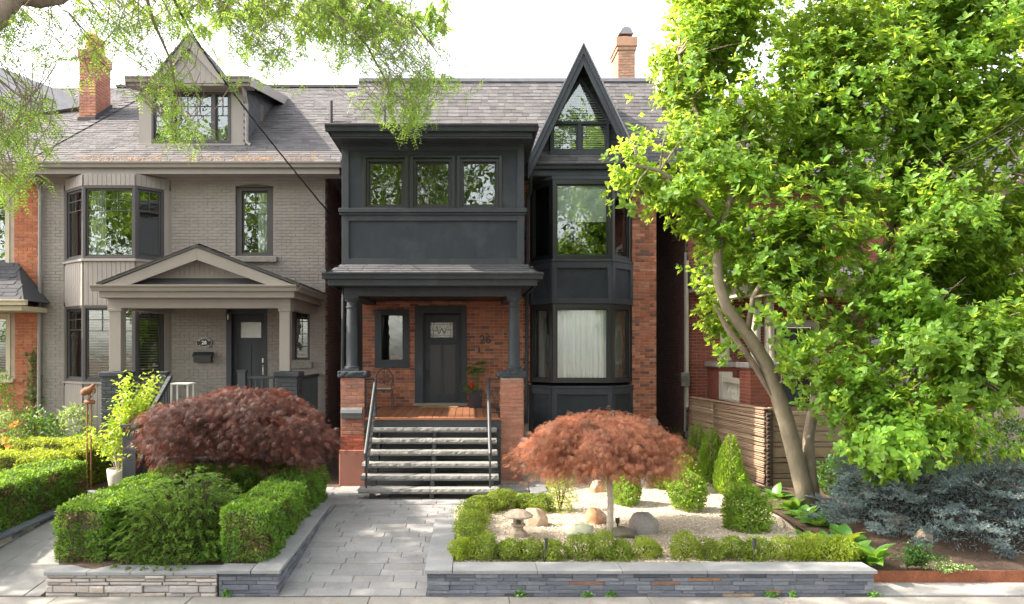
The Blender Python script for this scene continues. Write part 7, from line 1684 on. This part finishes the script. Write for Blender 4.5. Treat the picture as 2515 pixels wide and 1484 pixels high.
while nb < 3150:
    e = ell[rng.choice(len(ell), p=vols)]; c = at(*e[:3]); d = rdir(1)[0]; rr_ = rng.random()**.28
    tgt = np.array(c)+d*np.array(e[3:])*rr_
    px_, py_ = VX+tgt[0]*K/tgt[1], VY-(tgt[2]-CH)*K/tgt[1]
    if px_ < interp(XM, py_)+20 or py_ > interp(YM, px_)-15: continue
    if tgt[1] < 11.9 and near_trunk(px_, py_) < 44 and py_ > 620: continue
    j = np.argmin(np.linalg.norm(LPn-tgt, axis=1)+np.maximum(0, LPn[:,2]-tgt[2])*.8); s0 = LPn[j]; mid = s0*.5+tgt*.5+np.array([0,0,.10*np.linalg.norm(tgt-s0)])
    if nb % 5 == 0 and np.linalg.norm(tgt-s0) < 1.3: tw.tube([s0, mid*.6+s0*.4, mid, tgt], [.022,.016,.011,.004], 5)
    nw = int(rng.integers(7,12)); dirn = tgt-s0; dirn = dirn/np.linalg.norm(dirn)
    for k in range(nw):
        t = rng.uniform(.45,1.05); base = s0*(1-t)**2+mid*2*t*(1-t)+tgt*t*t; off = rng.normal(size=3)*np.array([.22,.22,.11])*(.4+t*.6); q = base+off
        px_, py_ = VX+q[0]*K/q[1], VY-(q[2]-CH)*K/q[1]
        if px_ < interp(XM, py_)+rng.uniform(0,14) or py_ > interp(YM, px_)-rng.uniform(0,12): continue
        if q[1] < 11.95 and near_trunk(px_, py_) < 34 and py_ > 610 and rng.random() < .93: continue
        if math.sin(q[0]*2.3+1.3*math.sin(q[2]*1.9))+math.sin(q[2]*3.1+q[1]*1.7)+.8*math.sin(q[1]*2.4-q[0]*1.1) < (-1.75 if py_ < 550 else -1.5): continue
        dd = dirn*.5+off/(np.linalg.norm(off)+.05)*.6+np.array([0,0,.55]); wh.append((q, dd/np.linalg.norm(dd)))
    nb += 1
tw.build('twig', M['bark_loc'], MG, kind='stuff')
per = 8; WP = np.repeat(np.array([q for q, d in wh]), per, 0); WD = np.repeat(np.array([d for q, d in wh]), per, 0); m_ = len(WP)
rp = rng.normal(size=(m_,3)); rp = unit(rp-WD*np.sum(rp*WD,1,keepdims=True)); th = rng.uniform(.55,1.5,m_)[:,None]
A = WD*np.cos(th)+rp*np.sin(th)-UP*.12; N = WD*np.sin(th)-rp*np.cos(th)+rng.normal(size=(m_,3))*.22
P = WP-WD*rng.uniform(0,.09,(m_,1)); S = rng.uniform(.068,.128,m_)*np.clip(rng.lognormal(0,.12,m_),.7,1.4)
A = unit(A); N = unit(N-A*np.sum(A*N,1,keepdims=True))
# the 300 leaves that show largest are pieces of their own
dist = np.linalg.norm(P-np.array([0,0,CH]),axis=1); pxs = VX+P[:,0]*K/P[:,1]; pys = VY-(P[:,2]-CH)*K/P[:,1]
inside = (pxs > 1450)&(pxs < 2500)&(pys > 10); score = np.where(inside, S/dist, 0); order = np.argsort(-score); ind = order[:300]; rest = np.ones(m_, bool); rest[ind] = False
T_2 = [(0,0,0),(.55,.34,.06),(1,0,-.08),(.55,-.34,.06),(.55,0,-.03)]; Q_2 = [(0,4,2,1),(0,3,2,4)]; front = rest&(dist < np.percentile(dist,18)); backl = rest&~front
V, Q = scatter(T_OV, Q_OV, P[front], A[front], N[front], S[front], rng.uniform(.68,.88,front.sum())); V2, Q2 = scatter(T_2, Q_2, P[backl], A[backl], N[backl], S[backl], rng.uniform(.68,.88,backl.sum()))
npmesh('crown', np.concatenate([V,V2]), np.concatenate([Q,Q2+len(V)]), M['magnolia'], MG, 'stuff')
lf = bpy.data.meshes.new('leaf'); lf.from_pydata(T_OV, [], Q_OV); lf.update(); lf.materials.append(M['magnolia'])
fix_root(MG); minv = Matrix.Translation(-MG.location)
for i in ind:
    a, n_ = Vector(A[i]), Vector(N[i]); l_ = n_.cross(a); s_ = S[i]
    mt4 = Matrix(((a.x*s_,l_.x*s_*.85,n_.x*s_,P[i,0]),(a.y*s_,l_.y*s_*.85,n_.y*s_,P[i,1]),(a.z*s_,l_.z*s_*.85,n_.z*s_,P[i,2]),(0,0,0,1)))
    o = bpy.data.objects.new('leaf', lf); col.objects.link(o); o.parent = MG; o.matrix_parent_inverse = minv; o.matrix_basis = mt4
# ================================================================== HONEY LOCUST (its trunk stands left of the frame)
LC = thing('locust_tree', 'honey locust branches with fine feathery leaves hanging from the upper left', 'tree', loc=(-7.6,7.0,0))
tr = MB(); tr.tube([(-7.6,7.0,-.1),(-7.5,7.05,1.5),(-7.3,7.15,3.2),(-6.6,7.4,4.9)], [.33,.27,.24,.22], 14); tr.build('trunk', M['bark_loc'], LC, smooth=True)
lb = [([(-6.6,7.4,4.9),(-5.6,7.8,5.9),at(0,40,8.2),at(40,-10,8.4),(-4.0,8.9,7.6),(-2.6,9.6,8.3),(-.8,10.4,8.5)], [.2,.15,.11,.10,.09,.07,.04]),
      ([(-6.6,7.4,4.9),(-6.5,8.3,6.6),(-6.0,9.5,8.0),(-5.0,10.8,8.8)], [.18,.14,.1,.05]), ([(-7.3,7.15,3.2),(-8.2,8.2,5.5),(-8.6,9.5,7.5),(-8.4,11.0,8.8)], [.18,.13,.1,.05]),
      (A3((40,-10,8.4),(95,5,8.6),(150,-2,8.8),(230,-60,9.2)), [.09,.07,.06,.05]),
      ([(-2.6,9.6,8.3),tuple(at(700,-40,10.4)),tuple(at(820,30,10.8)),tuple(at(900,110,11.0)),tuple(at(960,220,11.0))], [.05,.04,.03,.02,.008]),
      ([tuple(at(700,-40,10.4)),tuple(at(900,-20,10.9)),tuple(at(1020,60,11.2)),tuple(at(1090,150,11.2))], [.03,.025,.018,.006]),
      ([(-4.0,8.9,7.6),tuple(at(380,60,9.4)),tuple(at(420,150,9.5)),tuple(at(440,260,9.5))], [.03,.02,.014,.006]),
      ([(-5.6,7.8,5.9),tuple(at(-60,150,8.9)),tuple(at(40,230,9.0)),tuple(at(120,270,9.0))], [.03,.02,.012,.006]),
      ([(-5.6,7.8,5.9),tuple(at(-80,330,8.8)),tuple(at(0,420,8.9)),tuple(at(50,460,8.9))], [.025,.016,.01,.005])]
for pts, rad in lb:
    m_ = MB(); m_.tube(pts, rad, 8); m_.build('limb', M['bark_loc'], LC, smooth=True)
# twigs and compound leaves
blobs = [(620,10,10.2,330,80,230),(190,100,9.4,190,110,60),(900,70,11.0,210,110,230),(1010,190,11.1,95,75,90),(985,265,11.1,70,45,42),(410,190,9.5,60,80,34),(440,300,9.5,60,45,24),(60,260,9.0,105,55,44),(40,330,8.9,80,45,34),(25,440,8.9,50,32,22),(330,30,9.5,150,60,60),(650,110,10.2,110,70,70),(0,40,8.6,120,80,50)]
tg = MB(); CP = []; CD = []
def addleaf(base, d, k=3):
    CP.append(base); CD.append(d)
for (dx, dy, Y, wx, wy, cnt) in blobs:
    for i in range(int(cnt*1.0)):
        x, y = dx+random.gauss(0,.5)*wx, dy+random.gauss(0,.5)*wy; Yy = Y+random.gauss(0,.45); b = np.array(at(x,y,Yy)); n_ = 4
        out = np.array([random.gauss(.15,.5), random.gauss(0,.4), random.uniform(-.9,-.1)]); out /= np.linalg.norm(out); l = random.uniform(.16,.4)
        if True: tg.tube([b+np.array([-out[0]*.55-.1,-out[1]*.4,.42]), b+np.array([-out[0]*.25,-out[1]*.2,.16]), b, b+out*l*.6, b+out*l], [.0055,.005,.004,.003,.0015], 4)
        for k in range(n_):
            t = k/n_; p = b+out*l*t; d = out*.5+rng.normal(size=3)*.6+np.array([0,0,-.25]); addleaf(p, d/np.linalg.norm(d))
# the crown above and to the left of the frame that shades the gardens
for i in range(9000):
    x = random.uniform(-13.5,-8.0); y = random.triangular(6.3,12.6,8.9); z = random.uniform(6.4,10.0)
    if (math.sin(x*1.7+.4)+math.sin(y*2.1+x*.8)) < -.55: continue
    d = rng.normal(size=3)+np.array([0,0,-.3]); addleaf(np.array([x,y,z]), d/np.linalg.norm(d))
for i in range(4200):
    x = random.uniform(-9.5,-1.5); y = random.triangular(6.1,11.4,8.1); z = random.uniform(7.2,10.4)
    if (math.sin(x*1.9+1)+math.sin(y*1.5+x*.6)) < -.45: continue
    d = rng.normal(size=3)+np.array([0,0,-.3]); addleaf(np.array([x,y,max(z,2.85+.475*y)]), d/np.linalg.norm(d))
tg.build('twig', M['bark_loc'], LC, kind='stuff')
CP = np.array(CP); CD = np.array(CD); isb = (CP[:,2] > 2.85+.465*CP[:,1])|(CP[:,0] < -8); half = np.where(isb & (rng.random(len(CP)) < .5))[0]; kp = np.ones(len(CP), bool); kp[half] = False; CP, CD = CP[kp], CD[kp]; nl = 12; m_ = len(CP); t = np.linspace(.08,1,nl//2).repeat(2)[None,:]; Lr = rng.uniform(.11,.19,m_)[:,None]
big = (CP[:,2] > 7.7)|(CP[:,0] < -8); 
S_l = unit(np.cross(CD, UP+rng.normal(size=(m_,3))*.5)); Nn = unit(np.cross(S_l, CD)); sg = np.tile([1,-1], nl//2)[None,:]
pos = CP[:,None]+CD[:,None]*(t*Lr)[...,None]-UP*(t*t*Lr*.25)[...,None]; A = S_l[:,None]*np.repeat(sg,m_,0)[...,None]+CD[:,None]*.45-UP*.15; N = Nn[:,None]+rng.normal(0,.3,(m_,nl,3))
V, Q = scatter(T_SM, Q_SM, pos.reshape(-1,3), A.reshape(-1,3), N.reshape(-1,3), (np.where(big,.12,.048)[:,None]*(1.1-.35*t)).ravel(), .55); npmesh('crown', V, Q, M['locust'], LC, 'stuff')
fix_root(LC)
# ================================================================== trees across the street (seen as reflections in the windows)
def street_tree(label, x, y, h, r, seed):
    T = thing('street_tree', label, 'tree', 'trees across the street', loc=(x,y,0)); rs = np.random.default_rng(seed)
    MB().tube([(x,y,-.1),(x+.1,y,h*.3),(x-.1,y+.1,h*.6),(x,y,h*.85)], [.32,.24,.16,.05], 10).build('trunk', M['bark_loc'], T, smooth=True)
    m_ = MB()
    for i in range(12): a = i*.52*2; z = h*(.3+.04*i); m_.tube([(x,y,z),(x+r*.4*math.cos(a),y+r*.4*math.sin(a),z+.9),(x+r*.8*math.cos(a),y+r*.8*math.sin(a),z+1.2)], [.10,.06,.02], 6)
    m_.build('limb', M['bark_loc'], T)
    d = unit(rs.normal(size=(70,3))); C = np.array([x,y,h*.58])+d*np.array([r,r,h*.42])*rs.uniform(.35,1,(70,1)); P = np.repeat(C,80,0)+rs.normal(size=(70*80,3))*np.array([.55,.55,.35])
    V, Q = scatter(T_SM, Q_SM, P, rs.normal(size=(len(P),3)), rs.normal(size=(len(P),3))+[0,0,.8], rs.uniform(.20,.40,len(P)), .9); npmesh('crown', V, Q, M['far_leaf'], T, 'stuff'); fix_root(T)
for i, (x, y, h, r, lab) in enumerate(((-24,-8,19,4.8,'leafy tree across the street mirrored at the far left of the grey house windows'),(-17,-9,20,4.8,'leafy tree across the street mirrored in the grey house bay'),(-10,-8,19,4.6,'leafy tree across the street mirrored in the grey house single window'),(-3.5,-9,20,4.6,'leafy tree across the street mirrored in the three sunroom windows'),(3.5,-8,19,4.6,'leafy tree across the street mirrored in the dark dormer glass'),(10.5,-9,20,4.8,'leafy tree across the street mirrored in the dark bay windows'),(17.5,-8,19,4.8,'leafy tree across the street mirrored in the right bay side panes'))): street_tree(lab, x, y, h, r, 60+i)
